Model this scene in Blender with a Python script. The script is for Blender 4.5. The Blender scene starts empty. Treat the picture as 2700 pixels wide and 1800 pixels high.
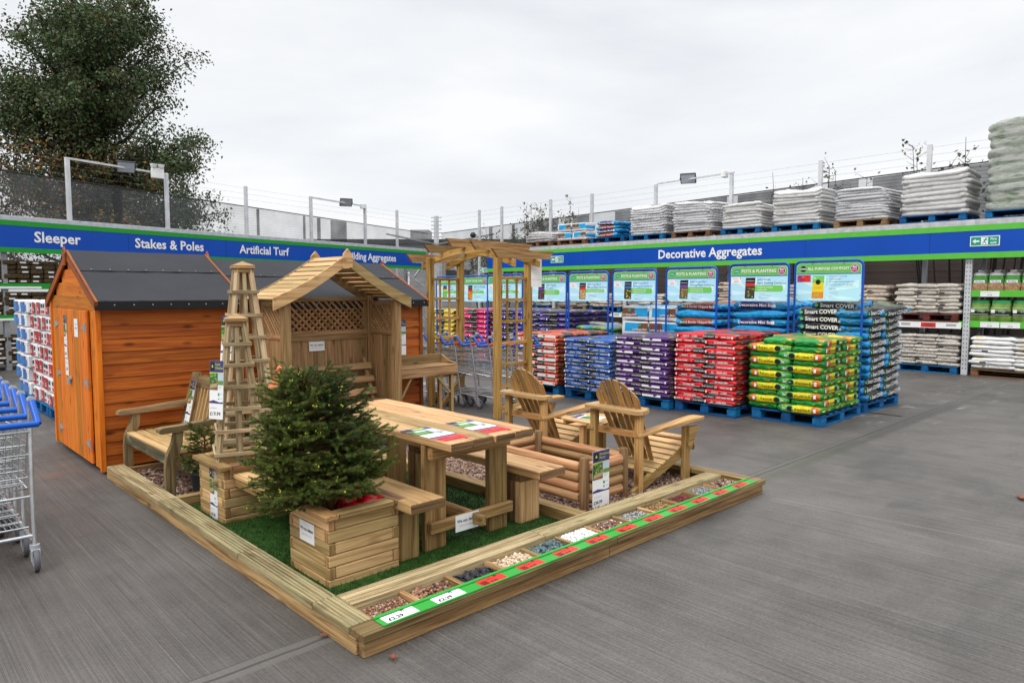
import bpy, math, random
import numpy as np
from mathutils import Vector, Matrix, Euler
sc = bpy.context.scene
COL = sc.collection
R = math.radians
# ---------------------------------------------------------------- camera
cam = bpy.data.cameras.new('camera')
cam.sensor_width = 36.0
cam.lens = 24.67
cam.clip_start = 0.05
cam.clip_end = 2000
camo = bpy.data.objects.new('camera', cam)
COL.objects.link(camo)
camo.location = (-1.586, -2.611, 1.62)
camo.rotation_euler = (R(90 - 4.174), 0, R(-43.6))
sc.camera = camo
# ---------------------------------------------------------------- light
SUN_AZ = R(190)      # direction (in the xy plane, from +x) the weak sun behind the cloud shines FROM
SUN_EL = R(48)
w = bpy.data.worlds.new('World')
sc.world = w
w.use_nodes = True
nt = w.node_tree
nt.nodes.clear()
def wn(t, **k):
    n = nt.nodes.new(t)
    for a, b in k.items():
        setattr(n, a, b)
    return n
out = wn('ShaderNodeOutputWorld')
bg = wn('ShaderNodeBackground')
sky = wn('ShaderNodeTexSky')
sky.sky_type = 'NISHITA'
sky.sun_disc = False
sky.sun_elevation = SUN_EL
sky.sun_rotation = R(90) - SUN_AZ
bg.inputs['Strength'].default_value = 0.1
geo = wn('ShaderNodeTexCoord')
mp = wn('ShaderNodeMapping')
mp.inputs['Scale'].default_value = (1.0, 1.0, 4.0)
n1 = wn('ShaderNodeTexNoise')
n1.inputs['Scale'].default_value = 1.9
n1.inputs['Detail'].default_value = 7
n1.inputs['Roughness'].default_value = 0.52
n1.inputs['Distortion'].default_value = 0.35
cr = wn('ShaderNodeValToRGB')
e = cr.color_ramp.elements
e[0].position = 0.33; e[0].color = (9.1, 9.35, 9.8, 1)
e[1].position = 0.60; e[1].color = (10.9, 11.0, 11.1, 1)
mix = wn('ShaderNodeMixRGB')
mix.inputs[0].default_value = 0.93
nt.links.new(geo.outputs['Generated'], mp.inputs[0])
nt.links.new(mp.outputs[0], n1.inputs['Vector'])
nt.links.new(n1.outputs['Fac'], cr.inputs[0])
nt.links.new(sky.outputs[0], mix.inputs[1])
nt.links.new(cr.outputs[0], mix.inputs[2])
# overcast: the cloud overhead is brighter than towards the horizon
sz_ = wn('ShaderNodeSeparateXYZ')
nt.links.new(geo.outputs['Generated'], sz_.inputs[0])
mz = wn('ShaderNodeMapRange')
mz.interpolation_type = 'SMOOTHSTEP'
for i_, v_ in ((1, 0.34), (2, 1.0), (3, 1.0), (4, 3.0)):
    mz.inputs[i_].default_value = v_
nt.links.new(sz_.outputs['Z'], mz.inputs[0])
mul = wn('ShaderNodeVectorMath', operation='SCALE')
nt.links.new(mix.outputs[0], mul.inputs[0])
nt.links.new(mz.outputs[0], mul.inputs['Scale'])
nt.links.new(mul.outputs[0], bg.inputs['Color'])
nt.links.new(bg.outputs[0], out.inputs[0])
sun = bpy.data.lights.new('sun', 'SUN')
sun.energy = 1.5
sun.angle = R(18)
sun.color = (1.0, 0.95, 0.88)
suno = bpy.data.objects.new('sun', sun)
COL.objects.link(suno)
sd = Vector((math.cos(SUN_AZ) * math.cos(SUN_EL), math.sin(SUN_AZ) * math.cos(SUN_EL), math.sin(SUN_EL)))
suno.rotation_euler = sd.to_track_quat('Z', 'Y').to_euler()
suno.location = sd * 40
sc.view_settings.view_transform = 'Standard'
sc.view_settings.look = 'None'
sc.view_settings.gamma = 1
sc.view_settings.exposure = -0.08
sc.cycles.use_denoising = True
sc.cycles.max_bounces = 7
sc.cycles.diffuse_bounces = 2
sc.cycles.transparent_max_bounces = 12
random.seed(7)
rng = np.random.default_rng(11)
# ---------------------------------------------------------------- materials
_m = {}
def newmat(name):
    m = bpy.data.materials.new(name)
    m.use_nodes = True
    t = m.node_tree
    return m, t, t.nodes['Principled BSDF']
def N(t, typ, **k):
    n = t.nodes.new(typ)
    for a, b in k.items():
        if a.startswith('i_'):
            key = a[2:]
            key = int(key) if key.isdigit() else key.replace('_', ' ')
            n.inputs[key].default_value = b
        else:
            setattr(n, a, b)
    return n
def ramp(t, stops, interp='LINEAR'):
    n = t.nodes.new('ShaderNodeValToRGB')
    n.color_ramp.interpolation = interp
    el = n.color_ramp.elements
    while len(el) < len(stops):
        el.new(0.5)
    for i, (p, c) in enumerate(stops):
        el[i].position = p
        el[i].color = (c[0], c[1], c[2], 1)
    return n
def pm(name, col, rough=0.5, metal=0.0, var=0.12, scale=8.0, bump=0.0, bscale=60.0, spec=0.3):
    """plain painted / metal / plastic surface with faint uneven tone"""
    if name in _m:
        return _m[name]
    m, t, b = newmat(name)
    tc = N(t, 'ShaderNodeTexCoord')
    no = N(t, 'ShaderNodeTexNoise', i_Scale=scale, i_Detail=4.0)
    t.links.new(tc.outputs['Object'], no.inputs['Vector'])
    c2 = tuple(max(0, x * (1 - var)) for x in col)
    c3 = tuple(min(1, x * (1 + var)) for x in col)
    rp = ramp(t, [(0.3, c2), (0.7, c3)])
    t.links.new(no.outputs['Fac'], rp.inputs[0])
    t.links.new(rp.outputs[0], b.inputs['Base Color'])
    b.inputs['Roughness'].default_value = rough
    b.inputs['Metallic'].default_value = metal
    b.inputs['Specular IOR Level'].default_value = spec
    if bump:
        n2 = N(t, 'ShaderNodeTexNoise', i_Scale=bscale, i_Detail=3.0)
        t.links.new(tc.outputs['Object'], n2.inputs['Vector'])
        bp = N(t, 'ShaderNodeBump', i_Strength=bump, i_Distance=0.01)
        t.links.new(n2.outputs['Fac'], bp.inputs['Height'])
        t.links.new(bp.outputs[0], b.inputs['Normal'])
    _m[name] = m
    return m
def wood(name, light, dark, rough=0.62, knots=0.5, groove=0.0, stain=0.25, stain_col=(0.10, 0.085, 0.05), green=0.0, hue=1.0, val=1.25):
    """timber: the 'grain' attribute runs along each board (x), so every board has its own figure"""
    if name in _m:
        return _m[name]
    m, t, b = newmat(name)
    L = t.links.new
    at = N(t, 'ShaderNodeAttribute', attribute_name='grain')
    mp1 = N(t, 'ShaderNodeMapping')
    mp1.inputs['Scale'].default_value = (1.1, 24, 24)
    L(at.outputs['Vector'], mp1.inputs[0])
    a = N(t, 'ShaderNodeTexNoise', i_Scale=1.0, i_Detail=5.0, i_Roughness=0.6, i_Distortion=1.2)
    L(mp1.outputs[0], a.inputs['Vector'])
    mp2 = N(t, 'ShaderNodeMapping')
    mp2.inputs['Scale'].default_value = (4.0, 130, 130)
    L(at.outputs['Vector'], mp2.inputs[0])
    f = N(t, 'ShaderNodeTexNoise', i_Scale=1.0, i_Detail=2.0)
    L(mp2.outputs[0], f.inputs['Vector'])
    ad = N(t, 'ShaderNodeMath', operation='MULTIPLY_ADD', i_1=0.35)
    L(f.outputs['Fac'], ad.inputs[0]); L(a.outputs['Fac'], ad.inputs[2])
    mid = tuple((x + y) / 2 for x, y in zip(light, dark))
    rp = ramp(t, [(0.46, tuple(x * .8 for x in dark)), (0.56, dark), (0.68, mid), (0.84, light)])
    L(ad.outputs[0], rp.inputs[0])
    # one tone per board
    tn = N(t, 'ShaderNodeAttribute', attribute_name='tone')
    hs = N(t, 'ShaderNodeHueSaturation')
    tv = N(t, 'ShaderNodeMapRange', i_3=1 - .26 * val, i_4=1 + .2 * val)
    L(tn.outputs['Fac'], tv.inputs[0]); L(tv.outputs[0], hs.inputs['Value'])
    th = N(t, 'ShaderNodeMapRange', i_3=.5 + .013 * hue, i_4=.5 - .010 * hue)
    L(tn.outputs['Fac'], th.inputs[0]); L(th.outputs[0], hs.inputs['Hue'])
    L(rp.outputs[0], hs.inputs['Color'])
    # knots
    mp3 = N(t, 'ShaderNodeMapping')
    mp3.inputs['Scale'].default_value = (3.2, 9.0, 9.0)
    L(at.outputs['Vector'], mp3.inputs[0])
    vo = N(t, 'ShaderNodeTexVoronoi', i_Scale=1.0, i_Randomness=1.0)
    L(mp3.outputs[0], vo.inputs['Vector'])
    kr = ramp(t, [(0.06, (1, 1, 1)), (0.14, (.55, .55, .55)), (0.22, (0, 0, 0))])
    L(vo.outputs['Distance'], kr.inputs[0])
    kf = N(t, 'ShaderNodeMath', operation='MULTIPLY', i_1=knots)
    L(kr.outputs[0], kf.inputs[0])
    mk = N(t, 'ShaderNodeMixRGB')
    mk.inputs[2].default_value = (dark[0] * 0.35, dark[1] * 0.3, dark[2] * 0.28, 1)
    L(kf.outputs[0], mk.inputs[0]); L(hs.outputs[0], mk.inputs[1])
    # weather stains
    s = N(t, 'ShaderNodeTexNoise', i_Scale=2.6, i_Detail=6.0, i_Roughness=0.65)
    mp4 = N(t, 'ShaderNodeMapping')
    mp4.inputs['Scale'].default_value = (1.0, 3.0, 3.0)
    L(at.outputs['Vector'], mp4.inputs[0]); L(mp4.outputs[0], s.inputs['Vector'])
    sr = ramp(t, [(0.5, (0, 0, 0)), (0.75, (1, 1, 1))])
    L(s.outputs['Fac'], sr.inputs[0])
    sf = N(t, 'ShaderNodeMath', operation='MULTIPLY', i_1=stain)
    L(sr.outputs[0], sf.inputs[0])
    ms = N(t, 'ShaderNodeMixRGB')
    ms.inputs[2].default_value = (*stain_col, 1)
    L(sf.outputs[0], ms.inputs[0]); L(mk.outputs[0], ms.inputs[1])
    last = ms
    if green:
        g = N(t, 'ShaderNodeTexNoise', i_Scale=4.0, i_Detail=5.0)
        L(mp4.outputs[0], g.inputs['Vector'])
        gr = ramp(t, [(0.52, (0, 0, 0)), (0.68, (1, 1, 1))])
        L(g.outputs['Fac'], gr.inputs[0])
        gf = N(t, 'ShaderNodeMath', operation='MULTIPLY', i_1=green)
        L(gr.outputs[0], gf.inputs[0])
        mg = N(t, 'ShaderNodeMixRGB')
        mg.inputs[2].default_value = (0.30, 0.36, 0.20, 1)
        L(gf.outputs[0], mg.inputs[0]); L(last.outputs[0], mg.inputs[1])
        last = mg
    L(last.outputs[0], b.inputs['Base Color'])
    rr = N(t, 'ShaderNodeMapRange', i_3=rough - 0.12, i_4=rough + 0.15)
    L(a.outputs['Fac'], rr.inputs[0]); L(rr.outputs[0], b.inputs['Roughness'])
    b.inputs['Specular IOR Level'].default_value = 0.22
    bp = N(t, 'ShaderNodeBump', i_Strength=0.35, i_Distance=0.004)
    h = ad.outputs[0]
    if groove:
        sep = N(t, 'ShaderNodeSeparateXYZ')
        L(at.outputs['Vector'], sep.inputs[0])
        mu = N(t, 'ShaderNodeMath', operation='MULTIPLY', i_1=2 * math.pi / groove)
        L(sep.outputs['Y'], mu.inputs[0])
        si = N(t, 'ShaderNodeMath', operation='SINE')
        L(mu.outputs[0], si.inputs[0])
        ma = N(t, 'ShaderNodeMath', operation='MULTIPLY_ADD', i_1=0.9)
        L(si.outputs[0], ma.inputs[0]); L(ad.outputs[0], ma.inputs[2])
        h = ma.outputs[0]
        bp.inputs['Strength'].default_value = 0.8
    L(h, bp.inputs['Height'])
    L(bp.outputs[0], b.inputs['Normal'])
    _m[name] = m
    return m
def plastic(name, stops, top=None, length=1.0, rough=0.28, axis='X', wr=1.0, speck=None, translucent=False):
    """printed polythene sack: bands of print along the sack, its own print on the broad face, crinkled film"""
    if name in _m:
        return _m[name]
    m, t, b = newmat(name)
    L = t.links.new
    tc = N(t, 'ShaderNodeTexCoord')
    oi = N(t, 'ShaderNodeObjectInfo')
    sep = N(t, 'ShaderNodeSeparateXYZ')
    wob = N(t, 'ShaderNodeTexNoise', i_Scale=9.0, i_Detail=2.0)
    L(tc.outputs['Object'], wob.inputs['Vector'])
    L(tc.outputs['Object'], sep.inputs[0])
    md = N(t, 'ShaderNodeMath', operation='MULTIPLY_ADD', i_1=1.0 / length, i_2=0.45)
    L(sep.outputs[axis], md.inputs[0])
    wa = N(t, 'ShaderNodeMath', operation='MULTIPLY_ADD', i_1=0.1)
    L(wob.outputs['Fac'], wa.inputs[0]); L(md.outputs[0], wa.inputs[2])
    rp = ramp(t, stops, 'CONSTANT')
    L(wa.outputs[0], rp.inputs[0])
    col = rp.outputs[0]
    if speck:
        sp = N(t, 'ShaderNodeTexVoronoi', i_Scale=speck[0])
        L(tc.outputs['Object'], sp.inputs['Vector'])
        sr = ramp(t, [(0.0, speck[1]), (0.5, speck[2]), (1.0, speck[3])])
        L(sp.outputs['Color'], sr.inputs[0])
        mx = N(t, 'ShaderNodeMixRGB')
        mx.inputs[0].default_value = 0.75
        L(col, mx.inputs[1]); L(sr.outputs[0], mx.inputs[2])
        col = mx.outputs[0]
    if top:
        ge = N(t, 'ShaderNodeNewGeometry')
        s2 = N(t, 'ShaderNodeSeparateXYZ')
        L(ge.outputs['Normal'], s2.inputs[0])
        gt = N(t, 'ShaderNodeMapRange', i_1=0.72, i_2=0.86)
        L(s2.outputs['Z'], gt.inputs[0])
        v = N(t, 'ShaderNodeTexVoronoi', i_Scale=6.5)
        L(tc.outputs['Object'], v.inputs['Vector'])
        tr = ramp(t, [(i / len(top), c) for i, c in enumerate(top)], 'CONSTANT')
        sv = N(t, 'ShaderNodeSeparateXYZ')
        L(v.outputs['Color'], sv.inputs[0]); L(sv.outputs['X'], tr.inputs[0])
        mx = N(t, 'ShaderNodeMixRGB')
        L(gt.outputs[0], mx.inputs[0]); L(col, mx.inputs[1]); L(tr.outputs[0], mx.inputs[2])
        col = mx.outputs[0]
    hs = N(t, 'ShaderNodeHueSaturation')
    vr = N(t, 'ShaderNodeMapRange', i_3=0.82, i_4=1.12)
    L(oi.outputs['Random'], vr.inputs[0]); L(vr.outputs[0], hs.inputs['Value'])
    L(col, hs.inputs['Color'])
    L(hs.outputs[0], b.inputs['Base Color'])
    b.inputs['Roughness'].default_value = rough
    b.inputs['Specular IOR Level'].default_value = 0.32
    mpb = N(t, 'ShaderNodeVectorMath', operation='ADD')
    L(tc.outputs['Object'], mpb.inputs[0])
    rv = N(t, 'ShaderNodeMath', operation='MULTIPLY', i_1=37.0)
    L(oi.outputs['Random'], rv.inputs[0]); L(rv.outputs[0], mpb.inputs[1])
    c1 = N(t, 'ShaderNodeTexNoise', i_Scale=13.0, i_Detail=4.0, i_Roughness=0.6, i_Distortion=0.8)
    L(mpb.outputs[0], c1.inputs['Vector'])
    bp = N(t, 'ShaderNodeBump', i_Strength=0.85 * wr, i_Distance=0.035)
    L(c1.outputs['Fac'], bp.inputs['Height'])
    L(bp.outputs[0], b.inputs['Normal'])
    _m[name] = m
    return m
# ---------------------------------------------------------------- mesh building
class MB:
    """collects shapes in one mesh; coordinates are given in the thing's own space (off is taken away)"""
    def __init__(s, off=(0, 0, 0)):
        s.v = []; s.f = []; s.g = []; s.t = []; s.mi = []; s.off = Vector(off); s.sm = False
        s.sf = []
    def add(s, vs, fs, gr, tone, mi=0, smooth=False):
        n = len(s.v)
        s.v += [tuple(Vector(p) - s.off) for p in vs]
        s.f += [tuple(n + i for i in f) for f in fs]
        s.g += gr
        s.t += [tone] * len(vs)
        s.mi += [mi] * len(fs)
        s.sf += [smooth] * len(fs)
    def hexa(s, base, M, dims, ax=0, ch=0.0025, mi=0, tone=None):
        """box of dims centred on base with axes M (columns), chamfered edges; grain along axis ax"""
        hx = [d / 2 for d in dims]
        c = min(ch, min(hx) * 0.45)
        vs = []; idx = {}
        for a in range(3):
            for sx in (-1, 1):
                for sy in (-1, 1):
                    for sz in (-1, 1):
                        sg = (sx, sy, sz)
                        p = [sg[k] * (hx[k] - (0 if k == a else c)) for k in range(3)]
                        idx[(a, sg)] = len(vs)
                        vs.append(p)
        fs = []
        def face(l):
            # orient outward
            p = [Vector(vs[i]) for i in l]
            nrm = Vector((0, 0, 0))
            for i in range(len(p)):
                nrm += p[i].cross(p[(i + 1) % len(p)])
            cen = sum(p, Vector()) / len(p)
            fs.append(l if nrm.dot(cen) > 0 else l[::-1])
        for a in range(3):
            o = [k for k in range(3) if k != a]
            for sg in (-1, 1):
                l = []
                for s1, s2 in ((-1, -1), (1, -1), (1, 1), (-1, 1)):
                    q = [0, 0, 0]; q[a] = sg; q[o[0]] = s1; q[o[1]] = s2
                    l.append(idx[(a, tuple(q))])
                face(l)
            # edges running along axis a
            for s1 in (-1, 1):
                for s2 in (-1, 1):
                    l = []
                    for k, e_ in ((o[0], -1), (o[0], 1), (o[1], 1), (o[1], -1)):
                        q = [0, 0, 0]; q[a] = e_; q[o[0]] = s1; q[o[1]] = s2
                        l.append(idx[(k, tuple(q))])
                    face(l)
        for sx in (-1, 1):
            for sy in (-1, 1):
                for sz in (-1, 1):
                    face([idx[(a, (sx, sy, sz))] for a in range(3)])
        ro = Vector((random.uniform(-40, 40), random.uniform(-40, 40), random.uniform(-40, 40)))
        perm = [ax] + [k for k in range(3) if k != ax]
        if dims[perm[1]] < dims[perm[2]]:
            perm = [perm[0], perm[2], perm[1]]
        gr = [tuple(ro[i] + p[perm[i]] for i in range(3)) for p in vs]
        W = [base + M @ Vector(p) for p in vs]
        s.add(W, fs, gr, random.random() if tone is None else tone, mi)
    def box(s, x0, y0, z0, x1, y1, z1, ax=None, ch=0.0025, mi=0, tone=None):
        d = (abs(x1 - x0), abs(y1 - y0), abs(z1 - z0))
        if ax is None:
            ax = d.index(max(d))
        s.hexa(Vector(((x0 + x1) / 2, (y0 + y1) / 2, (z0 + z1) / 2)), Matrix.Identity(3), d, ax, ch, mi, tone)
    def rbox(s, c, dims, rot, ax=None, ch=0.0025, mi=0, tone=None):
        if ax is None:
            ax = list(dims).index(max(dims))
        s.hexa(Vector(c), Euler(rot).to_matrix(), dims, ax, ch, mi, tone)
    def beam(s, p0, p1, wd, th, up=(0, 0, 1), ch=0.0025, mi=0, tone=None):
        """board from p0 to p1; th is measured along up, wd across"""
        p0 = Vector(p0); p1 = Vector(p1)
        x = (p1 - p0); ln = x.length; x.normalize()
        u = Vector(up); u = (u - x * u.dot(x)).normalized()
        y = u.cross(x)
        M = Matrix((x, y, u)).transposed()
        s.hexa((p0 + p1) / 2, M, (ln, wd, th), 0, ch, mi, tone)
    def tube(s, pts, r, n=8, mi=0, caps=True, smooth=True, tone=None, closed=False):
        pts = [Vector(p) for p in pts]
        rs = r if isinstance(r, (list, tuple)) else [r] * len(pts)
        ro = random.uniform(-40, 40)
        vs = []; gr = []; fs = []
        d0 = (pts[1] - pts[0]).normalized()
        ref = Vector((0, 0, 1)) if abs(d0.z) < 0.9 else Vector((1, 0, 0))
        u = d0.cross(ref).normalized()
        ln = 0
        m = len(pts)
        for i, p in enumerate(pts):
            if closed:
                d = pts[(i + 1) % m] - pts[i - 1]
            else:
                d = pts[min(i + 1, m - 1)] - pts[max(i - 1, 0)]
            if d.length < 1e-9:
                d = d0.copy()
            d.normalize()
            u = (u - d * u.dot(d)).normalized()
            v = d.cross(u)
            if i:
                ln += (p - pts[i - 1]).length
            for k in range(n):
                a = 2 * math.pi * k / n
                vs.append(p + (u * math.cos(a) + v * math.sin(a)) * rs[i])
                gr.append((ro + ln, ro + rs[i] * a, ro + rs[i] * math.sin(a)))
        for i in range(m if closed else m - 1):
            j = (i + 1) % m
            for k in range(n):
                k2 = (k + 1) % n
                fs.append((i * n + k, i * n + k2, j * n + k2, j * n + k))
        s.add(vs, fs, gr, random.random() if tone is None else tone, mi, smooth)
        if caps and not closed:
            for i, rev in ((0, True), (m - 1, False)):
                l = [vs[i * n + k] for k in range(n)]
                g = [gr[i * n + k] for k in range(n)]
                ids = tuple(range(n))
                s.add(l, [ids[::-1] if rev else ids], g, s.t[-1], mi)
    def prism(s, poly, p0, ex, ey, ez, th, ax=0, mi=0, tone=None):
        """outline poly (2d) in axes ex, ey at p0, thickness th along ez"""
        p0 = Vector(p0); ex = Vector(ex); ey = Vector(ey); ez = Vector(ez)
        n = len(poly)
        ar = sum(poly[i][0] * poly[(i + 1) % n][1] - poly[(i + 1) % n][0] * poly[i][1] for i in range(n))
        if (ar > 0) != (ex.cross(ey).dot(ez) > 0):
            poly = poly[::-1]
        ro = [random.uniform(-40, 40) for _ in range(3)]
        A = [p0 + ex * a + ey * b for a, b in poly]
        B = [q + ez * th for q in A]
        def gg(a, b, c):
            q = (a, b, c) if ax == 0 else (b, a, c)
            return tuple(ro[i] + q[i] for i in range(3))
        g1 = [gg(a, b, 0) for a, b in poly]; g2 = [gg(a, b, th) for a, b in poly]
        fs = [tuple(range(n - 1, -1, -1)), tuple(range(n, 2 * n))]
        for i in range(n):
            j = (i + 1) % n
            fs.append((i, j, n + j, n + i))
        s.add(A + B, fs, g1 + g2, random.random() if tone is None else tone, mi)
    def quad(s, a, b, c, d, mi=0, tone=0.5):
        s.add([a, b, c, d], [(0, 1, 2, 3)], [(0, 0, 0)] * 4, tone, mi)
    def mesh(s, me, M, mi=0):
        vs = [M @ v.co for v in me.vertices]
        fs = [tuple(p.vertices) for p in me.polygons]
        s.add(vs, fs, [(0, 0, 0)] * len(vs), 0.5, mi)
    def me(s, name, mats):
        m = bpy.data.meshes.new(name)
        m.from_pydata(s.v, [], s.f)
        a = m.attributes.new('grain', 'FLOAT_VECTOR', 'POINT')
        a.data.foreach_set('vector', np.array(s.g, dtype=np.float32).ravel())
        a = m.attributes.new('tone', 'FLOAT', 'POINT')
        a.data.foreach_set('value', np.array(s.t, dtype=np.float32))
        if not isinstance(mats, (list, tuple)):
            mats = [mats]
        for x in mats:
            m.materials.append(x)
        m.polygons.foreach_set('material_index', np.array(s.mi, dtype=np.int32))
        m.polygons.foreach_set('use_smooth', np.array(s.sf, dtype=bool))
        m.update()
        return m
    def build(s, name, mats, parent=None, loc=(0, 0, 0), rot=(0, 0, 0)):
        return link(name, s.me(name, mats), parent, loc, rot)
def link(name, me, parent=None, loc=(0, 0, 0), rot=(0, 0, 0)):
    o = bpy.data.objects.new(name, me)
    COL.objects.link(o)
    o.location = loc
    o.rotation_euler = rot
    if parent:
        o.parent = parent
    return o
def thing(name, label, cat, loc=(0, 0, 0), rz=0.0, group=None):
    o = bpy.data.objects.new(name, None)
    COL.objects.link(o)
    o.empty_display_size = 0.1
    o.location = loc
    o.rotation_euler = (0, 0, rz)
    return tag(o, label, cat, group)
def tag(o, label, cat, group=None, kind=None):
    if label: o['label'] = label
    if cat: o['category'] = cat
    if group: o['group'] = group
    if kind: o['kind'] = kind
    return o
def dup(root, loc=None, rot=None, label=None, group=None):
    r = root.copy(); COL.objects.link(r)
    if loc is not None: r.location = loc
    if rot is not None: r.rotation_euler = rot
    if label: r['label'] = label
    if group: r['group'] = group
    for ch in list(root.children):
        c = ch.copy(); COL.objects.link(c); c.parent = r
        for g in ch.children:
            d = g.copy(); COL.objects.link(d); d.parent = c
    return r
def npmesh(name, v, f, mats, mi=None, smooth=False):
    m = bpy.data.meshes.new(name)
    nf, k = f.shape
    m.vertices.add(len(v)); m.loops.add(nf * k); m.polygons.add(nf)
    m.vertices.foreach_set('co', v.astype(np.float32).ravel())
    m.loops.foreach_set('vertex_index', f.astype(np.int32).ravel())
    m.polygons.foreach_set('loop_start', np.arange(0, nf * k, k, dtype=np.int32))
    if not isinstance(mats, (list, tuple)):
        mats = [mats]
    for x in mats:
        m.materials.append(x)
    if mi is not None:
        m.polygons.foreach_set('material_index', mi.astype(np.int32))
    m.polygons.foreach_set('use_smooth', np.full(nf, smooth))
    m.update(calc_edges=True)
    return m
_t = {}
def tmesh(body, size=0.05, bold=0.0, align='CENTER', shear=0.0):
    k = (body, size, bold, align, shear)
    if k not in _t:
        c = bpy.data.curves.new('lettering', 'FONT')
        c.body = body; c.size = size; c.resolution_u = 2
        c.align_x = align; c.align_y = 'CENTER'
        c.offset = bold * size; c.shear = shear
        o = bpy.data.objects.new('lettering', c)
        _t[k] = bpy.data.meshes.new_from_object(o)
        bpy.data.objects.remove(o)
    return _t[k]
_lt = {}
def letter(body, size, mat, parent, loc, rot, bold=0.015, shear=0.0, align='CENTER'):
    k = (body, size, bold, shear, align, mat.name)
    if k not in _lt:
        q = tmesh(body, size, bold, align, shear).copy()
        q.materials.clear(); q.materials.append(mat)
        _lt[k] = q
    return link('lettering', _lt[k], parent, loc, rot)
class Card:
    """a flat printed thing: x to the right, y up, printed side +z; colours and lettering in thin layers"""
    def __init__(s, wd, ht, th=0.003, face='card_white'):
        s.mb = MB(); s.mats = []
        s.wd = wd; s.ht = ht; s.th = th
        s.mb.box(-wd / 2, -ht / 2, -th, wd / 2, ht / 2, 0, ch=0.0004, mi=s.slot(COLR[face] if isinstance(face, str) else face))
    def slot(s, m):
        if m not in s.mats:
            s.mats.append(m)
        return s.mats.index(m)
    def rect(s, x0, y0, x1, y1, m, layer=1):
        z = 0.0006 * layer
        s.mb.quad((x0, y0, z), (x1, y0, z), (x1, y1, z), (x0, y1, z), s.slot(COLR[m] if isinstance(m, str) else m))
    def poly(s, pts, m, layer=1):
        z = 0.0006 * layer
        n = len(pts)
        s.mb.add([(a, b, z) for a, b in pts], [tuple(range(n))], [(0, 0, 0)] * n, 0.5, s.slot(COLR[m] if isinstance(m, str) else m))
    def disc(s, x, y, r, m, layer=2, n=20):
        s.poly([(x + r * math.cos(2 * math.pi * i / n), y + r * math.sin(2 * math.pi * i / n)) for i in range(n)], m, layer)
    def text(s, body, x, y, size, m, layer=3, bold=0.0, align='CENTER', rot=0.0, shear=0.0):
        me = tmesh(body, size, bold, align, shear)
        s.mb.mesh(me, Matrix.Translation((x, y, 0.0006 * layer)) @ Matrix.Rotation(rot, 4, 'Z'), s.slot(COLR[m] if isinstance(m, str) else m))
    def me(s, name):
        return s.mb.me(name, s.mats)
def card_rot(face_dir, lean=0.0):
    """rotation of a Card so that its printed side looks along angle face_dir (deg) in plan, upright"""
    return (R(90) - lean, 0, R(face_dir + 90))
COLR = {}
for nm, c, r in (('card_white', (.78, .78, .78), .45), ('red', (.62, .035, .03), .4), ('navy', (.06, .05, .16), .4), ('lime', (.42, .55, .03), .5),
                 ('black', (.012, .012, .014), .4), ('grass_print', (.13, .26, .05), .5), ('grey', (.35, .36, .37), .5), ('teal', (.02, .32, .22), .4),
                 ('sign_green', (.14, .44, .10), .4), ('sky_blue', (.42, .74, .88), .45), ('pale_blue', (.58, .84, .92), .45), ('blue_text', (.05, .10, .38), .5),
                 ('orange', (.75, .22, .02), .4), ('yellow', (.75, .58, .02), .4), ('plum', (.35, .04, .16), .4), ('darkred', (.30, .012, .012), .4), ('soil', (.06, .04, .03), .7),
                 ('leaf_print', (.05, .13, .03), .6), ('brown_print', (.20, .11, .05), .6), ('sky_print', (.45, .55, .62), .6), ('violet_print', (.16, .07, .30), .5), ('pink', (.75, .05, .22), .4), ('blue_print', (.03, .15, .45), .4), ('tan_print', (.45, .30, .16), .6), ('lightgreen', (.16, .55, .10), .45), ('smallprint', (.42, .42, .45), .5), ('smallblue', (.28, .42, .58), .5)):
    COLR[nm] = pm('print_' + nm, c, r, var=0.05, scale=3)
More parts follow.
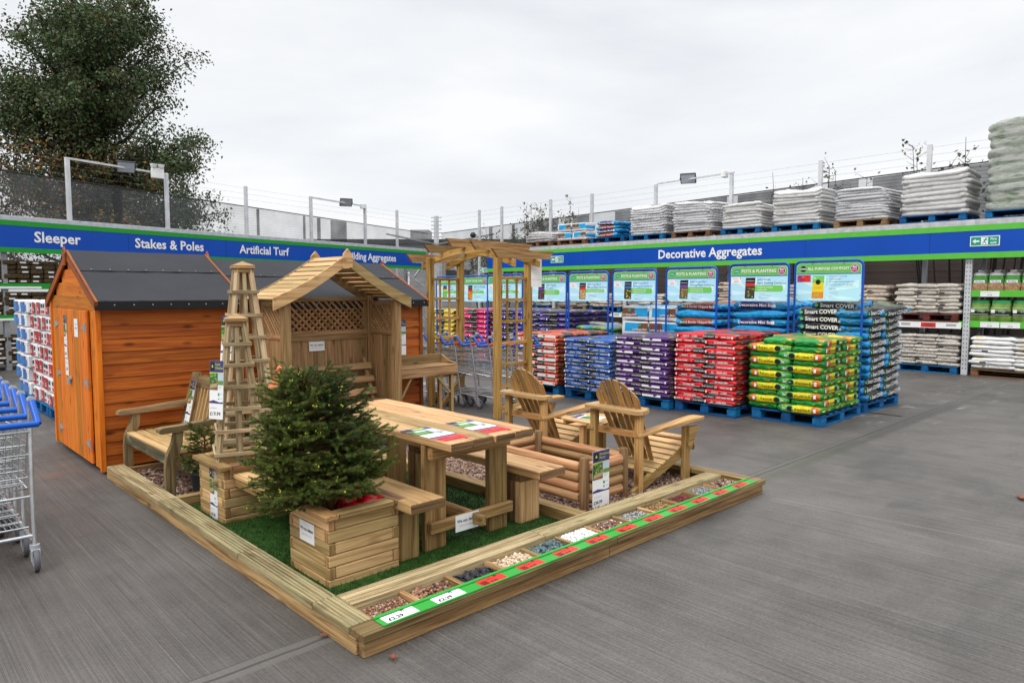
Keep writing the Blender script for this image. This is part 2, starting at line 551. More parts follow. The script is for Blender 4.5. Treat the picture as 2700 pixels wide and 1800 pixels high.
# ================================================================ THE SETTING
def ground_mat():
    m, t, b = newmat('brushed_concrete')
    L = t.links.new
    tc = N(t, 'ShaderNodeTexCoord')
    sep = N(t, 'ShaderNodeSeparateXYZ')
    L(tc.outputs['Object'], sep.inputs[0])
    def noise(scale, det=4, rough=.55, dist=0.0, sc_=1.0, rot=0.0):
        mp_ = N(t, 'ShaderNodeMapping')
        mp_.inputs['Scale'].default_value = scale
        mp_.inputs['Rotation'].default_value = (0, 0, rot)
        L(tc.outputs['Object'], mp_.inputs[0])
        n = N(t, 'ShaderNodeTexNoise', i_Scale=sc_, i_Detail=det, i_Roughness=rough, i_Distortion=dist)
        L(mp_.outputs[0], n.inputs['Vector'])
        return n.outputs['Fac']
    def mth(op, a, b_=None, c=None):
        n = N(t, 'ShaderNodeMath', operation=op)
        for i, x in enumerate((a, b_, c)):
            if x is None: continue
            if isinstance(x, (int, float)): n.inputs[i].default_value = x
            else: L(x, n.inputs[i])
        return n.outputs[0]
    def band(v, a, b_, soft):
        up = N(t, 'ShaderNodeMapRange', i_1=a - soft, i_2=a + soft); L(v, up.inputs[0])
        dn = N(t, 'ShaderNodeMapRange', i_1=b_ - soft, i_2=b_ + soft, i_3=1.0, i_4=0.0); L(v, dn.inputs[0])
        return mth('MULTIPLY', up.outputs[0], dn.outputs[0])
    def mixc(f, a, col, mode='MIX'):
        n = N(t, 'ShaderNodeMixRGB', blend_type=mode)
        L(f, n.inputs[0]); L(a, n.inputs[1])
        if isinstance(col, tuple): n.inputs[2].default_value = (*col, 1)
        else: L(col, n.inputs[2])
        return n.outputs[0]
    X, Y = sep.outputs['X'], sep.outputs['Y']
    wv = noise((1, 1, 1), 3, .5, 0, .7)
    brush = noise((210, .9, 1), 3, .6, 0.1, rot=R(-3))
    brush2 = noise((75, 0.4, 1), 3, .6, 0.1, rot=R(-3))
    big = noise((1, 1, 1), 7, .62, .4, .42)
    mid = noise((1, 1, 1), 6, .6, .2, 2.3)
    fine = noise((1, 1, 1), 3, .6, 0, 55)
    base = ramp(t, [(0.30, (.036, .032, .028)), (0.5, (.076, .068, .061)), (0.72, (.132, .121, .111))])
    s = mth('MULTIPLY_ADD', brush, .84, mth('MULTIPLY_ADD', brush2, .30, mth('MULTIPLY_ADD', big, .62, mth('MULTIPLY', mid, .34))))
    s = mth('MULTIPLY_ADD', fine, .34, mth('SUBTRACT', s, .72))
    L(s, base.inputs[0])
    c = base.outputs[0]
    # rusty stains near the shed and the bed
    st = ramp(t, [(.56, (0, 0, 0)), (.74, (1, 1, 1))]); L(noise((1, 1, 1), 4, .6, .5, 1.5), st.inputs[0])
    near = mth('MULTIPLY', band(X, -1.2, .1, .5), band(Y, 3.0, 5.2, .5))
    c = mixc(mth('MULTIPLY', mth('MULTIPLY', st.outputs[0], near), .65), c, (.17, .085, .05))
    # damp dark patches, then vignette on the left side
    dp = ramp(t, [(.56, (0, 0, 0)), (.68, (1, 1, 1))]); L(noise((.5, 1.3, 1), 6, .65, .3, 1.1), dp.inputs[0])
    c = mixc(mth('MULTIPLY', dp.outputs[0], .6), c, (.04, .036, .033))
    wf = ramp(t, [(.58, (0, 0, 0)), (.68, (1, 1, 1))]); L(noise((1.5, 4, 1), 5, .65, .3, 1.3), wf.inputs[0])
    c = mixc(mth('MULTIPLY', mth('MULTIPLY', wf.outputs[0], band(Y, -.1, .8, .2)), mth('MULTIPLY', band(X, 6.8, 14, 1.0), .6)), c, (.30, .28, .26))
    left_vignette = mth('MULTIPLY', band(X, -9, -.2, .8), band(Y, -6, 4.2, 1.5))  # vignette put into the concrete colour: whole left side darker and browner
    c = mixc(mth('MULTIPLY', mth('MULTIPLY', left_vignette, mth('MULTIPLY_ADD', mid, 1.2, -.1)), .5), c, (.055, .047, .041))
    # the drained joint between the slabs, with its smooth margins
    wob = mth('MULTIPLY_ADD', noise((1, 1, 1), 3, .5, 0, 4.0), .03, mth('SUBTRACT', Y, .015))
    on = band(wob, .235, .345, .008)
    c = mixc(mth('MULTIPLY', on, .6), c, (.115, .107, .097))
    ln = mth('ADD', band(wob, .283, .297, .004), mth('MULTIPLY', band(wob, .345, .352, .003), .7))
    c = mixc(mth('MULTIPLY', ln, .85), c, (.03, .028, .025))
    alg = mth('MULTIPLY', mth('MULTIPLY', band(X, 3.3, 6.6, .8), band(wob, .12, .285, .03)), mth('MULTIPLY_ADD', mid, 1.3, -.25))
    c = mixc(mth('MULTIPLY', alg, .6), c, (.085, .095, .035))
    wt = mth('MULTIPLY', band(X, 4.6, 10.5, 1.2), band(wob, .13, .33, .03))
    c = mixc(mth('MULTIPLY', wt, .65), c, (.036, .034, .031))
    # cross joints and a hair crack
    xj = mth('MULTIPLY', band(X, 7.92, 7.95, .006), band(Y, -60, .2, .02))
    xj2 = mth('MULTIPLY', band(Y, 5.155, 5.185, .005), band(X, -60, .3, .02))
    xk = mth('MULTIPLY_ADD', noise((1, 1, 1), 5, .6, 0, 6), .05, mth('MULTIPLY_ADD', Y, .085, X))
    xj3 = mth('MULTIPLY', band(xk, 3.62, 3.627, .002), band(Y, -60, -.1, .05))
    c = mixc(mth('MULTIPLY', mth('ADD', xj, xj2), .8), c, (.04, .037, .034))
    c = mixc(mth('MULTIPLY', xj3, .5), c, (.30, .27, .24))
    # grit and droppings
    vo = N(t, 'ShaderNodeTexVoronoi', i_Scale=1.9); L(tc.outputs['Object'], vo.inputs['Vector'])
    sp = ramp(t, [(.012, (1, 1, 1)), (.02, (0, 0, 0))]); L(vo.outputs['Distance'], sp.inputs[0])
    c = mixc(mth('MULTIPLY', sp.outputs[0], .8), c, (.03, .028, .025))
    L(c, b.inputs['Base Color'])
    rr = N(t, 'ShaderNodeMapRange', i_1=.3, i_2=.7, i_3=.42, i_4=.78); L(big, rr.inputs[0])
    L(rr.outputs[0], b.inputs['Roughness'])
    bp = N(t, 'ShaderNodeBump', i_Strength=.55, i_Distance=.006)
    hgt = mth('SUBTRACT', mth('MULTIPLY_ADD', fine, .3, brush), mth('MULTIPLY', ln, 2.5))
    L(hgt, bp.inputs['Height']); L(bp.outputs[0], b.inputs['Normal'])
    return m
g = MB()
g.quad((-300, -300, 0), (400, -300, 0), (400, 400, 0), (-300, 400, 0))
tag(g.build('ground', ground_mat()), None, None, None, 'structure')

galv = pm('galvanised_steel', (.58, .59, .60), .42, .3, .14, 5)
galv_dull = pm('dull_galvanised_steel', (.30, .31, .32), .5, .4, .2, 6)
sign_green = pm('painted_green_board', (.10, .46, .045), .4, 0, .05)
sign_greenL = pm('painted_green_beam', (.015, .27, .025), .4, 0, .06)
sign_blue = pm('painted_blue_board', (.0, .062, .40), .38, 0, .06, 1.2)
sign_white = pm('sign_white', (.80, .80, .80), .4, 0, .03)
exit_green = pm('exit_green', (.0, .29, .18), .4, 0, .04)
alu = pm('weathered_aluminium_beam', (.50, .50, .49), .5, .25, .16, 9)

def exit_sign(name, label, loc, face, w_=.46, h_=.165):
    c = Card(w_, h_, .006, sign_white)
    c.rect(-w_ * .47, -h_ * .42, w_ * .47, h_ * .42, exit_green)
    a = h_ * .3
    x = -w_ * .3
    c.poly([(x - a, 0), (x - a * .1, a * .8), (x - a * .1, a * .28), (x + a, a * .28), (x + a, -a * .28), (x - a * .1, -a * .28), (x - a * .1, -a * .8)], sign_white, 2)
    # door panel and the running figure
    c.rect(-h_ * .32, -h_ * .36, h_ * .28, h_ * .36, sign_white, 2)
    c.disc(.02 * w_ / .46, h_ * .24, h_ * .07, exit_green, 3, 12)
    u = h_ / .165
    for p, q, t_ in (((.015, .03), (-.012, -.015), .017), ((-.012, -.015), (-.035, -.045), .011), ((-.008, -.012), (.018, -.03), .011), ((.018, -.03), (.012, -.055), .01), ((.012, .025), (-.025, .022), .009), ((.012, .025), (.036, .008), .009)):
        d = Vector((q[0] - p[0], q[1] - p[1])).normalized() * t_ / 2
        n_ = (-d.y, d.x)
        c.poly([((p[0] + n_[0]) * u, (p[1] + n_[1]) * u), ((p[0] - n_[0]) * u, (p[1] - n_[1]) * u), ((q[0] - n_[0]) * u, (q[1] - n_[1]) * u), ((q[0] + n_[0]) * u, (q[1] + n_[1]) * u)], exit_green, 3)
    c.text('Fire', w_ * .29, h_ * .17, h_ * .34, sign_white, 3, .02)
    c.text('exit', w_ * .29, -h_ * .18, h_ * .34, sign_white, 3, .02)
    o = link(name, c.me(name), None, loc, card_rot(face))
    return tag(o, label, 'exit sign')

# ---- left storage rack (timber), turned 15.5 degrees to the bed
LA = R(15.5)
def LW(x, y, z=0):
    return (0.9 + x * math.cos(LA) - y * math.sin(LA), 14.67 + x * math.sin(LA) + y * math.cos(LA), z)
lr = thing('storage_rack', 'long galvanised rack of dark sleepers under the sleeper and stakes banner behind the sheds', 'rack', LW(0, 0), LA)
X0, X1 = -6.2, 13.75
m = MB(); m.box(X0, .0, 3.015, X1, .06, 3.12, ch=.004); m.build('top_beam', alu, lr)
m = MB(); m.box(X0, 1.05, 2.9, X1, 1.1, 3.05); m.build('rear_beam', galv_dull, lr)
ux = [-5.6 + 2.75 * i for i in range(8)]
for x in ux:
    for y in (.02, 1.0):
        m = MB(); m.box(x - .05, y, 0, x + .05, y + .08, 3.0, ch=.003); m.build('upright', galv_dull, lr)
    m = MB()
    for z in (.2, .95, 1.7, 2.45):
        m.beam((x, .06, z), (x, 1.04, z + .6), .04, .03, (1, 0, 0))
    m.build('frame_brace', galv_dull, lr)
for z in (1.06, 1.70):
    m = MB(); m.box(X0, -.012, z - .06, 8.2, .03, z + .06); m.build('shelf_beam', sign_greenL, lr)
    m = MB(); m.box(X0, -.018, z - .05, 1.35 if z < 1.5 else .55, -.0125, z - .005); m.build('price_strip', sign_white, lr)
    m = MB(); m.box(X0, .04, z + .03, 8.2, 1.05, z + .06); m.build('shelf_deck', galv_dull, lr)
m = MB()
for x in (9.7, 11.2, 12.6):
    m.beam((x, .06, .3), (x + 1.2, 1.0, 2.3), .04, .03)
    m.beam((x + 1.2, .06, .3), (x, 1.0, 2.3), .04, .03)
m.build('cross_brace', galv, lr)
bl = MB()
bl.box(X0, -.075, 2.38, 13.45, -.02, 3.015, mi=0)
seam = pm('panel_seam', (.0, .03, .20), .5)
for x in (-4.1, -1.65, .8 + 1.6, 5.0, 8.75, 12.2): bl.box(x, -.0757, 2.48, x + .012, -.0752, 2.91, mi=2, ch=.0001)
bl.box(X0, -.082, 2.375, 13.46, -.0755, 2.475, mi=1)
bl.box(X0, -.082, 2.915, 13.46, -.0755, 3.02, mi=1)
banner = bl.build('aisle_banner', [sign_blue, sign_greenL, seam], None, LW(0, 0), (0, 0, LA))
tag(banner, 'blue and green aisle banner reading Sleeper, Stakes and Poles, Artificial Turf and Building Aggregates', 'aisle sign')
for body, x, sz in (('Sleeper', .88, .305), ('Stakes & Poles', 3.45, .305), ('Artificial Turf', 6.25, .305), ('Building Aggregates', 10.55, .315)):
    letter(body, sz, sign_white, banner, (x, -.084, 2.70), (R(90), 0, 0), .022)
exit_sign('exit_sign', 'green fire exit sign at the right end of the aisle banner above the sheds', LW(12.98, -.088, 2.70), 15.5 - 90, .6, .2)

# sleepers stored in the rack: dark timbers with a white ticket on the end
slp = wood('dark_sleeper', (.16, .10, .045), (.035, .02, .01), .7, .3, stain=.5, stain_col=(.03, .025, .02))
tick = pm('paper_ticket', (.75, .75, .76), .5, 0, .05)
def sleeper():
    t = thing('timber_sleeper', 'dark brown timber sleeper stacked end on in the left rack', 'timber sleeper', (0, 0, 0), 0, 'dark sleepers stacked in the left rack')
    m = MB(); m.hexa(Vector((0, .5, .045)), Matrix.Identity(3), (.235, .98, .088), 1, .014); m.build('beam', slp, t)
    return t
s0 = sleeper(); tk = MB(); tk.box(-.055, .002, .028, .055, .0095, .058, ch=.0005); tkm = tk.me('ticket', tick)
first = True
for zb, nr, hgt in ((1.76, 5, .094), (1.12, 5, .094), (.12, 6, .094)):
    for r in range(nr):
        for cI in range(14):
            x = -1.5 + cI * .25 + random.uniform(-.012, .012)
            if x > 2.05: continue
            if zb < 1 and cI in (8,): continue
            yy = random.uniform(-.02, .05)
            loc = LW(x, yy, zb + r * hgt + random.uniform(0, .004))
            o = s0 if first else dup(s0, None)
            first = False
            o.location = loc; o.rotation_euler = (R(random.uniform(-.3, .3)), R(random.uniform(-1.2, 1.2)), LA + R(random.uniform(-1, 1)))
            if random.random() < (.5 if zb > 1 else .9):
                link('ticket', tkm, o, (random.uniform(-.03, .03), -.0005, 0))

# ---- right storage rack
UY = [1.1, 3.85, 6.5, 9.2, 11.85, 14.45, -1.65]
rr_ = thing('storage_rack', 'long galvanised rack of decorative aggregate bags under the Decorative Aggregates banner', 'rack', (13.9, 6.5, 0))
of = (13.9, 6.5, 0)
m = MB(of); m.box(13.9, -2.2, 2.83, 13.96, 14.75, 2.945, ch=.004); m.build('top_beam', alu, rr_)
m = MB(of); m.box(14.95, -2.2, 2.8, 15.0, 14.6, 2.92); m.build('rear_beam', galv_dull, rr_)
m = MB(of); m.box(13.97, -2.2, 2.88, 14.94, 14.6, 2.91); m.build('top_deck', galv_dull, rr_)
hole = pm('punched_hole', (.02, .02, .022), .8)
upm = None
for y in UY:
    m = MB(of)
    m.box(13.9, y - .055, 0, 13.98, y + .055, 2.829, ch=.004, mi=0)
    for i in range(34):
        z = .12 + i * .08
        for s_ in (-.026, .026):
            m.box(13.8985, y + s_ - .008, z, 13.8995, y + s_ + .008, z + .022, ch=.0002, mi=1)
    m.build('upright', [galv, hole], rr_)
    m = MB(of); m.box(14.92, y - .05, 0, 15.0, y + .05, 2.8); m.build('upright', galv_dull, rr_)
    m = MB(of)
    for z in (.2, .95, 1.7):
        m.beam((13.98, y, z), (14.93, y, z + .6), .04, .03, (0, 1, 0))
    m.build('frame_brace', galv_dull, rr_)
    m = MB(of); m.box(13.885, y - .075, 2.835, 13.8985, y + .075, 2.94, ch=.002); m.build('beam_connector', galv, rr_)
shelf_green = pm('shelf_green', (.10, .46, .045), .4, 0, .06)
for ya, yb, zs in ((-1.6, 1.04, (.98, 1.555)), (1.16, 3.79, (.965,)), (3.91, 6.44, (.965,)), (6.56, 9.14, (.965,)), (9.26, 11.8, (.965,)), (11.91, 14.4, (.965,))):
    for z in zs:
        m = MB(of); m.box(13.905, ya, z - .06, 13.955, yb, z + .06); m.build('shelf_beam', shelf_green, rr_)
        m = MB(of); m.box(13.965, ya, z + .02, 14.94, yb, z + .05); m.build('shelf_deck', galv_dull, rr_)
        if ya > 0:
            m = MB(of); m.box(13.892, ya + .02, z - .085, 13.904, yb - .08, z + .035, mi=0)
            y = ya + .05; k = 0
            while y < yb - .45:
                if k % 2 == 1:
                    m.box(13.889, y, z - .07, 13.8915, y + .26, z + .02, ch=.0005, mi=1)
                    for q in (.0, .02): m.box(13.8885, y + .05, z - .05 + q * 2, 13.8889, y + .2, z - .04 + q * 2, ch=.0001, mi=2)
                else:
                    m.box(13.889, y + .05, z - .04, 13.8915, y + .22, z + .005, ch=.0005, mi=3)
                y += .40; k += 1
            m.build('price_strip', [sign_white, COLR['red'], COLR['black'], COLR['grey']], rr_)
        else:
            for y in (.72, .40) if z < 1.2 else (.74,):
                c = Card(.3, .1, .003)
                c.text('£3.69' if z < 1.2 else '£2.69', .0, -.02, .035, 'black', 1, .01)
                c.rect(-.13, .02, .03, .026, 'smallprint')
                link('price_ticket', c.me('price_ticket'), rr_, (13.9 - 13.9 - .0005, y - 6.5, z - .005), card_rot(180))
bl = MB((13.85, 6.5, 0))
bl.box(13.82, -2.2, 2.225, 13.875, 14.74, 2.83, mi=0)
for y in (-.6, 1.75, 4.2, 8.9, 10.6, 13.0): bl.box(13.8192, y, 2.33, 13.8198, y + .01, 2.72, mi=2, ch=.0001)
bl.box(13.814, -2.2, 2.215, 13.8195, 14.745, 2.325, mi=1)
bl.box(13.814, -2.2, 2.725, 13.8195, 14.745, 2.835, mi=1)
bR = bl.build('aisle_banner', [sign_blue, sign_green, seam], None, (13.85, 6.5, 0))
tag(bR, 'blue and green aisle banner reading Decorative Aggregates along the right rack', 'aisle sign')
letter('Decorative Aggregates', .31, sign_white, bR, (13.8125 - 13.85, 6.63 - 6.5, 2.53), (R(90), 0, R(-90)), .022)
exit_sign('exit_sign', 'large green fire exit sign on the right part of the Decorative Aggregates banner', (13.808, .84, 2.53), 180, .47, .185)
exit_sign('exit_sign', 'small green fire exit sign on the left part of the Decorative Aggregates banner', (13.808, 11.62, 2.53), 180, .5, .2)
exit_sign('exit_sign', 'green fire exit sign hung below the far left end of the Decorative Aggregates banner', (13.808, 14.95, 2.28), 180, .4, .16)

# ---- fences
def net_mat(name, dens, shade=(.055, .058, .06)):
    m, t, b = newmat(name)
    L = t.links.new
    tc = N(t, 'ShaderNodeTexCoord')
    n1 = N(t, 'ShaderNodeTexNoise', i_Scale=1.3, i_Detail=5.0)
    L(tc.outputs['Object'], n1.inputs['Vector'])
    mr = N(t, 'ShaderNodeMapRange', i_1=.25, i_2=.75, i_3=dens - .13, i_4=dens + .13); L(n1.outputs['Fac'], mr.inputs[0])
    # horizontal line wires
    sp = N(t, 'ShaderNodeSeparateXYZ'); L(tc.outputs['Object'], sp.inputs[0])
    fr = N(t, 'ShaderNodeMath', operation='MULTIPLY', i_1=1 / .075); L(sp.outputs['Z'], fr.inputs[0])
    f2 = N(t, 'ShaderNodeMath', operation='FRACT'); L(fr.outputs[0], f2.inputs[0])
    lt = N(t, 'ShaderNodeMath', operation='LESS_THAN', i_1=.10); L(f2.outputs[0], lt.inputs[0])
    ad = N(t, 'ShaderNodeMath', operation='MULTIPLY_ADD', i_1=.22); L(lt.outputs[0], ad.inputs[0]); L(mr.outputs[0], ad.inputs[2])
    tr = N(t, 'ShaderNodeBsdfTransparent')
    di = N(t, 'ShaderNodeBsdfDiffuse'); di.inputs[0].default_value = (*shade, 1)
    mx = N(t, 'ShaderNodeMixShader')
    L(ad.outputs[0], mx.inputs[0]); L(tr.outputs[0], mx.inputs[1]); L(di.outputs[0], mx.inputs[2])
    L(mx.outputs[0], t.nodes['Material Output'].inputs[0])
    t.nodes.remove(b)
    return m
net1 = net_mat('shade_netting', .36, (.08, .08, .08))
net0 = net_mat('pale_shade_netting', .34, (.17, .175, .18))
net2 = net_mat('doubled_shade_netting', .70)
net_edge = pm('netting_hem', (.03, .03, .032), .8)
wire = pm('fence_wire', (.22, .22, .23), .5, .5, .1)
def fence(name, label, org, ang, x0, x1, posts, ztop, ztopnet, overlaps, nm=None):
    t = thing(name, label, 'fence', org, ang)
    m = MB(); n = 60
    zt = lambda x: ztopnet(x)
    for i in range(n):
        a = x0 + (x1 - x0) * i / n; b_ = x0 + (x1 - x0) * (i + 1) / n
        m.quad((a, 0, .02), (b_, 0, .02), (b_, 0, zt(b_)), (a, 0, zt(a)))
    m.build('netting', nm or net1, t)
    for a, b_ in overlaps:
        m = MB()
        m.quad((a, -.03, 2.95), (b_, -.035, 2.95), (b_, -.035, zt(b_) - .02), (a, -.03, zt(a) - .03))
        m.build('netting_patch', net2, t)
    m = MB()
    m.tube([(x0 + (x1 - x0) * i / n, -.01, zt(x0 + (x1 - x0) * i / n)) for i in range(n + 1)], .014, 5)
    m.build('top_hem', net_edge, t)
    m = MB()
    for dz in (.06, .22, .38):
        m.tube([(x0, -.05, ztop(x0) - dz)] + [(p, -.05, ztop(p) - dz) for p in posts] + [(x1, -.05, ztop(x1) - dz)], .002, 4)
        for i in range(int((x1 - x0) / .28)):
            x = x0 + .1 + i * .28
            m.tube([(x - .012, -.07, ztop(x) - dz - .015), (x + .012, -.03, ztop(x) - dz + .015)], .0012, 3)
    m.build('barbed_wire', wire, t)
    for p in posts:
        m = MB(); m.box(p - .045, -.13, 0, p + .045, -.05, ztop(p), ch=.006); m.build('post', galv, t)
    return t
FL = LW(0, 1.42)
fence('perimeter_fence', 'tall galvanised post fence with grey shade netting behind the left rack, dark tree beyond', FL, LA, -8, 15.55,
      [-6.2, -3.7, -.8, 1.86, 4.31, 6.79, 9.29, 11.81, 13.54], lambda x: 4.69 - .006 * x, lambda x: 4.22 - .022 * x,
      [(2.95, 3.15), (9.0, 9.1), (9.6, 9.75), (7.2, 7.3), (10.2, 10.95)], net0)
fence('perimeter_fence', 'tall galvanised post fence with dark shade netting behind the right rack and wrapped pallets', (15.4, 19.3, 0), R(-90), .1, 22.5,
      [2.45, 3.65, 6.0, 7.75, 10.1, 12.45, 14.75, 17.05, 19.4, 21.8], lambda x: 4.5 + .012 * x, lambda x: 3.82 + .022 * x,
      [(5.0, 6.3), (6.9, 7.6), (8.6, 9.9), (10.2, 11.0), (11.2, 12.3), (12.6, 14.6), (14.9, 15.6), (15.9, 16.8), (17.2, 22.4), (2.9, 3.1), (4.1, 4.25)])
ct = thing('corner_post', 'spiked galvanised corner post with raking struts where the two fences meet', 'fence post', (15.42, 19.55, 0))
m = MB(); m.box(-.07, -.07, 0, .07, .07, 4.52, ch=.006); m.build('post', galv, ct)
for dx, dy in ((-1.35, -.37), (.0, -1.6)):
    m = MB(); m.beam((dx * .06, dy * .06, 3.3), (dx, dy, 2.1), .06, .06); m.build('strut', galv_dull, ct)
    m = MB(); m.beam((dx * .06, dy * .06, 3.42), (dx * 2.1, dy * 2.1, 3.62), .05, .05); m.build('rail', galv_dull, ct)
m = MB()
for z in (3.7, 3.85, 4.0, 4.15, 4.3, 4.45):
    m.beam((-.17, .12, z), (.17, -.12, z + .01), .012, .03); m.beam((-.12, -.17, z), (.12, .17, z + .01), .012, .03)
m.build('spikes', galv_dull, ct)
# ---- floodlights on brackets
lens_m = pm('floodlight_glass', (.42, .44, .48), .2, 0, .1)
blk = pm('black_housing', (.025, .025, .028), .45)
wht = pm('white_housing', (.72, .72, .70), .45)
def floodlight(label, p0, p1, frac, rz, tilt, box_at=None, twin=False):
    p0 = Vector(p0); p1 = Vector(p1); c = p0.lerp(p1, frac)
    t = thing('floodlight', label, 'floodlight', tuple(c))
    m = MB(c); m.beam(p0, p1, .03, .045); m.build('bracket_bar', galv, t)
    M = Matrix.Translation((0, 0, .02)) @ Matrix.Rotation(rz, 4, 'Z') @ Matrix.Rotation(tilt, 4, 'X')
    eu = M.to_euler()
    m = MB(); m.box(-.21, -.03, -.15, .21, .03, .15, ch=.014)
    for i in range(9): m.box(-.18 + i * .045 - .005, .031, -.12, -.18 + i * .045 + .005, .05, .12)
    m.box(-.228, -.03, -.02, -.211, .03, .02); m.box(.211, -.03, -.02, .228, .03, .02)
    h = m.build('lamp_housing', blk, t, M.to_translation(), eu)
    m = MB(); m.box(-.185, -.036, -.125, .185, -.031, .125, ch=.003); m.build('lamp_glass', lens_m, h)
    if box_at is not None:
        q = p0.lerp(p1, box_at) - c
        m = MB(); m.box(q.x - .1, q.y - .06, q.z - .1, q.x + .1, q.y + .06, q.z + .07, ch=.01)
        m.build('junction_box', wht, t)
        if twin:
            m = MB()
            m.box(q.x - .15, q.y - .16, q.z - .16, q.x + .15, q.y - .07, q.z + .10, ch=.012)
            m.build('control_box', wht, t)
            for dx in (-.09, .09):
                m = MB(); m.tube([(q.x + dx, q.y - .12, q.z + .11), (q.x + dx, q.y - .12, q.z + .20)], [.06, .085], 14)
                m.build('sensor_head', wht, t)
    return t
def FP(x, z): return LW(x, 1.3, z)
floodlight('black floodlight on the rail in front of the tree, white control box beside it', FP(1.86, 4.66), FP(4.31, 4.63), .56, LA + R(-25), R(32), .88, True)
floodlight('black floodlight on a bracket in the middle of the left fence', FP(9.29, 4.60), FP(11.81, 4.57), .62, LA + R(-35), R(38), .95)
floodlight('black floodlight on a bracket above the right rack and wrapped pallets', (15.27, 9.12, 4.62), (15.27, 6.75, 4.66), .42, R(-65), R(36), .88)
tq = thing('security_camera', 'small dark dome camera on the second post right of the fence corner', 'camera', (15.2, 16.85, 3.62))
m = MB(); m.tube([(0, 0, 0), (-.14, .04, -.02)], .03, 8); m.build('bracket', galv_dull, tq)
m = MB(); m.tube([(-.15, .04, .08), (-.16, .045, 0), (-.16, .045, -.07), (-.16, .045, -.11)], [.06, .11, .1, .03], 14); m.build('dome', blk, tq)

# ---- buildings beyond the fences
def blocks(name, c1, c2, mort, bw, bh):
    m, t, b = newmat(name)
    tc = N(t, 'ShaderNodeTexCoord')
    mp_ = N(t, 'ShaderNodeMapping'); mp_.inputs['Rotation'].default_value = (R(90), 0, 0)
    t.links.new(tc.outputs['Object'], mp_.inputs[0])
    br = N(t, 'ShaderNodeTexBrick', i_Scale=1.0)
    br.inputs['Brick Width'].default_value = bw; br.inputs['Row Height'].default_value = bh; br.inputs['Mortar Size'].default_value = .008
    br.inputs['Color1'].default_value = (*c1, 1); br.inputs['Color2'].default_value = (*c2, 1); br.inputs['Mortar'].default_value = (*mort, 1)
    t.links.new(mp_.outputs[0], br.inputs['Vector'])
    t.links.new(br.outputs['Color'], b.inputs['Base Color'])
    b.inputs['Roughness'].default_value = .85
    return m
gb = blocks('grey_blockwork', (.36, .36, .36), (.29, .29, .30), (.2, .2, .2), .45, .22)
dkb = blocks('dark_brickwork', (.17, .085, .06), (.12, .06, .05), (.12, .11, .10), .23, .075)
roofm = pm('dark_roof_edge', (.035, .036, .04), .6)
win = pm('dark_window_glass', (.02, .024, .028), .12)
fwd = Vector((.6896, .7242, 0)); rgt = Vector((.7242, -.6896, 0))
O = Vector((-1.586, -2.611, 0))
bc = O + fwd * 31 + rgt * -3.6
t = thing('blockwork_building', 'low grey blockwork building with flat dark roof seen through the corner of the fence', 'building', tuple(bc), R(-43.6))
m = MB(); m.box(-6.3, 0, 0, 9.5, 6, 3.62, ch=.01); m.build('wall', gb, t)
m = MB(); m.box(-6.5, -.2, 3.62, 9.7, 6.2, 3.84, ch=.02); r_ = m.build('roof', roofm, t)
m = MB(); m.box(-1.0, 1.0, 3.84, -.15, 2.2, 4.35, ch=.02); m.build('chimney', gb, r_)
for x in (.7, 2.6, 4.5, 6.4):
    m = MB(); m.box(x, -.03, 1.35, x + 1.05, .02, 2.5); f_ = m.build('window', win, t)
    m = MB(); m.box(x - .06, -.05, 1.28, x + 1.11, -.031, 1.34); m.build('sill', gb, f_)
t = thing('brick_wall', 'dark red brick wall in shade beyond the right fence, behind the shelves', 'wall', (17.4, 6, 0), 0)
m = MB(); m.box(0, -12, 0, .3, 11, 2.75, ch=.005)
m.build('wall', dkb, t, (0, 0, 0))
m = MB(); m.box(-.03, -12.02, 2.75, .33, 11.02, 2.83); m.build('coping', gb, t)

# ---- trees and shrubs beyond the fences
def leaf_mat(name, c1, c2):
    m, t, b = newmat(name)
    tc = N(t, 'ShaderNodeTexCoord')
    n = N(t, 'ShaderNodeTexNoise', i_Scale=1.7, i_Detail=3.0)
    t.links.new(tc.outputs['Object'], n.inputs['Vector'])
    r = ramp(t, [(.35, c1), (.65, c2)])
    t.links.new(n.outputs['Fac'], r.inputs[0]); t.links.new(r.outputs[0], b.inputs['Base Color'])
    b.inputs['Roughness'].default_value = .55
    tl = N(t, 'ShaderNodeBsdfTranslucent'); t.links.new(r.outputs[0], tl.inputs[0])
    mx = N(t, 'ShaderNodeMixShader', i_0=.22)
    o = t.nodes['Material Output']
    t.links.new(b.outputs[0], mx.inputs[1]); t.links.new(tl.outputs[0], mx.inputs[2]); t.links.new(mx.outputs[0], o.inputs[0])
    return m
lf_dark = leaf_mat('leaf_dark_green', (.033, .062, .016), (.075, .118, .030))
lf_brown = leaf_mat('leaf_olive_brown', (.055, .045, .02), (.08, .055, .025))
lf_org = leaf_mat('leaf_orange', (.30, .11, .015), (.36, .20, .03))
lf_yel = leaf_mat('leaf_yellow_green', (.20, .20, .04), (.12, .13, .04))
bark = pm('bark', (.045, .036, .028), .9, 0, .3, 12, .6, 30)
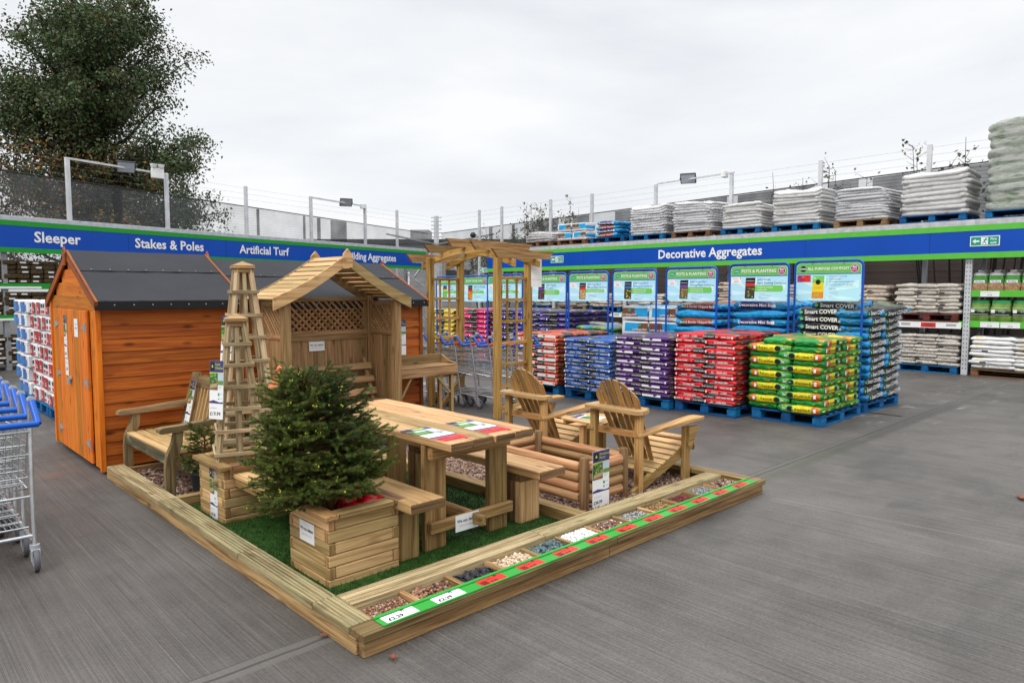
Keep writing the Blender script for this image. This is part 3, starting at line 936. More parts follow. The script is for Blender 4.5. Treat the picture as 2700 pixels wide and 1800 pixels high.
def leaves(cent, spread, count, size, mats, probs, squash=1.0):
    """many small leaf quads scattered round the clump centres"""
    idx = rng.integers(0, len(cent), count)
    p = cent[idx] + rng.normal(0, 1, (count, 3)).clip(-1.7, 1.7) * spread[idx][:, None] * np.array([1, 1, squash])
    d1 = rng.normal(0, 1, (count, 3)); d1 /= np.linalg.norm(d1, axis=1)[:, None]
    d2 = np.cross(d1, rng.normal(0, 1, (count, 3))); d2 /= np.linalg.norm(d2, axis=1)[:, None]
    sz = size * rng.uniform(.6, 1.3, (count, 1))
    a = d1 * sz * .62; b_ = d2 * sz * .36
    v = np.stack([p - a, p + b_ - a * .1, p + a, p - b_ - a * .1], 1).reshape(-1, 3)
    f = np.arange(count * 4).reshape(-1, 4)
    pr = np.array(probs)[idx] if np.ndim(probs) == 2 else np.tile(probs, (count, 1))
    cum = np.cumsum(pr, 1)
    mi = (rng.random((count, 1)) > cum).sum(1).clip(0, len(mats) - 1)
    return v, f, mi
def limb_paths(base, top_z, n, rad_of):
    """trunk and limbs that end inside the crown; returns mesh builder and limb points"""
    m = MB(base); bx, by, _ = base
    tr = [(bx + .12 * math.sin(z * .5), by + .1 * math.cos(z * .7), z) for z in np.linspace(0, top_z * .9, 9)]
    m.tube(tr, [.24 * (1 - i / 9.5) + .02 for i in range(9)], 9)
    pts = []
    for i in range(n):
        z0 = random.uniform(top_z * .16, top_z * .82); a = random.uniform(0, 2 * math.pi)
        z1 = z0 + random.uniform(.6, 1.9)
        r = rad_of(z1) * random.uniform(.6, .98)
        p0 = Vector((bx + .12 * math.sin(z0 * .5), by + .1 * math.cos(z0 * .7), z0))
        p2 = Vector((bx + r * math.cos(a), by + r * math.sin(a), z1))
        p1 = p0.lerp(p2, .5) + Vector((random.uniform(-.2, .2), random.uniform(-.2, .2), -.25))
        path = [p0, p0.lerp(p1, .5), p1, p1.lerp(p2, .5) + Vector((0, 0, .05)), p2]
        m.tube(path, [.075, .06, .045, .03, .012], 5)
        for k in range(6):
            q = p0.lerp(p1, .3 + k * .14) if k < 3 else p1.lerp(p2, (k - 2) * .3)
            pts.append(q)
            sd_ = q + Vector((random.uniform(-.8, .8), random.uniform(-.8, .8), random.uniform(-.1, .75)))
            m.tube([q, q.lerp(sd_, .5) + Vector((0, 0, .06)), sd_], [.02, .014, .006], 4)
            pts.append(sd_)
        pts.append(p2)
    return m, pts
TB = (4.6, 23.5, 0)
def rad(z):
    return float(np.interp(z, [0, 2, 4, 5.5, 7.5, 9.5, 10.8, 12.2], [3.4, 3.8, 3.9, 3.65, 3.2, 2.7, 2.0, .5]))
t = thing('broadleaf_tree', 'large dark green tree with some orange autumn leaves beyond the left fence', 'tree', TB)
m, pts = limb_paths(TB, 11.9, 120, rad)
m.build('trunk', bark, t)
ce = np.array([(p.x - TB[0], p.y - TB[1], p.z) for p in pts])
ce = ce[ce[:, 2] > 1.2]
spr = rng.uniform(.15, .40, len(ce))
low = (ce[:, 2] < 6.2) & (ce[:, 0] < .9)
pr = np.where(low[:, None], np.where(rng.random((len(ce), 1)) < .5, [[.42, .33, .25]], [[.6, .37, .03]]), np.where(rng.random((len(ce), 1)) < .35, [[.7, .29, .01]], [[.94, .055, .005]]))
v, f, mi = leaves(ce, spr, 155000, .086, [lf_dark, lf_brown, lf_org], pr, .7)
link('crown', npmesh('crown', v, f, [lf_dark, lf_brown, lf_org], mi), t)
# thin bare tree at the far left edge
TB2 = (-1.6, 25.5, 0)
t = thing('bare_tree', 'thin almost leafless tree at the top left edge of the view', 'tree', TB2)
m = MB()
m.tube([(0, 0, 0), (.15, 0, 4), (.3, .1, 8), (.3, .1, 12.5)], [.17, .12, .07, .02], 7)
tw = []
for i in range(150):
    z0 = random.uniform(3.5, 12); a = random.uniform(0, 2 * math.pi); l = random.uniform(.8, 2.4) * (1.1 - z0 / 20)
    p0 = Vector((.15 + z0 * .015, 0, z0)); p1 = p0 + Vector((math.cos(a) * l, math.sin(a) * l, l * .85)); 
    m.tube([p0, p0.lerp(p1, .5) + Vector((0, 0, -.06)), p1], [.022, .015, .006], 4)
    for k in range(5):
        q = p0.lerp(p1, random.uniform(.4, 1)); q2 = q + Vector((random.uniform(-.5, .5), random.uniform(-.5, .5), random.uniform(0, .7)))
        m.tube([q, q2], [.009, .004], 3); tw.append(tuple(q2))
m.build('branches', bark, t)
v, f, mi = leaves(np.array(tw), np.full(len(tw), .12), 2600, .1, [lf_brown], [1.0])
link('leaves', npmesh('leaves', v, f, [lf_brown], mi), t)
# scrubby growth looking over the right fence
def shrub(label, loc, hgt, wd, n, cnt, mats, probs):
    t = thing('shrub', label, 'shrub', loc)
    m = MB(); tips = []
    for i in range(n):
        y = random.uniform(-wd, wd); h = hgt * random.uniform(.78, 1.0)
        x = random.uniform(-.3, .3)
        pts = [Vector((x * .5, y * .6, 0)), Vector((x, y * .85, h * .5)), Vector((x * 1.2, y, h))]
        m.tube(pts, [.025, .016, .005], 4)
        for k in range(9):
            q = pts[1].lerp(pts[2], random.uniform(.2, 1)); q2 = q + Vector((random.uniform(-.2, .2), random.uniform(-.3, .3), random.uniform(0, .28)))
            m.tube([q, q2], [.007, .003], 3); tips.append(tuple(q2)); tips.append(tuple(q))
    m.build('stems', bark, t)
    v, f, mi = leaves(np.array(tips), np.full(len(tips), .07), cnt, .075, mats, probs)
    link('foliage', npmesh('foliage', v, f, mats, mi), t)
shrub('thin yellowing shrub showing above the fence left of the stacked wrapped pallets', (16.6, 14.6, 0), 4.75, 1.5, 26, 2300, [lf_yel, lf_brown], [.6, .4])
shrub('sparse brown twigs above the right fence, left of the last tall post', (16.4, 5.0, 0), 4.72, 1.5, 20, 900, [lf_brown, lf_yel], [.55, .45])
shrub('sparse brown twigs above the right fence beside the green wrapped pallet', (16.3, 1.6, 0), 4.95, 1.3, 18, 700, [lf_brown, lf_yel], [.75, .25])
shrub('dark bush behind the netting at the fence corner', (17.6, 18.6, 0), 4.1, 1.3, 22, 2600, [lf_dark, lf_brown], [.7, .3])
# ================================================================ THE DISPLAY BED
w_deck = wood('decking', (.50, .40, .22), (.22, .155, .07), .6, .65, groove=.021, stain=.45, green=.22)
w_sleep = wood('bed_timber', (.47, .31, .14), (.20, .11, .04), .62, .7, stain=.45)
w_light = wood('pale_pine', (.60, .405, .19), (.36, .215, .085), .6, .6, stain=.15)
w_table = wood('table_pine', (.57, .37, .175), (.34, .185, .075), .55, .75, stain=.22)
w_leg = wood('leg_pine', (.45, .27, .11), (.22, .115, .04), .6, .6, stain=.35)
w_post = wood('yellow_post_pine', (.60, .36, .115), (.31, .155, .035), .58, .8, stain=.2)
w_grey = wood('weathered_bench_timber', (.36, .25, .125), (.15, .095, .045), .65, .5, stain=.45, green=.06)
w_chair = wood('brown_chair_pine', (.54, .325, .125), (.29, .15, .048), .58, .8, stain=.3)
w_log = wood('rounded_log', (.52, .30, .145), (.31, .155, .065), .55, .6, stain=.35)
w_dark = wood('dark_end_timber', (.25, .145, .065), (.10, .053, .022), .6, .5, stain=.5)
w_arb = wood('arbour_pine', (.43, .265, .125), (.23, .125, .052), .6, .7, stain=.2)
w_shed = wood('shed_cladding', (.50, .135, .016), (.29, .062, .008), .5, 1.0, hue=.25, val=.6, stain=.15, stain_col=(.08, .02, .006))
w_door = wood('shed_door', (.70, .215, .012), (.48, .115, .006), .5, .7, stain=.2, stain_col=(.22, .06, .006))
w_barge = wood('shed_bargeboard', (.42, .09, .014), (.22, .042, .007), .55, .5, stain=.25, stain_col=(.1, .03, .01))
ZD = .114
bed = thing('display_bed', 'low rectangular display bed framed in timber and grooved decking boards on the concrete', 'raised bed', (0, 0, 0))
def part(name, mat, parent, *boxes, **k):
    m = MB(k.get('off', (0, 0, 0)))
    for b_ in boxes:
        m.box(*b_, ch=k.get('ch', .003))
    return m.build(name, mat, parent)
w_front = wood('damp_front_timber', (.38, .23, .095), (.15, .08, .03), .55, .7, stain=.5)
part('timber', w_front, bed, (.0, 0, 0, 1.72, .045, .076))
part('timber', w_front, bed, (1.724, 0, 0, 3.67, .045, .076))
part('timber', w_sleep, bed, (-.012, .048, 0, .035, 4.1, .076))
part('timber', w_sleep, bed, (3.625, .048, 0, 3.67, 4.1, .076))
part('timber', w_sleep, bed, (.038, 4.055, 0, 3.62, 4.1, .076))
for a, b_ in ((.105, .44), (.445, 1.32), (1.325, 2.72), (2.725, 4.08)):
    part('deck_board', w_deck, bed, (-.016, a, .077, .112, b_, ZD))
w_wet = wood('wet_decking', (.25, .165, .07), (.10, .058, .022), .5, .6, stain=.5)
part('deck_board', w_wet, bed, (-.012, -.018, .077, 1.78, .1, ZD))
part('deck_board', w_wet, bed, (1.784, -.018, .077, 3.68, .1, ZD))
part('deck_board', w_sleep, bed, (3.555, .105, .077, 3.672, 4.08, ZD))
for a, b_ in ((.115, 1.47), (1.475, 2.5), (2.505, 3.55)):
    part('deck_board', w_deck, bed, (a, .297, .04, b_, .438, ZD))
part('deck_board', w_sleep, bed, (1.93, .442, .03, 2.03, 4.05, ZD - .004))
part('deck_board', w_sleep, bed, (.115, 2.72, .03, 1.925, 2.8, ZD - .01))
for i in range(1, 12):
    x = .115 + i * (3.44 / 12)
    part('divider', w_sleep, bed, (x - .014, .103, .03, x + .014, .294, .094))
# ---- artificial grass on the left half, gravel beds
grass_m = pm('artificial_grass', (.026, .078, .010), .75, 0, .35, 14)
n = 60000
px = rng.uniform(.12, 1.92, n); py = rng.uniform(.442, 2.71, n)
hh = rng.uniform(.014, .026, n); an = rng.uniform(0, 2 * math.pi, n); ww = .0016
lean = rng.normal(0, .008, (n, 2)); lean[:, 1] -= .004
v = np.zeros((n, 3, 3))
v[:, 0] = np.stack([px - ww * np.cos(an), py - ww * np.sin(an), np.full(n, .028)], 1)
v[:, 1] = np.stack([px + ww * np.cos(an), py + ww * np.sin(an), np.full(n, .028)], 1)
v[:, 2] = np.stack([px + lean[:, 0], py + lean[:, 1], .028 + hh], 1)
vv = np.concatenate([v.reshape(-1, 3), np.array([[.113, .346, .03], [1.929, .346, .03], [1.929, 2.719, .03], [.113, 2.719, .03]])])
ff = np.arange(n * 3).reshape(-1, 3)
ff = np.concatenate([ff, [[3 * n, 3 * n + 1, 3 * n + 2], [3 * n, 3 * n + 2, 3 * n + 3]]])
tag(link('artificial_grass', npmesh('artificial_grass', vv, ff, grass_m)), 'dark green artificial grass under the chunky table', 'artificial grass', None, 'stuff')
_ico = {}
def ico(lev):
    if lev not in _ico:
        import bmesh
        b = bmesh.new(); bmesh.ops.create_icosphere(b, subdivisions=lev, radius=1)
        b.verts.ensure_lookup_table()
        _ico[lev] = (np.array([q.co[:] for q in b.verts]), np.array([[q.index for q in f_.verts] for f_ in b.faces]))
        b.free()
    return _ico[lev]
def pebbles(name, label, area, n, size, mats, z, lev=1, flat=.6, chip=0.0, mound=0.0):
    """a layer of single pebbles, each its own lump"""
    V, F = ico(lev)
    x0, y0, x1, y1 = area
    vs = []; fs = []; mi = []
    k = len(V)
    P = np.stack([rng.uniform(x0 + size * .5, x1 - size * .5, n), rng.uniform(y0 + size * .5, y1 - size * .5, n), np.zeros(n)], 1)
    mid_ = 1 - np.maximum(abs((P[:, 0] - (x0 + x1) / 2) / ((x1 - x0) / 2)), abs((P[:, 1] - (y0 + y1) / 2) / ((y1 - y0) / 2)))
    P[:, 2] = z + rng.uniform(-.2, .55, n) * size + mound * np.minimum(mid_ * 2, 1)
    for i in range(n):
        s = size * rng.uniform(.55, 1.15) * np.array([rng.uniform(.75, 1.25), rng.uniform(.6, 1.0), flat * rng.uniform(.6, 1.1)]) * .5
        q = V * s
        if chip:
            q = V * (1 + chip * rng.normal(0, 1, (k, 1)).clip(-1, 1)) * s
        e_ = Euler((rng.uniform(-.7, .7), rng.uniform(-.7, .7), rng.uniform(0, 6.28))).to_matrix()
        vs.append(q @ np.array(e_).T + P[i]); fs.append(F + i * k)
        mi.append(np.full(len(F), rng.integers(0, len(mats))))
    b_ = np.array([[x0, y0, z - .004], [x1, y0, z - .004], [x1, y1, z - .004], [x0, y1, z - .004]])
    vs = np.concatenate(vs + [b_]); m0 = n * k
    fs = np.concatenate(fs + [np.array([[m0, m0 + 1, m0 + 2], [m0, m0 + 2, m0 + 3]])])
    mi = np.concatenate(mi + [np.zeros(2)])
    return tag(link(name, npmesh(name, vs, fs, mats, mi, chip == 0)), label, 'gravel', None, 'stuff')
def stone(*cs, rough=.6):
    return [pm('stone_%d_%d_%d' % tuple(int(x * 999) for x in c), c, rough, 0, .2, 40) for c in cs]
brown = stone((.26, .10, .045), (.17, .065, .035), (.34, .19, .11), (.10, .055, .04), (.29, .13, .065))
trays = [
    ('fine brown pea gravel in the tray nearest the front left corner', 620, .0135, brown + stone((.45, .36, .28)), 0, .8, .045, 0),
    ('reddish brown pebbles in the tray between pea gravel and black slate', 190, .027, brown + stone((.33, .2, .13), (.10, .09, .09)), 0, .7, .042, .004),
    ('black slate chippings in the tray beside the cream stones', 230, .027, stone((.028, .028, .034), (.045, .045, .055), (.02, .02, .025)), .35, .4, .042, .004),
    ('cream limestone pieces in the tray beside the blue slate', 190, .025, stone((.60, .47, .33), (.52, .38, .25), (.66, .54, .42)), .25, .8, .046, .006),
    ('blue green slate chippings in the tray beside the white chips', 200, .03, stone((.10, .15, .16), (.13, .19, .20), (.07, .11, .12)), .35, .4, .046, .008),
    ('bright white marble chips heaped in a tray', 420, .017, stone((.80, .79, .77), (.72, .71, .69)), .25, .8, .052, .016),
    ('mixed brown and white flint pebbles in the tray right of the white chips', 260, .023, brown + stone((.55, .5, .44), (.14, .14, .15)), .1, .8, .046, .006),
    ('blue grey beach pebbles in a tray', 290, .021, stone((.20, .20, .21), (.28, .26, .24), (.12, .125, .135), (.40, .37, .33)), 0, .75, .045, .004),
    ('golden brown fine gravel in a tray left of the red chips', 520, .014, stone((.26, .14, .05), (.16, .08, .03), (.42, .28, .13)), .1, .8, .046, .004),
    ('dark red chippings in a tray', 380, .018, stone((.16, .028, .022), (.11, .022, .02)), .25, .8, .046, .006),
    ('mid grey granite chippings in a tray', 420, .017, stone((.19, .20, .21), (.12, .125, .13), (.30, .30, .31)), .3, .7, .047, .006),
    ('large smooth brown cobbles in the tray at the far right end', 70, .043, stone((.22, .12, .085), (.30, .19, .14), (.15, .09, .07), (.34, .26, .21)), 0, .65, .045, .008)]
for i, (lab, n, sz, mats, chip, fl, z, mo) in enumerate(trays):
    a = .115 + i * 3.44 / 12 + .015; b_ = a + 3.44 / 12 - .03
    pebbles('gravel', lab, (a, .103, b_, .295), int(n * 1.6), sz, mats, z + .022, 1, fl, chip, mo)
pink = stone((.27, .17, .12), (.20, .12, .085), (.35, .25, .19), (.15, .10, .08))
pebbles('gravel', 'pinkish brown stone chippings under the two slatted chairs and the log planter', (2.035, .442, 3.55, 3.2), 8500, .03, pink, .03, 1, .7, .28)
pebbles('gravel', 'pale brown stone chippings under the garden bench', (.115, 2.81, 1.9, 4.05), 2600, .036, pink + stone((.42, .34, .28)), .03, 1, .6, .28)
# ---- green price rail with its tickets
pr = thing('price_rail', 'long bright green price rail with white and red tickets along the front of the bed', 'price rail', (0, 0, 0))
rail = pm('price_rail_green', (.035, .31, .045), .3, 0, .05)
m = MB(); m.box(.1, -.006, ZD + .001, 3.56, .068, ZD + .006); m.box(.1, .0685, ZD + .001, 3.56, .086, ZD + .016); m.box(.1, -.014, ZD + .001, 3.56, -.0065, ZD + .012)
m.build('rail', rail, pr)
def icon(c, x, y, s):
    c.rect(x - s, y - s, x - s * .4, y + s, 'black', 2); c.rect(x + s * .4, y - s, x + s, y + s, 'black', 2); c.rect(x - s, y + s * .5, x + s, y + s, 'black', 2)
for i in range(12):
    red_ = i > 1
    c = Card(.178 if not red_ else .175, .068, .0012, 'card_white' if not red_ else 'red')
    if not red_:
        c.text('£2.29', -.03, -.012, .037, 'black', 2, .03)
        c.text('Pea Gravel' if i == 0 else 'Plum Pebble', -.075, .024, .011, 'grey', 2, 0, 'LEFT')
        c.text('20mm', -.075, .011, .009, 'grey', 2, 0, 'LEFT')
        icon(c, .03, .027, .008)
    else:
        c.rect(-.08, -.032, -.035, .012, 'darkred', 1)
        c.text('SAVE', -.056, .0, .0135, 'black', 2, .02); c.text('NOW', -.056, -.018, .0135, 'black', 2, .02)
        c.text('£3.99', .0, -.018, .022, 'black', 2, .02)
        for q in range(3): c.rect(-.025, .008 + q * .008, .03 - q * .01, .010 + q * .008, 'darkred', 1)
        icon(c, .04, .026, .008)
    x = .115 + (i + .5) * 3.44 / 12 - .045
    link('price_ticket', c.me('price_ticket'), pr, (x, .0315, ZD + .0078))
    
# ================================================================ SIGN CARDS
def product_card(wd, ht, title, price, fl=None, seedv=0):
    """tall leaflet: dark violet head with lime title, photo print, small print, white foot with price"""
    c = Card(wd, ht, .0025, 'card_white')
    t_ = ht / 2; b_ = -ht / 2; l = -wd / 2; r = wd / 2
    c.rect(l, t_ - ht * .2, r, t_, 'navy')
    c.rect(l + wd * .07, t_ - ht * .17, l + wd * .33, t_ - ht * .03, 'black', 2)
    c.poly([(l + wd * .13, t_ - ht * .11), (l + wd * .2, t_ - ht * .06), (l + wd * .27, t_ - ht * .11), (l + wd * .2, t_ - ht * .125)], 'lime', 3)
    for i, s_ in enumerate(title):
        c.text(s_, l + wd * .39, t_ - ht * (.065 + i * .062), ht * .058, 'lime', 2, .012, 'LEFT')
    # photo print
    y1 = t_ - ht * .21; y0 = t_ - ht * .50
    c.rect(l, y0, l + wd * .60, y1, 'leaf_print', 1)
    r_ = random.Random(seedv)
    for i in range(26):
        x = l + wd * r_.uniform(.05, .53); y = y0 + (y1 - y0) * r_.uniform(.35, .93); s_ = wd * r_.uniform(.02, .07)
        c.disc(x, y, s_, r_.choice(['grass_print', 'leaf_print', 'lightgreen', 'tan_print']), 2, 7)
    c.poly([(l + wd * .04, y0 + ht * .02), (l + wd * .55, y0 + ht * .05), (l + wd * .58, y0 + ht * .12), (l + wd * .06, y0 + ht * .09)], 'tan_print', 3)
    c.poly([(l + wd * .04, y0), (l + wd * .6, y0), (l + wd * .6, y0 + ht * .04), (l + wd * .04, y0 + ht * .012)], 'brown_print', 3)
    c.poly([(l, y1), (l + wd * .2, y1 + ht * .008), (l + wd * .6, y1 + ht * .004), (r, y1 - ht * .01), (r, y1 - ht * .016), (l + wd * .5, y1 - ht * .004), (l, y1 - ht * .02)], 'lime', 3)
    c.rect(l + wd * .62, y0 + ht * .09, r, y1 - ht * .01, 'sky_print', 1)
    c.rect(l + wd * .62, y0 + ht * .09, r, y0 + ht * .16, 'grass_print', 2)
    for i in range(2): c.rect(l + wd * .66, y0 + ht * (.06 - i * .03), l + wd * (.9 - .05 * i), y0 + ht * (.067 - i * .03), 'smallprint', 2)
    c.rect(l + wd * .62, y0 - ht * .10, l + wd * .74, y0 - ht * .05, 'teal', 1); c.disc(l + wd * .68, y0 - ht * .15, wd * .05, 'teal', 1, 6)
    for i in range(2): c.rect(l + wd * .79, y0 - ht * (.07 + i * .08), l + wd * .95, y0 - ht * (.06 + i * .08), 'smallprint', 1)
    c.poly([(l, b_ + ht * .30), (l + wd * .3, b_ + ht * .325), (l + wd * .75, b_ + ht * .29), (r, b_ + ht * .30), (r, b_ + ht * .268), (l, b_ + ht * .268)], 'navy', 1)
    c.rect(l, b_, r, b_ + ht * .265, 'card_white', 2)
    c.text(' '.join(title), l + wd * .06, b_ + ht * .19, ht * .028, 'grey', 3, 0, 'LEFT')
    c.text(price, l + wd * .06, b_ + ht * .09, ht * .085, 'black', 3, .02, 'LEFT')
    return c
def we_can_deliver(name, label, loc, rot, wd=.17, ht=.095):
    c = Card(wd, ht, .0008, 'card_white')
    c.text('We can deliver', 0, ht * .12, wd * .14, 'black', 2, .018)
    c.text('Please ask a member of staff for details', 0, -ht * .16, wd * .042, 'black', 2)
    return tag(link(name, c.me(name), None, loc, rot), label, 'paper notice')

# ================================================================ CHUNKY TABLE AND BENCHES
tb = thing('picnic_table', 'chunky pine table of four thick planks on wide board legs', 'table', (1.25, 1.36, 0))
o_ = (1.25, 1.36, 0)
for i in range(4):
    a = .9 + i * .1745
    y_ = .515 + random.uniform(-.006, .006)
    m = MB(o_); m.box(a, y_, .688, a + .167, 2.2, .74, ch=.008); m.box(a + .005, y_ - .0015, .692, a + .162, y_ - .0002, .736, mi=1, ch=.0005); m.build('table_plank', [w_table, w_dark], tb)
for y0, y1 in ((.765, .81), (1.93, 1.975)):
    part('leg', w_leg, tb, (.905, y0, .03, 1.065, y1, .686), off=o_, ch=.004)
    part('leg', w_leg, tb, (1.425, y0, .03, 1.585, y1, .686), off=o_, ch=.004)
for y0, y1 in ((.715, .762), (1.88, 1.927)):
    part('top_rail', w_leg, tb, (.92, y0, .60, 1.57, y1, .686), off=o_, ch=.004)
for y0, y1 in ((.72, .762), (1.978, 2.02)):
    part('cross_rail', w_leg, tb, (.915, y0, .145, 1.6, y1, .215), off=o_, ch=.006)
part('stretcher', w_leg, tb, (1.235, .655, .135, 1.28, 2.1, .205), off=o_, ch=.005) if False else part('stretcher', w_leg, tb, (1.235, .768, .145, 1.28, 1.975, .215), off=o_, ch=.005)
part('stretcher_end', w_leg, tb, (1.235, .63, .145, 1.28, .718, .215), off=o_, ch=.005)
for lab, x0 in (('thick pine bench on the spruce side of the chunky table', .64), ('thick pine bench on the log planter side of the chunky table', 1.67)):
    b_ = thing('bench', lab, 'bench', (x0 + .12, 1.38, 0))
    q = (x0 + .12, 1.38, 0)
    part('seat', w_table, b_, (x0, .545, .372, x0 + .24, 2.2, .43), off=q, ch=.007)
    for y in (.74, 1.9):
        part('leg', w_light if x0 > 1 else w_leg, b_, (x0 + .01, y, .03, x0 + .2, y + .05, .318), off=q, ch=.004)
        part('leg', w_dark, b_, (x0 + .01, y + .052, .03, x0 + .2, y + .15, .318), off=q, ch=.004)
        part('bearer', w_dark, b_, (x0 + .015, y, .319, x0 + .195, y + .15, .371), off=q, ch=.004)
    part('seat_edge', w_dark, b_, (x0 + .002, .532, .374, x0 + .238, .5445, .428), off=q, ch=.004)
for i, (x, lab) in enumerate(((.985, 'printed leaflet with red offer strip on the left planks of the table'), (1.335, 'printed leaflet with red offer strip on the right planks of the table'))):
    c = Card(.205, .44, .0006, 'card_white')
    c.rect(-.1025, .15, .1025, .22, 'navy'); c.rect(-.09, .16, -.045, .21, 'black', 2); c.rect(-.03, .165, .06, .2, 'lime', 2)
    c.rect(-.1025, .02, .03, .145, 'leaf_print', 1); c.rect(-.1, .035, .0, .09, 'grass_print', 2); c.rect(-.06, .1, .02, .14, 'sky_print', 2); c.rect(.035, .06, .10, .145, 'sky_print', 1)
    c.rect(.04, -.02, .06, .01, 'teal', 1)
    for q in range(4): c.rect(.035, .05 - q * .012, .095, .044 - q * .012, 'smallprint', 2)
    c.rect(-.09, -.03, -.0, -.012, 'smallprint', 1)
    c.rect(-.1025, -.105, .1025, -.075, 'navy', 1)
    c.rect(-.1025, -.22, .1025, -.11, 'red', 2)
    c.text('SAVE', -.05, -.15, .04, 'black', 3, .02); c.text('£10', .04, -.16, .045, 'darkred', 3, .02)
    for q in range(3): c.rect(-.08, -.19 - q * .008, .07, -.187 - q * .008, 'darkred', 3)
    tag(link('leaflet', c.me('leaflet'), None, (x + .02, .80, .7415), (0, 0, R(2 - 3 * i))), lab, 'leaflet')
we_can_deliver('notice', 'small white We can deliver notice fixed to the table cross rail near the grass', (1.195, .7175, .17), (R(90), 0, 0), .19, .105)

# ================================================================ PLANTER BENCH (two boxes joined by a seat)
def box_planter(root, x0, y0, off, sz=.45, h=.40, mats=None):
    rows = 6; rh = h / rows
    for k, (f0, f1, axis) in enumerate((((x0, y0), (x0 + sz, y0), 0), ((x0, y0 + sz), (x0 + sz, y0 + sz), 0), ((x0, y0), (x0, y0 + sz), 1), ((x0 + sz, y0), (x0 + sz, y0 + sz), 1))):
        m = MB(off)
        for r in range(rows):
            z0 = .004 + r * rh; z1 = z0 + rh - .003
            long_ = (r % 2 == 0) == (axis == 0)
            e_ = 0 if long_ else .042
            if axis == 0:
                yy = f0[1] if k == 0 else f0[1] - .04
                m.box(f0[0] + e_, yy, z0, f1[0] - e_, yy + .04, z1, ax=0, ch=.005)
                if k == 0 and e_:
                    for xa in (f0[0] + .003, f1[0] - .037): m.box(xa, yy - .0012, z0 + .003, xa + .034, yy - .0002, z1 - .003, mi=1, ch=.0004)
            else:
                xx = f0[0] if k == 2 else f0[0] - .04
                m.box(xx, f0[1] + e_, z0, xx + .04, f1[1] - e_, z1, ax=1, ch=.005)
                if k == 2 and e_:
                    for ya_ in (f0[1] + .003, f1[1] - .037): m.box(xx - .0012, ya_, z0 + .003, xx - .0002, ya_ + .034, z1 - .003, mi=1, ch=.0004)
        m.build('side_panel', [w_light, w_leg], root)
    for nm, q in (('rim', (x0 - .035, y0 - .035, h + .003, x0 + .05, y0 + sz + .035, h + .034)), ('rim', (x0 + sz - .05, y0 - .035, h + .003, x0 + sz + .035, y0 + sz + .035, h + .034)),
                  ('rim', (x0 + .052, y0 - .035, h + .003, x0 + sz - .052, y0 + .05, h + .034)), ('rim', (x0 + .052, y0 + sz - .05, h + .003, x0 + sz - .052, y0 + sz + .035, h + .034))):
        m = MB(off); m.box(*q, ch=.005); m.build(nm, w_dark if (q[0] > x0 + .3 or (y0 > 2 and q[1] < y0 and q[0] > x0)) else w_sleep if q[0] > x0 else w_leg, root)
    m = MB(off); m.box(x0 + .042, y0 + .042, .06, x0 + sz - .042, y0 + sz - .042, .075); m.build('base', w_dark, root)
o_ = (.44, 1.6, 0)
pb = thing('planter_bench', 'pale pine bench of two finger jointed box planters joined by a seat', 'planter bench', o_)
ox, oy = .222, .705
box_planter(pb, ox, oy, o_)
box_planter(pb, ox, 2.12, o_)
m = MB(o_)
for i in range(3): m.box(ox + .06 + i * .115, oy + .456, .345, ox + .17 + i * .115, 2.115, .372, ch=.004)
m.build('seat', w_light, pb)
m = MB(o_); m.box(ox + .07, oy + .456, .285, ox + .1, 2.115, .344); m.box(ox + .35, oy + .456, .285, ox + .38, 2.115, .344); m.build('seat_rail', w_leg, pb)
we_can_deliver('notice', 'small white We can deliver notice on the left face of the spruce planter', (ox - .0025, oy + .235, .28), card_rot(180), .17, .115)
c = product_card(.13, .36, ['Linear', 'Planter'], '£69.00', seedv=3)
tag(link('product_leaflet', c.me('product_leaflet'), None, (ox - .003, 2.3, .205), card_rot(180)), 'tall leaflet with price on the left end of the rear box planter, below the obelisks', 'leaflet')

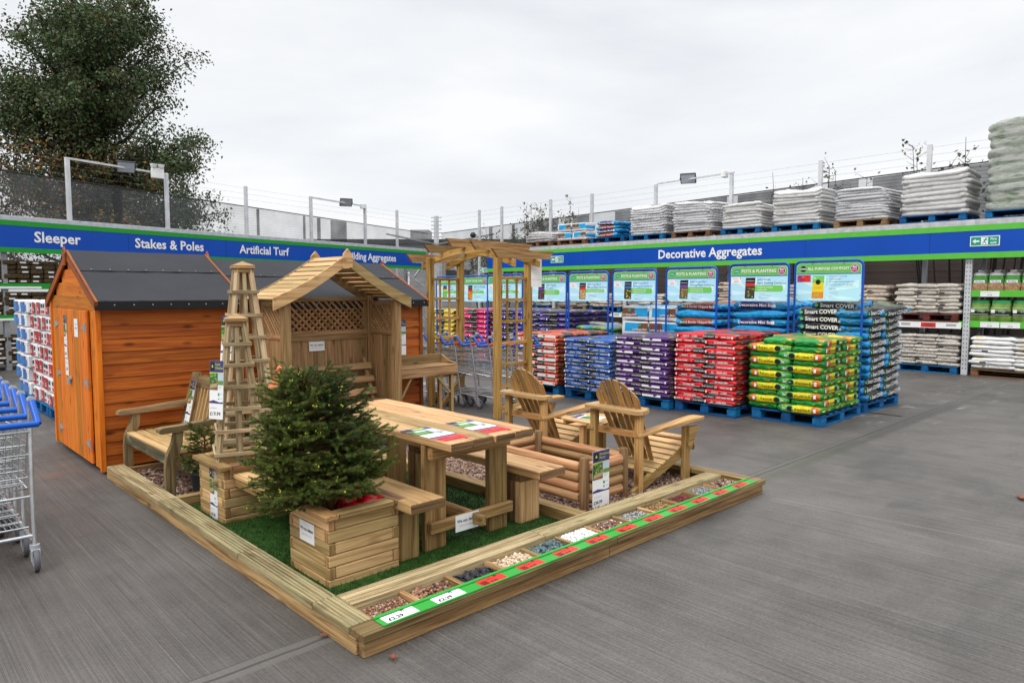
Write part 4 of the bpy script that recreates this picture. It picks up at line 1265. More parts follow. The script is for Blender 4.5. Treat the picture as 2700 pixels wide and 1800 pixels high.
# ================================================================ SPRUCE IN THE FRONT PLANTER
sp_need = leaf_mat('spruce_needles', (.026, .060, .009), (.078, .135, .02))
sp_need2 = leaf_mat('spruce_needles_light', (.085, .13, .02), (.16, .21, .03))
sp_bud = pm('spruce_bud', (.36, .42, .03), .6)
sp_twig = pm('spruce_twig', (.16, .075, .02), .8)
ST = (.46, .92, .12)
t = thing('spruce_tree', 'small bushy dark green spruce with yellow buds standing in the front box planter', 'conifer', ST)
def spruce(t, H, RAD, nb, lean, nbud, seg_needles, nl, zlow, taglabel=None, sc_=1.0, tilt=0.0):
    trunk = MB(); twm = MB(); tw = []
    ax = lambda f: Vector((lean[0] * f ** .8, lean[1] * f ** .8, H * f))
    trunk.tube([ax(f) for f in np.linspace(0, 1, 8)], [.03 * sc_ * (1 - .85 * f) for f in np.linspace(0, 1, 8)], 7)
    trunk.build('trunk', sp_twig, t)
    tips = []
    for i in range(nb):
        f = zlow + (1 - zlow) * (i + random.random()) / nb * .97
        g_ = (f - zlow) / (1 - zlow)
        a = i * 2.399 + random.uniform(-.4, .4)
        prof = RAD * float(np.interp(g_, [0, .15, .38, .62, .84, 1], [.86, 1.0, .96, .76, .52, .16]))
        L_ = prof * random.uniform(.70, 1.14)
        rise = random.uniform(-.06, .2) + .25 * g_ + 1.1 * g_ ** 3
        p0 = ax(f)
        d = Vector((math.cos(a), math.sin(a), 0))
        rise += tilt * (d.x * .72 - d.y * .69) * (1.3 - g_)
        p1 = p0 + d * L_ * .55 + Vector((0, 0, L_ * .55 * (rise - .12)))
        p2 = p0 + d * L_ + Vector((0, 0, L_ * rise))
        twm.tube([p0, p1, p2], [.006 * sc_, .004 * sc_, .002 * sc_], 4)
        def bez(s): return p0 * (1 - s) ** 2 + p1 * 2 * s * (1 - s) + p2 * s * s
        tw.append((bez(.3), p1)); tw.append((p1, p2)); tips.append(p2)
        ns = int(4 + L_ / sc_ * 17)
        for k in range(ns):
            s = .18 + .8 * (k + random.random()) / ns
            q = bez(s)
            side = Vector((-d.y, d.x, 0)) * (1 if k % 2 else -1)
            l2 = L_ * (1.1 - s) * random.uniform(.25, .5) + .05 * sc_
            q2 = q + (d * random.uniform(.5, .95) + side * random.uniform(.35, 1.0) + Vector((0, 0, random.uniform(-.12, .45)))).normalized() * l2
            twm.tube([q, q2], [.0028 * sc_, .0014 * sc_], 3)
            tw.append((q, q2)); tips.append(q2)
            if l2 > .09 * sc_:
                for _ in range(1):
                    r0 = q.lerp(q2, random.uniform(.3, .8))
                    r1 = r0 + ((q2 - q).normalized() + Vector((random.uniform(-.9, .9), random.uniform(-.9, .9), random.uniform(-.2, .6)))).normalized() * l2 * .5
                    tw.append((r0, r1)); tips.append(r1)
    twm.build('branches', sp_twig, t)
    A = np.array([x[0][:] for x in tw]); B = np.array([x[1][:] for x in tw])
    ln = np.linalg.norm(B - A, axis=1)
    cnt = np.maximum(12, (ln * seg_needles * 1.7 / sc_).astype(int))
    idx = np.repeat(np.arange(len(tw)), cnt)
    s = rng.random(len(idx))[:, None]
    P = A[idx] * (1 - s) + B[idx] * s
    D = (B - A)[idx]; D /= np.linalg.norm(D, axis=1)[:, None]
    r1 = rng.normal(0, 1, D.shape); r1 -= D * (r1 * D).sum(1)[:, None]; r1 /= np.linalg.norm(r1, axis=1)[:, None]
    nd = D * rng.uniform(.7, 1.2, (len(idx), 1)) + r1; nd /= np.linalg.norm(nd, axis=1)[:, None]
    le = nl * rng.uniform(.7, 1.15, (len(idx), 1))
    wv_ = np.cross(nd, rng.normal(0, 1, D.shape)); wv_ /= np.linalg.norm(wv_, axis=1)[:, None]
    wv_ *= nl * .055
    v = np.stack([P - wv_, P + wv_, P + nd * le], 1).reshape(-1, 3)
    f = np.arange(len(idx) * 3).reshape(-1, 3)
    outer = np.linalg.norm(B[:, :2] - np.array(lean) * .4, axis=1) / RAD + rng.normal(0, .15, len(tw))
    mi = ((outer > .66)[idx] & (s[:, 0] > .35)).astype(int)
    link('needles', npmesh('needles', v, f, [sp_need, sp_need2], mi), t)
    V, F = ico(1); bv = []; bf = []
    tips = [p for p in tips if (p.x + p.y * -.3 < -.08 * sc_ or random.random() < .16)]
    random.shuffle(tips)
    j = 0
    for p in tips[:nbud]:
        for _ in range(random.randint(1, 3)):
            s_ = random.uniform(.003, .0048) * sc_
            bv.append(V * s_ * np.array([1, 1, 1.3]) + np.array(p[:]) + rng.normal(0, .006 * sc_, 3)); bf.append(F + j * len(V)); j += 1
    tag(link('buds', npmesh('buds', np.concatenate(bv), np.concatenate(bf), sp_bud, None, True), t), None, None, None, 'stuff')
spruce(t, .96, .385, 210, (-.185, .175), 190, 1700, .0155, .33, tilt=.30)
# the leader bends away to the left
m = MB(); ld = [Vector(q) for q in ((-.16, .16, .84), (-.225, .21, .97), (-.275, .255, 1.05), (-.29, .27, 1.12))]
m.tube(ld, [.008, .006, .004, .003], 6)
for i in range(420):
    f = random.random() * 2.99; k_ = int(f); q = ld[k_].lerp(ld[k_ + 1], f - k_)
    d = (ld[k_ + 1] - ld[k_]).normalized() + Vector((random.gauss(0, .7), random.gauss(0, .7), random.gauss(0, .4)))
    d = d.normalized() * random.uniform(.014, .022); s_ = d.cross(Vector((random.gauss(0, 1), random.gauss(0, 1), random.gauss(0, 1)))).normalized() * .0016
    m.add([q - s_, q + s_, q + d], [(0, 1, 2)], [(0, 0, 0)] * 3, .5, 1)
m.build('leader', [sp_twig, sp_need2], t)
tag_m = pm('orange_tape', (.80, .24, .10), .5)
m = MB(); tp = Vector((-.278, .258, 1.055))
m.quad(tp + Vector((0, 0, .0)), tp + Vector((.012, -.012, .0)), tp + Vector((-.01, -.03, -.10)), tp + Vector((-.055, .01, -.105)))
m.tube([tp + Vector((-.004, .004, -.012)), tp + Vector((.012, -.012, .012))], .012, 6)
m.build('orange_tag', tag_m, t)
c = Card(.06, .045, .0006, 'navy'); c.text('Spruce', 0, .008, .012, 'card_white', 1); c.rect(-.02, -.012, .02, -.008, 'smallprint')
link('name_tag', c.me('name_tag'), t, (-.27, .10, .80), card_rot(215))
# red pot wrapping inside the planter
redfilm = pm('red_film', (.40, .006, .012), .15, 0, .25, 14, .9, 22)
m = MB()
rings = [(.14, .08, 10), (.15, .22, 12), (.13, .33, 12), (.085, .37, 12), (.05, .43, 12), (.065, .50, 12)]
vs = []
for j, (r, z, _) in enumerate(rings):
    for k in range(18):
        a = 2 * math.pi * k / 18
        rr = r * (1 + .14 * math.sin(5 * a + j) + random.uniform(-.06, .06))
        vs.append((ox + .25 + rr * math.cos(a), oy + .215 + rr * math.sin(a), z + random.uniform(-.008, .008)))
fs = [(j * 18 + k, j * 18 + (k + 1) % 18, (j + 1) * 18 + (k + 1) % 18, (j + 1) * 18 + k) for j in range(len(rings) - 1) for k in range(18)]
m.add([Vector(q) - Vector((0, 0, 0)) for q in vs], fs, [(0, 0, 0)] * len(vs), .5, 0, True)
# loose lobes of film lying to the front
for cx, cy, s_ in ((ox + .335, oy + .12, .085), (ox + .20, oy + .09, .065), (ox + .30, oy + .20, .08)):
    V, F = ico(2)
    q = V * np.array([s_, s_ * .7, s_ * .55]) * (1 + .16 * np.sin(V[:, :1] * 9 + V[:, 1:2] * 7)) + np.array([cx, cy, .405 + (.05 if cy > oy + .15 else 0)])
    m.add([tuple(p) for p in q], [tuple(f_) for f_ in F], [(0, 0, 0)] * len(q), .5, 0, True)
tag(m.build('pot_wrapping', redfilm), 'shiny red plastic film wrapped round the pot of the spruce in its planter', 'plastic wrapping')

# ================================================================ OBELISKS
def obelisk(label, cx, cy, z0, z1, hb, ht, mat, rungs, rz=0):
    t = thing('obelisk', label, 'garden obelisk', (cx, cy, z0), rz)
    H = z1 - z0
    half = lambda z: hb + (ht - hb) * z / H
    for sx in (-1, 1):
        for sy in (-1, 1):
            m = MB(); m.beam((sx * hb, sy * hb, 0), (sx * ht, sy * ht, H), .032, .032, (sx, -sy, 0)); m.build('leg', mat, t)
    for ax_ in (0, 1):
        for s in (-1, 1):
            for q in (0.0,):
                m = MB()
                p0 = (s * hb, q * hb, 0) if ax_ == 0 else (q * hb, s * hb, 0)
                p1 = (s * ht, q * ht, H) if ax_ == 0 else (q * ht, s * ht, H)
                m.beam(p0, p1, .03 if ax_ == 0 else .016, .016 if ax_ == 0 else .03, (1, 0, 0)); m.build('slat', mat, t)
            for z in rungs:
                m = MB()
                h = half(z * H) + .019
                if ax_ == 0: m.box(s * (h + .0065) - .0065, -h, z * H - .013, s * (h + .0065) + .0065, h, z * H + .013, ax=1)
                else: m.box(-h - .0135, s * (h + .007) - .0065, z * H - .014, h + .0135, s * (h + .007) + .0065, z * H + .014, ax=0)
                m.build('rung', mat, t)
    m = MB()
    m.box(-ht - .02, -ht - .02, H - .03, ht + .02, ht + .02, H + .0, ch=.004)
    a = ht + .032
    m.box(-a, -a, H + .001, a, a, H + .026, ch=.005)
    m.add([(-a, -a, H + .0262), (a, -a, H + .0262), (a, a, H + .0262), (-a, a, H + .0262), (0, 0, H + .062)], [(0, 1, 4), (1, 2, 4), (2, 3, 4), (3, 0, 4)], [(0, 0, 0), (.2, 0, 0), (.2, .2, 0), (0, .2, 0), (.1, .1, .02)], .6)
    m.build('cap', w_sleep, t)
w_ob = wood('obelisk_pine', (.52, .40, .24), (.28, .185, .095), .65, .5, stain=.25, green=.1)
obelisk('shorter slatted obelisk standing in the rear box planter', .43, 2.35, .27, 1.395, .165, .046, w_ob, (.03, .19, .33, .465, .60, .735, .865), R(-18.5))
obelisk('taller slatted obelisk behind the shorter one', .755, 2.99, .03, 1.79, .245, .05, w_ob, (.12, .24, .36, .475, .585, .69, .79, .895), R(-12))
def leafl(label, loc, face, lean, wd, ht, title, price, roll=0, seedv=1):
    c = product_card(wd, ht, title, price, seedv=seedv)
    e_ = card_rot(face, lean)
    return tag(link('product_leaflet', c.me('product_leaflet'), None, loc, e_), label, 'leaflet')
leafl('leaflet with price hanging on the left of the shorter obelisk', (.235, 2.235, .94), 205, .06, .12, .40, ['Solid', 'Obelisk'], '£19.99', seedv=5)
leafl('leaflet with price hanging on the left of the taller obelisk', (.585, 2.93, 1.22), 200, .08, .115, .40, ['Tall', 'Obelisk'], '£29.99', seedv=6)
c = Card(.12, .10, .0008); c.text('We can deliver', 0, .0, .013, 'black', 1)
tag(link('notice', c.me('notice'), None, (.285, 2.40, .80), card_rot(195)), 'small blank looking white notice beside the lower end of the obelisk leaflets', 'paper notice')
# ================================================================ GARDEN BENCH (faces the left)
gbn = thing('garden_bench', 'weathered wooden garden bench with arms and slatted back in front of the shed wall', 'garden bench', (.45, 3.57, 0))
o_ = (.45, 3.57, 0)
ya, yb = 3.0, 4.14
for y in (ya, yb - .055):
    m = MB(o_)   # front leg with a kicked top
    m.prism([(.13, .05), (.195, .05), (.20, .30), (.255, .44), (.265, .535), (.20, .535), (.185, .46), (.14, .36), (.128, .26)], (0, y, 0), (1, 0, 0), (0, 0, 1), (0, 1, 0), .055, 1)
    m.build('front_leg', w_grey, gbn)
    m = MB(o_); m.prism([(.60, .05), (.66, .05), (.665, .34), (.80, .86), (.735, .86), (.605, .36)], (0, y, 0), (1, 0, 0), (0, 0, 1), (0, 1, 0), .055, 1)
    m.build('rear_leg', w_grey, gbn)
    m = MB(o_)
    m.prism([(.085, .545), (.10, .535), (.22, .537), (.45, .555), (.70, .57), (.71, .615), (.5, .605), (.25, .585), (.12, .582), (.09, .572)], (0, y - .012, 0), (1, 0, 0), (0, 0, 1), (0, 1, 0), .08)
    m.build('arm', w_grey, gbn)
m = MB(o_); m.box(.145, ya + .056, .285, .185, yb - .056, .365, ch=.005); m.build('front_rail', wood('mossy_rail', (.16, .13, .07), (.06, .05, .035), .7, .4, stain=.6, green=.5), gbn)
m = MB(o_); m.box(.60, ya + .056, .29, .64, yb - .056, .36); m.build('rear_rail', w_grey, gbn)
m = MB(o_)
for i in range(6):
    m.box(.15 + i * .078, ya + .005, .366, .218 + i * .078, yb - .005, .386, ch=.004)
m.build('seat', w_light, gbn)
m = MB(o_)
n = 13
for i in range(n):
    y = ya + .085 + i * (yb - ya - .17) / (n - 1)
    m.beam((.655, y, .40), (.742, y, .765), .024, .022, (1, 0, 0), tone=.6)
m.build('back_slats', w_light, gbn)
m = MB(o_)
pl_ = [(ya + .056, .74), (yb - .056, .74)]
arc = [(yb - .056 - (yb - ya - .112) * i / 16, .80 + .085 * math.sin(math.pi * i / 16)) for i in range(17)]
m.prism(pl_ + arc, (.725, 0, 0), (0, 1, 0), (0, 0, 1), (1, 0, 0), .04)
m.build('top_rail', w_grey, gbn)
m = MB(o_); m.box(.645, ya + .056, .39, .68, yb - .056, .43); m.build('lower_back_rail', w_grey, gbn)
leafl('violet headed leaflet propped on the back slats of the garden bench', (.64, 3.95, .60), 180, R(12), .115, .42, ['Elie', 'Bench'], '£89.00', seedv=8)
# two small potted conifers near the bench
pot_m = pm('black_pot', (.02, .02, .022), .45)
for i, (x, y, hh_, lab) in enumerate(((.38, 2.93, .50, 'small dark conifer in a black pot between the garden bench and the rear box planter'), (.95, 3.35, .42, 'small dark conifer in a black pot behind the obelisks'))):
    t = thing('potted_conifer', lab, 'conifer', (x, y, .03))
    m = MB(); m.tube([(0, 0, 0), (0, 0, .17), (0, 0, .19), (0, 0, .185)], [.075, .095, .102, .09], 16); m.build('pot', pot_m, t)
    spruce(t, hh_, .21, 34, (.02, .01), 25, 900, .017, .36, sc_=.8)

# ================================================================ SHEDS
felt = None
m_, t_, b_ = newmat('mineral_roofing_felt'); felt = m_
tc = N(t_, 'ShaderNodeTexCoord'); n_ = N(t_, 'ShaderNodeTexNoise', i_Scale=260.0, i_Detail=2.0); t_.links.new(tc.outputs['Object'], n_.inputs['Vector'])
n2_ = N(t_, 'ShaderNodeTexNoise', i_Scale=2.5, i_Detail=5.0); t_.links.new(tc.outputs['Object'], n2_.inputs['Vector'])
r_ = ramp(t_, [(.3, (.009, .010, .013)), (.7, (.026, .028, .035))])
ad_ = N(t_, 'ShaderNodeMath', operation='MULTIPLY_ADD', i_1=.6); t_.links.new(n_.outputs['Fac'], ad_.inputs[0])
sc2_ = N(t_, 'ShaderNodeMath', operation='MULTIPLY', i_1=.4); t_.links.new(n2_.outputs['Fac'], sc2_.inputs[0]); t_.links.new(sc2_.outputs[0], ad_.inputs[2])
t_.links.new(ad_.outputs[0], r_.inputs[0]); t_.links.new(r_.outputs[0], b_.inputs['Base Color']); b_.inputs['Roughness'].default_value = .9
bp_ = N(t_, 'ShaderNodeBump', i_Strength=.5, i_Distance=.003); t_.links.new(n_.outputs['Fac'], bp_.inputs['Height']); t_.links.new(bp_.outputs[0], b_.inputs['Normal'])
felt_edge = pm('felt_edge', (.012, .012, .014), .8)
nail = pm('clout_nail', (.5, .5, .52), .35, .6)
zinc = pm('zinc_hinge', (.38, .40, .40), .4, .5)
def shed(label, u0, u1, va, vb, ze, za, door, sag=0.0):
    c0 = ((u0 + u1) / 2, (va + vb) / 2, 0); t = thing('garden_shed', label, 'shed', c0)
    vm = (va + vb) / 2; wt = ze - .02
    rows = 13; rh = (wt - .05) / rows
    # overlapping boards on the long wall and the back wall
    for y, s in ((va, -1), (vb, 1)):
        m = MB(c0)
        for r in range(rows):
            z = .05 + r * rh
            m.hexa(Vector(((u0 + u1) / 2, y - s * -.0 , z + rh / 2)), Euler((R(-5.5) * (1 if s < 0 else -1), 0, 0)).to_matrix(), (u1 - u0 - .03, .013, rh + .008), 0, .002)
        m.build('wall', w_shed, t)
    m = MB(c0); m.box(u0 + .02, va + .02, .03, u1 - .02, vb - .02, .06); m.build('floor', w_dark, t)
    for x, s in ((u0, -1), (u1, 1)):
        slope = (za - ze) / (vm - va)
        m = MB(c0)
        if not door or s > 0:
            for r in range(rows + 5):
                z = .05 + r * rh
                ins = 0 if z + rh < ze else (z + rh - ze) / slope
                if va + ins > vm - .05: break
                m.box(x - .006, va + .012 + ins, z, x + .006, vb - .012 - ins, z + rh - .003, ax=1)
        else:
            dz = wt - .10
            r = 0
            while True:
                z = dz + r * .125
                ins = max(0, (z + .125 - ze - .02) / slope)
                if va + ins > vm - .06: break
                m.hexa(Vector((x - .002, vm, z + .0625)), Euler((0, R(-3) , 0)).to_matrix(), (.014, vb - va - 2 * ins - .03, .135), 1, .002)
                r += 1
            m.box(x - .004, va + .02, .03, x + .012, va + .24, dz, ax=2); m.box(x - .004, vb - .24, .03, x + .012, vb - .02, dz, ax=2)
        m.build('gable_wall', w_door if (door and s < 0) else w_shed, t)
        # bargeboards
        for side in (-1, 1):
            p0 = (x + s * .03, vm + side * (vm - va + .12), ze - .075); p1 = (x + s * .03, vm - side * .006, za + .0)
            m = MB(c0); m.beam(p0, p1, .022, .085, (0, 0, 1)); m.build('bargeboard', w_barge, t)
        m = MB(c0); m.prism([(-.045, -.11), (.045, -.11), (.05, .01), (0, .075), (-.05, .01)], (x + s * .043, vm, za - .0), (0, 1, 0), (0, 0, 1), (s, 0, 0), .014)
        m.build('finial', w_barge, t)
    for x in (u0, u1):
        for y in (va, vb):
            m = MB(c0); m.box(x - .022, y - .024, .02, x + .022, y + .02, wt + .0, ax=2, ch=.003); m.build('corner_trim', w_door if (door and x == u0) else w_barge, t)
    # roof with lapped felt
    for side in (-1, 1):
        e0 = vm + side * (vm - va + .11); slope = (za - ze) / (vm - va)
        ez_ = ze - .11 * slope
        M_ = MB(c0)
        q = lambda f, dz: (e0 + (vm - e0) * f, ez_ + (za + .012 - ez_) * f + dz)
        for f0, f1, dz in ((0, .60, .016), (.57, 1.0, .023)):
            y0, z0 = q(f0, dz); y1, z1 = q(f1, dz)
            n = 14
            vs = []; 
            for k in range(n + 1):
                xx = u0 - .045 + (u1 - u0 + .09) * k / n
                w_ = .004 * math.sin(k * 1.9 + f0 * 5) 
                vs += [(xx, y0, z0 + w_), (xx, y1, z1 + w_ * .5)]
            fs = [(2 * k, 2 * k + 2, 2 * k + 3, 2 * k + 1) if side < 0 else (2 * k, 2 * k + 1, 2 * k + 3, 2 * k + 2) for k in range(n)]
            M_.add(vs, fs, [(0, 0, 0)] * len(vs), .5, 0)
            # cut edge of the felt
            M_.beam((u0 - .045, y0, z0 - .004), (u1 + .045, y0, z0 - .004), .006, .01, mi=1)
        y0, z0 = q(0, .012)
        M_.box(u0 - .044, min(y0, y0 + side * .008), z0 - .075, u1 + .044, max(y0, y0 + side * .008), z0 + .002, mi=1, ch=.002)
        k = 0
        while u0 + .08 + k * .155 < u1:
            x = u0 + .08 + k * .155
            for f_, dz in ((.585, .031),):
                yy, zz = q(f_, dz); M_.tube([(x, yy, zz - .004), (x, yy, zz + .003)], .008, 6, mi=2)
            M_.tube([(x + .03, y0 + side * .006, z0 - .03), (x + .03, y0 + side * .012, z0 - .03)], .006, 6, mi=2)
            k += 1
        M_.build('roof', [felt, felt_edge, nail], t)
    if door:
        dz = wt - .105; vd = (va + vb) / 2 
        for y0, y1, k in ((va + .245, vd + .02, 0), (vd + .026, vb - .245, 1)):
            m = MB(c0)
            nb = 4
            for i in range(nb):
                a = y0 + (y1 - y0) * i / nb; b2 = y0 + (y1 - y0) * (i + 1) / nb
                m.box(u0 - .03, a + .001, .05, u0 - .008, b2 - .001, dz, ax=2, ch=.003)
            d = m.build('door', w_door, t)
            m = MB(c0)
            for z in (.22, .78, 1.28):
                yh = y0 + .03 if k == 0 else y1 - .03; dr = 1 if k == 0 else -1
                m.box(u0 - .035, yh - .013, z - .055, u0 - .031, yh + .013, z + .055, ch=.001)
                m.prism([(0, -.03), (dr * .14, -.008), (dr * .14, .008), (0, .03)], (u0 - .031, yh + dr * .014, z), (0, 1, 0), (0, 0, 1), (-1, 0, 0), .004)
            m.build('hinges', zinc, d)
        m = MB(c0)
        m.box(u0 - .042, vd - .02, .76, u0 - .031, vd + .09, .79); m.tube([(u0 - .05, vd + .02, .77), (u0 - .05, vd + .02, .72)], .022, 10)
        m.build('padlock_hasp', zinc, t)
    return t
SV0, SV1 = 4.3, 6.08
shed('orange brown wooden shed with double doors and black felt roof nearest the trolleys', .01, 1.24, SV0, SV1, 1.56, 1.965, True)
shed('second red brown wooden shed behind the arbour, black felt roof', 1.31, 3.46, SV0, SV1, 1.54, 1.925, False)
c = product_card(.11, .42, ['Shed'], '£299', seedv=9)
tag(link('product_leaflet', c.me('product_leaflet'), None, (-.024, 5.37, 1.17), card_rot(180)), 'tall narrow leaflet on the left shed door', 'leaflet')
c = Card(.13, .16, .0008); c.text('Item no.', 0, .04, .02, 'grey', 1); c.text('£299', 0, -.02, .04, 'black', 1, .01)
tag(link('notice', c.me('notice'), None, (-.024, 5.36, .87), card_rot(180)), 'small white price notice below the leaflet on the left shed door', 'paper notice')
c = Card(.14, .17, .0008); c.rect(-.04, -.01, .04, .005, 'grey'); c.rect(-.05, .03, .05, .037, 'smallprint')
tag(link('notice', c.me('notice'), None, (-.024, 4.93, 1.27), card_rot(180)), 'small white notice on the right shed door near its top hinge', 'paper notice')
leafl('leaflet headed Economy Potting Table pinned to the shed wall above the potting table', (3.12, 4.272, 1.065), 270, 0, .22, .42, ['Economy', 'Potting Table'], '£29.99', seedv=12)

# small roof bar seen over the first shed ridge
t = thing('display_header', 'small green header board between two wooden post tops showing over the shed ridge', 'header board', (1.7, 7.6, 0))
m = MB(); m.box(-.36, -.04, 0, -.28, .04, 2.07, ch=.004); m.build('post', w_leg, t)
m = MB(); m.box(.18, -.05, 0, .30, .05, 2.11, ch=.004); m.build('post', w_dark, t)
m = MB(); m.box(-.278, -.02, 1.95, .178, .0, 2.06, mi=0); m.box(-.278, -.0205, 2.0605, .178, .0005, 2.075, mi=1); m.build('board', [COLR['lightgreen'], COLR['blue_print']], t)

# ================================================================ ARBOUR
ab = thing('arbour_seat', 'pine arbour with lattice sides, slatted seat and pitched slatted roof against the second shed', 'arbour', (2.06, 3.95, 0))
o_ = (2.06, 3.95, 0)
AL, AR, AF, AB = 1.43, 2.68, 3.66, 4.19
for x in (AL, AR):
    m = MB(o_); m.box(x - .04, AF - .04, .03, x + .04, AF + .04, 1.52, ch=.005); m.build('front_post', w_arb, ab)
    m = MB(o_); m.box(x - .035, AB - .035, .03, x + .035, AB + .035, 1.56, ch=.005); m.build('rear_post', w_arb, ab)
def lattice(parent, p0, ex, wd, ht, pitch=.062, name='lattice'):
    """diagonal laths clipped to the panel, laid in two layers, with a frame"""
    m = MB(o_); ex = Vector(ex); ez = Vector((0, 0, 1)); ey = ex.cross(ez)
    p0 = Vector(p0)
    def clip(c, s):
        # line z = s*x + c inside 0..wd, 0..ht
        pts = []
        for x in (0, wd):
            z = s * x + c
            if -1e-9 <= z <= ht + 1e-9: pts.append((x, z))
        for z in (0, ht):
            x = (z - c) / s
            if 0 < x < wd: pts.append((x, z))
        pts.sort()
        return (pts[0], pts[-1]) if len(pts) >= 2 else None
    for s, off in ((1.0, -.005), (-1.0, .0055)):
        c = -wd if s > 0 else 0
        while c < (ht if s > 0 else ht + wd):
            r = clip(c, s)
            if r and (r[1][0] - r[0][0]) > .015:
                a, b2 = r
                m.beam(p0 + ex * a[0] + ez * a[1] + ey * off, p0 + ex * b2[0] + ez * b2[1] + ey * off, .010, .022, ez.cross(ex) if False else (ez * 1.0 - ex * s).normalized(), ch=.001)
            c += pitch * 1.414
    m.build(name, w_arb, parent)
def framed(x0, z0, x1, z1, y, axis):
    m = MB(o_)
    w_ = .045
    for a in ((x0, z0, x1, z0 + w_), (x0, z1 - w_, x1, z1), (x0, z0 + w_ + .001, x0 + w_, z1 - w_ - .001), (x1 - w_, z0 + w_ + .001, x1, z1 - w_ - .001)):
        if axis == 'x': m.box(a[0], y - .016, a[1], a[2], y + .016, a[3])
        else: m.box(y - .016, a[0], a[1], y + .016, a[2], a[3])
    m.build('lattice_frame', w_arb, ab)
framed(AL + .036, 1.14, AR - .036, 1.545, AB - .0, 'x')
lattice(ab, (AL + .07, AB, 1.175), (1, 0, 0), AR - AL - .14, .335, .052)
for x in (AL, AR):
    framed(AF + .042, 1.14, AB - .037, 1.505, x, 'y')
    lattice(ab, (x, AF + .08, 1.175), (0, 1, 0), AB - AF - .15, .295, .042)
m = MB(o_); n = 9
for i in range(n):
    a = AL + .036 + (AR - AL - .072) * i / n; b2 = AL + .036 + (AR - AL - .072) * (i + 1) / n
    m.box(a + .001, AB - .01, .03, b2 - .001, AB + .01, 1.10, ax=2, ch=.004)
m.build('back_boards', w_arb, ab)
m = MB(o_); m.box(AL + .036, AB - .022, 1.085, AR - .036, AB + .012, 1.138); m.build('mid_rail', w_arb, ab)
for x in (AL, AR):
    m = MB(o_); n = 4
    for i in range(n):
        a = AF + .042 + (AB - AF - .08) * i / n; b2 = AF + .042 + (AB - AF - .08) * (i + 1) / n
        m.box(x - .01, a + .001, .03, x + .01, b2 - .001, 1.138, ax=2, ch=.004)
    m.build('side_boards', w_arb, ab)
# seat and leaning back slats
m = MB(o_)
for i in range(4): m.box(AL + .05, AF + .0 + i * .095, .42, AR - .05, AF + .085 + i * .095, .442, ch=.004)
m.build('seat', w_arb, ab)
m = MB(o_); m.box(AL + .05, AF + .005, .25, AR - .05, AF + .03, .418); m.build('seat_front', w_arb, ab)
for x in (AL + .12, AR - .12):
    m = MB(o_); m.beam((x, AF + .30, .44), (x, AB - .06, .87), .045, .035, (0, -1, .3)); m.build('back_support', w_arb, ab)
m = MB(o_)
for f in (.2, .5, .82):
    y = AF + .30 + (AB - .06 - AF - .30) * f - .035; z = .44 + .43 * f
    m.rbox(((AL + AR) / 2, y, z), (AR - AL - .13, .022, .075), (R(-28), 0, 0), 0, .004)
m.build('back_slats', w_arb, ab)
# roof: bell curved bargeboards with slats between
Xc = 2.055
def roofz(d):          # d = distance from the ridge line
    a = abs(d) / .77
    return 1.955 - .43 * a - .03 * math.sin(a * math.pi) + .02 * max(0, a - .8)
ys = (AF - .06, AB + .06)
for yb_, nm in ((AF - .075, 'front'), (AB + .05, 'rear')):
    for s in (-1, 1):
        n = 10
        up = [(s * .77 * i / n, roofz(.77 * i / n) + .02) for i in range(n + 1)]
        lo = [(s * .77 * i / n, roofz(.77 * i / n) - .085 - .012 * i / n) for i in range(n + 1)]
        m = MB(o_); m.prism(up + lo[::-1], (Xc, yb_, 0), (1, 0, 0), (0, 0, 1), (0, 1, 0), .022); m.build('bargeboard', w_arb if nm == 'rear' else w_light, ab)
    m = MB(o_); m.prism([(-.05, -.13), (.05, -.13), (.05, .0), (0, .055), (-.05, .0)], (Xc, yb_ - .023, 1.975), (1, 0, 0), (0, 0, 1), (0, 1, 0), .022); m.build('finial', w_light, ab)
for s in (-1, 1):
    m = MB(o_); n = 10
    for i in range(n):
        d0 = .77 * (i + .06) / n; d1 = .77 * (i + .98) / n
        z0 = roofz(d0); z1 = roofz(d1)
        p = ((d0 + d1) / 2, (z0 + z1) / 2)
        ang = math.atan2(z1 - z0, d1 - d0) * (1 if s > 0 else -1)
        m.rbox((Xc + s * p[0], (AF + AB) / 2, p[1] + .004), (d1 - d0, AB - AF + .095, .014), (0, -ang if True else 0, 0), 1, .003)
    m.build('roof_slats', w_light, ab)
we_can_deliver('notice', 'white We can deliver notice pinned to the back boards inside the arbour', (2.02, AB - .0235, 1.03), card_rot(270), .18, .10)

# ================================================================ POTTING TABLE beside the arbour
pt = thing('potting_table', 'light pine potting table with low back board between the arbour and the arch', 'potting table', (3.3, 4.08, 0))
o_ = (3.3, 4.08, 0)
m = MB(o_)
for i in range(3): m.box(2.86, 3.94 + i * .1, .715, 3.74, 4.036 + i * .1, .735, ch=.003)
m.build('top', w_arb, pt)
m = MB(o_); m.box(2.86, 4.235, .736, 3.74, 4.255, .845); m.prism([(0, 0), (.28, 0), (.28, .10), (.16, .045), (0, .012)], (3.72, 3.95, .736), (0, 1, 0), (0, 0, 1), (1, 0, 0), .02); m.build('back_board', w_arb, pt)
m = MB(o_); m.box(2.86, 3.935, .62, 3.74, 3.955, .713); m.build('apron', w_arb, pt)
for x in (2.90, 3.66):
    for y in (3.96, 4.19):
        m = MB(o_); m.box(x, y, 0 if x > 3.5 else .03, x + .045, y + .045, .714); m.build('leg', w_light, pt)
m = MB(o_); m.beam((2.95, 3.965, .40), (3.08, 3.965, .61), .02, .025); m.beam((3.65, 3.965, .40), (3.45, 3.965, .61), .02, .025); m.build('brace', w_light, pt)

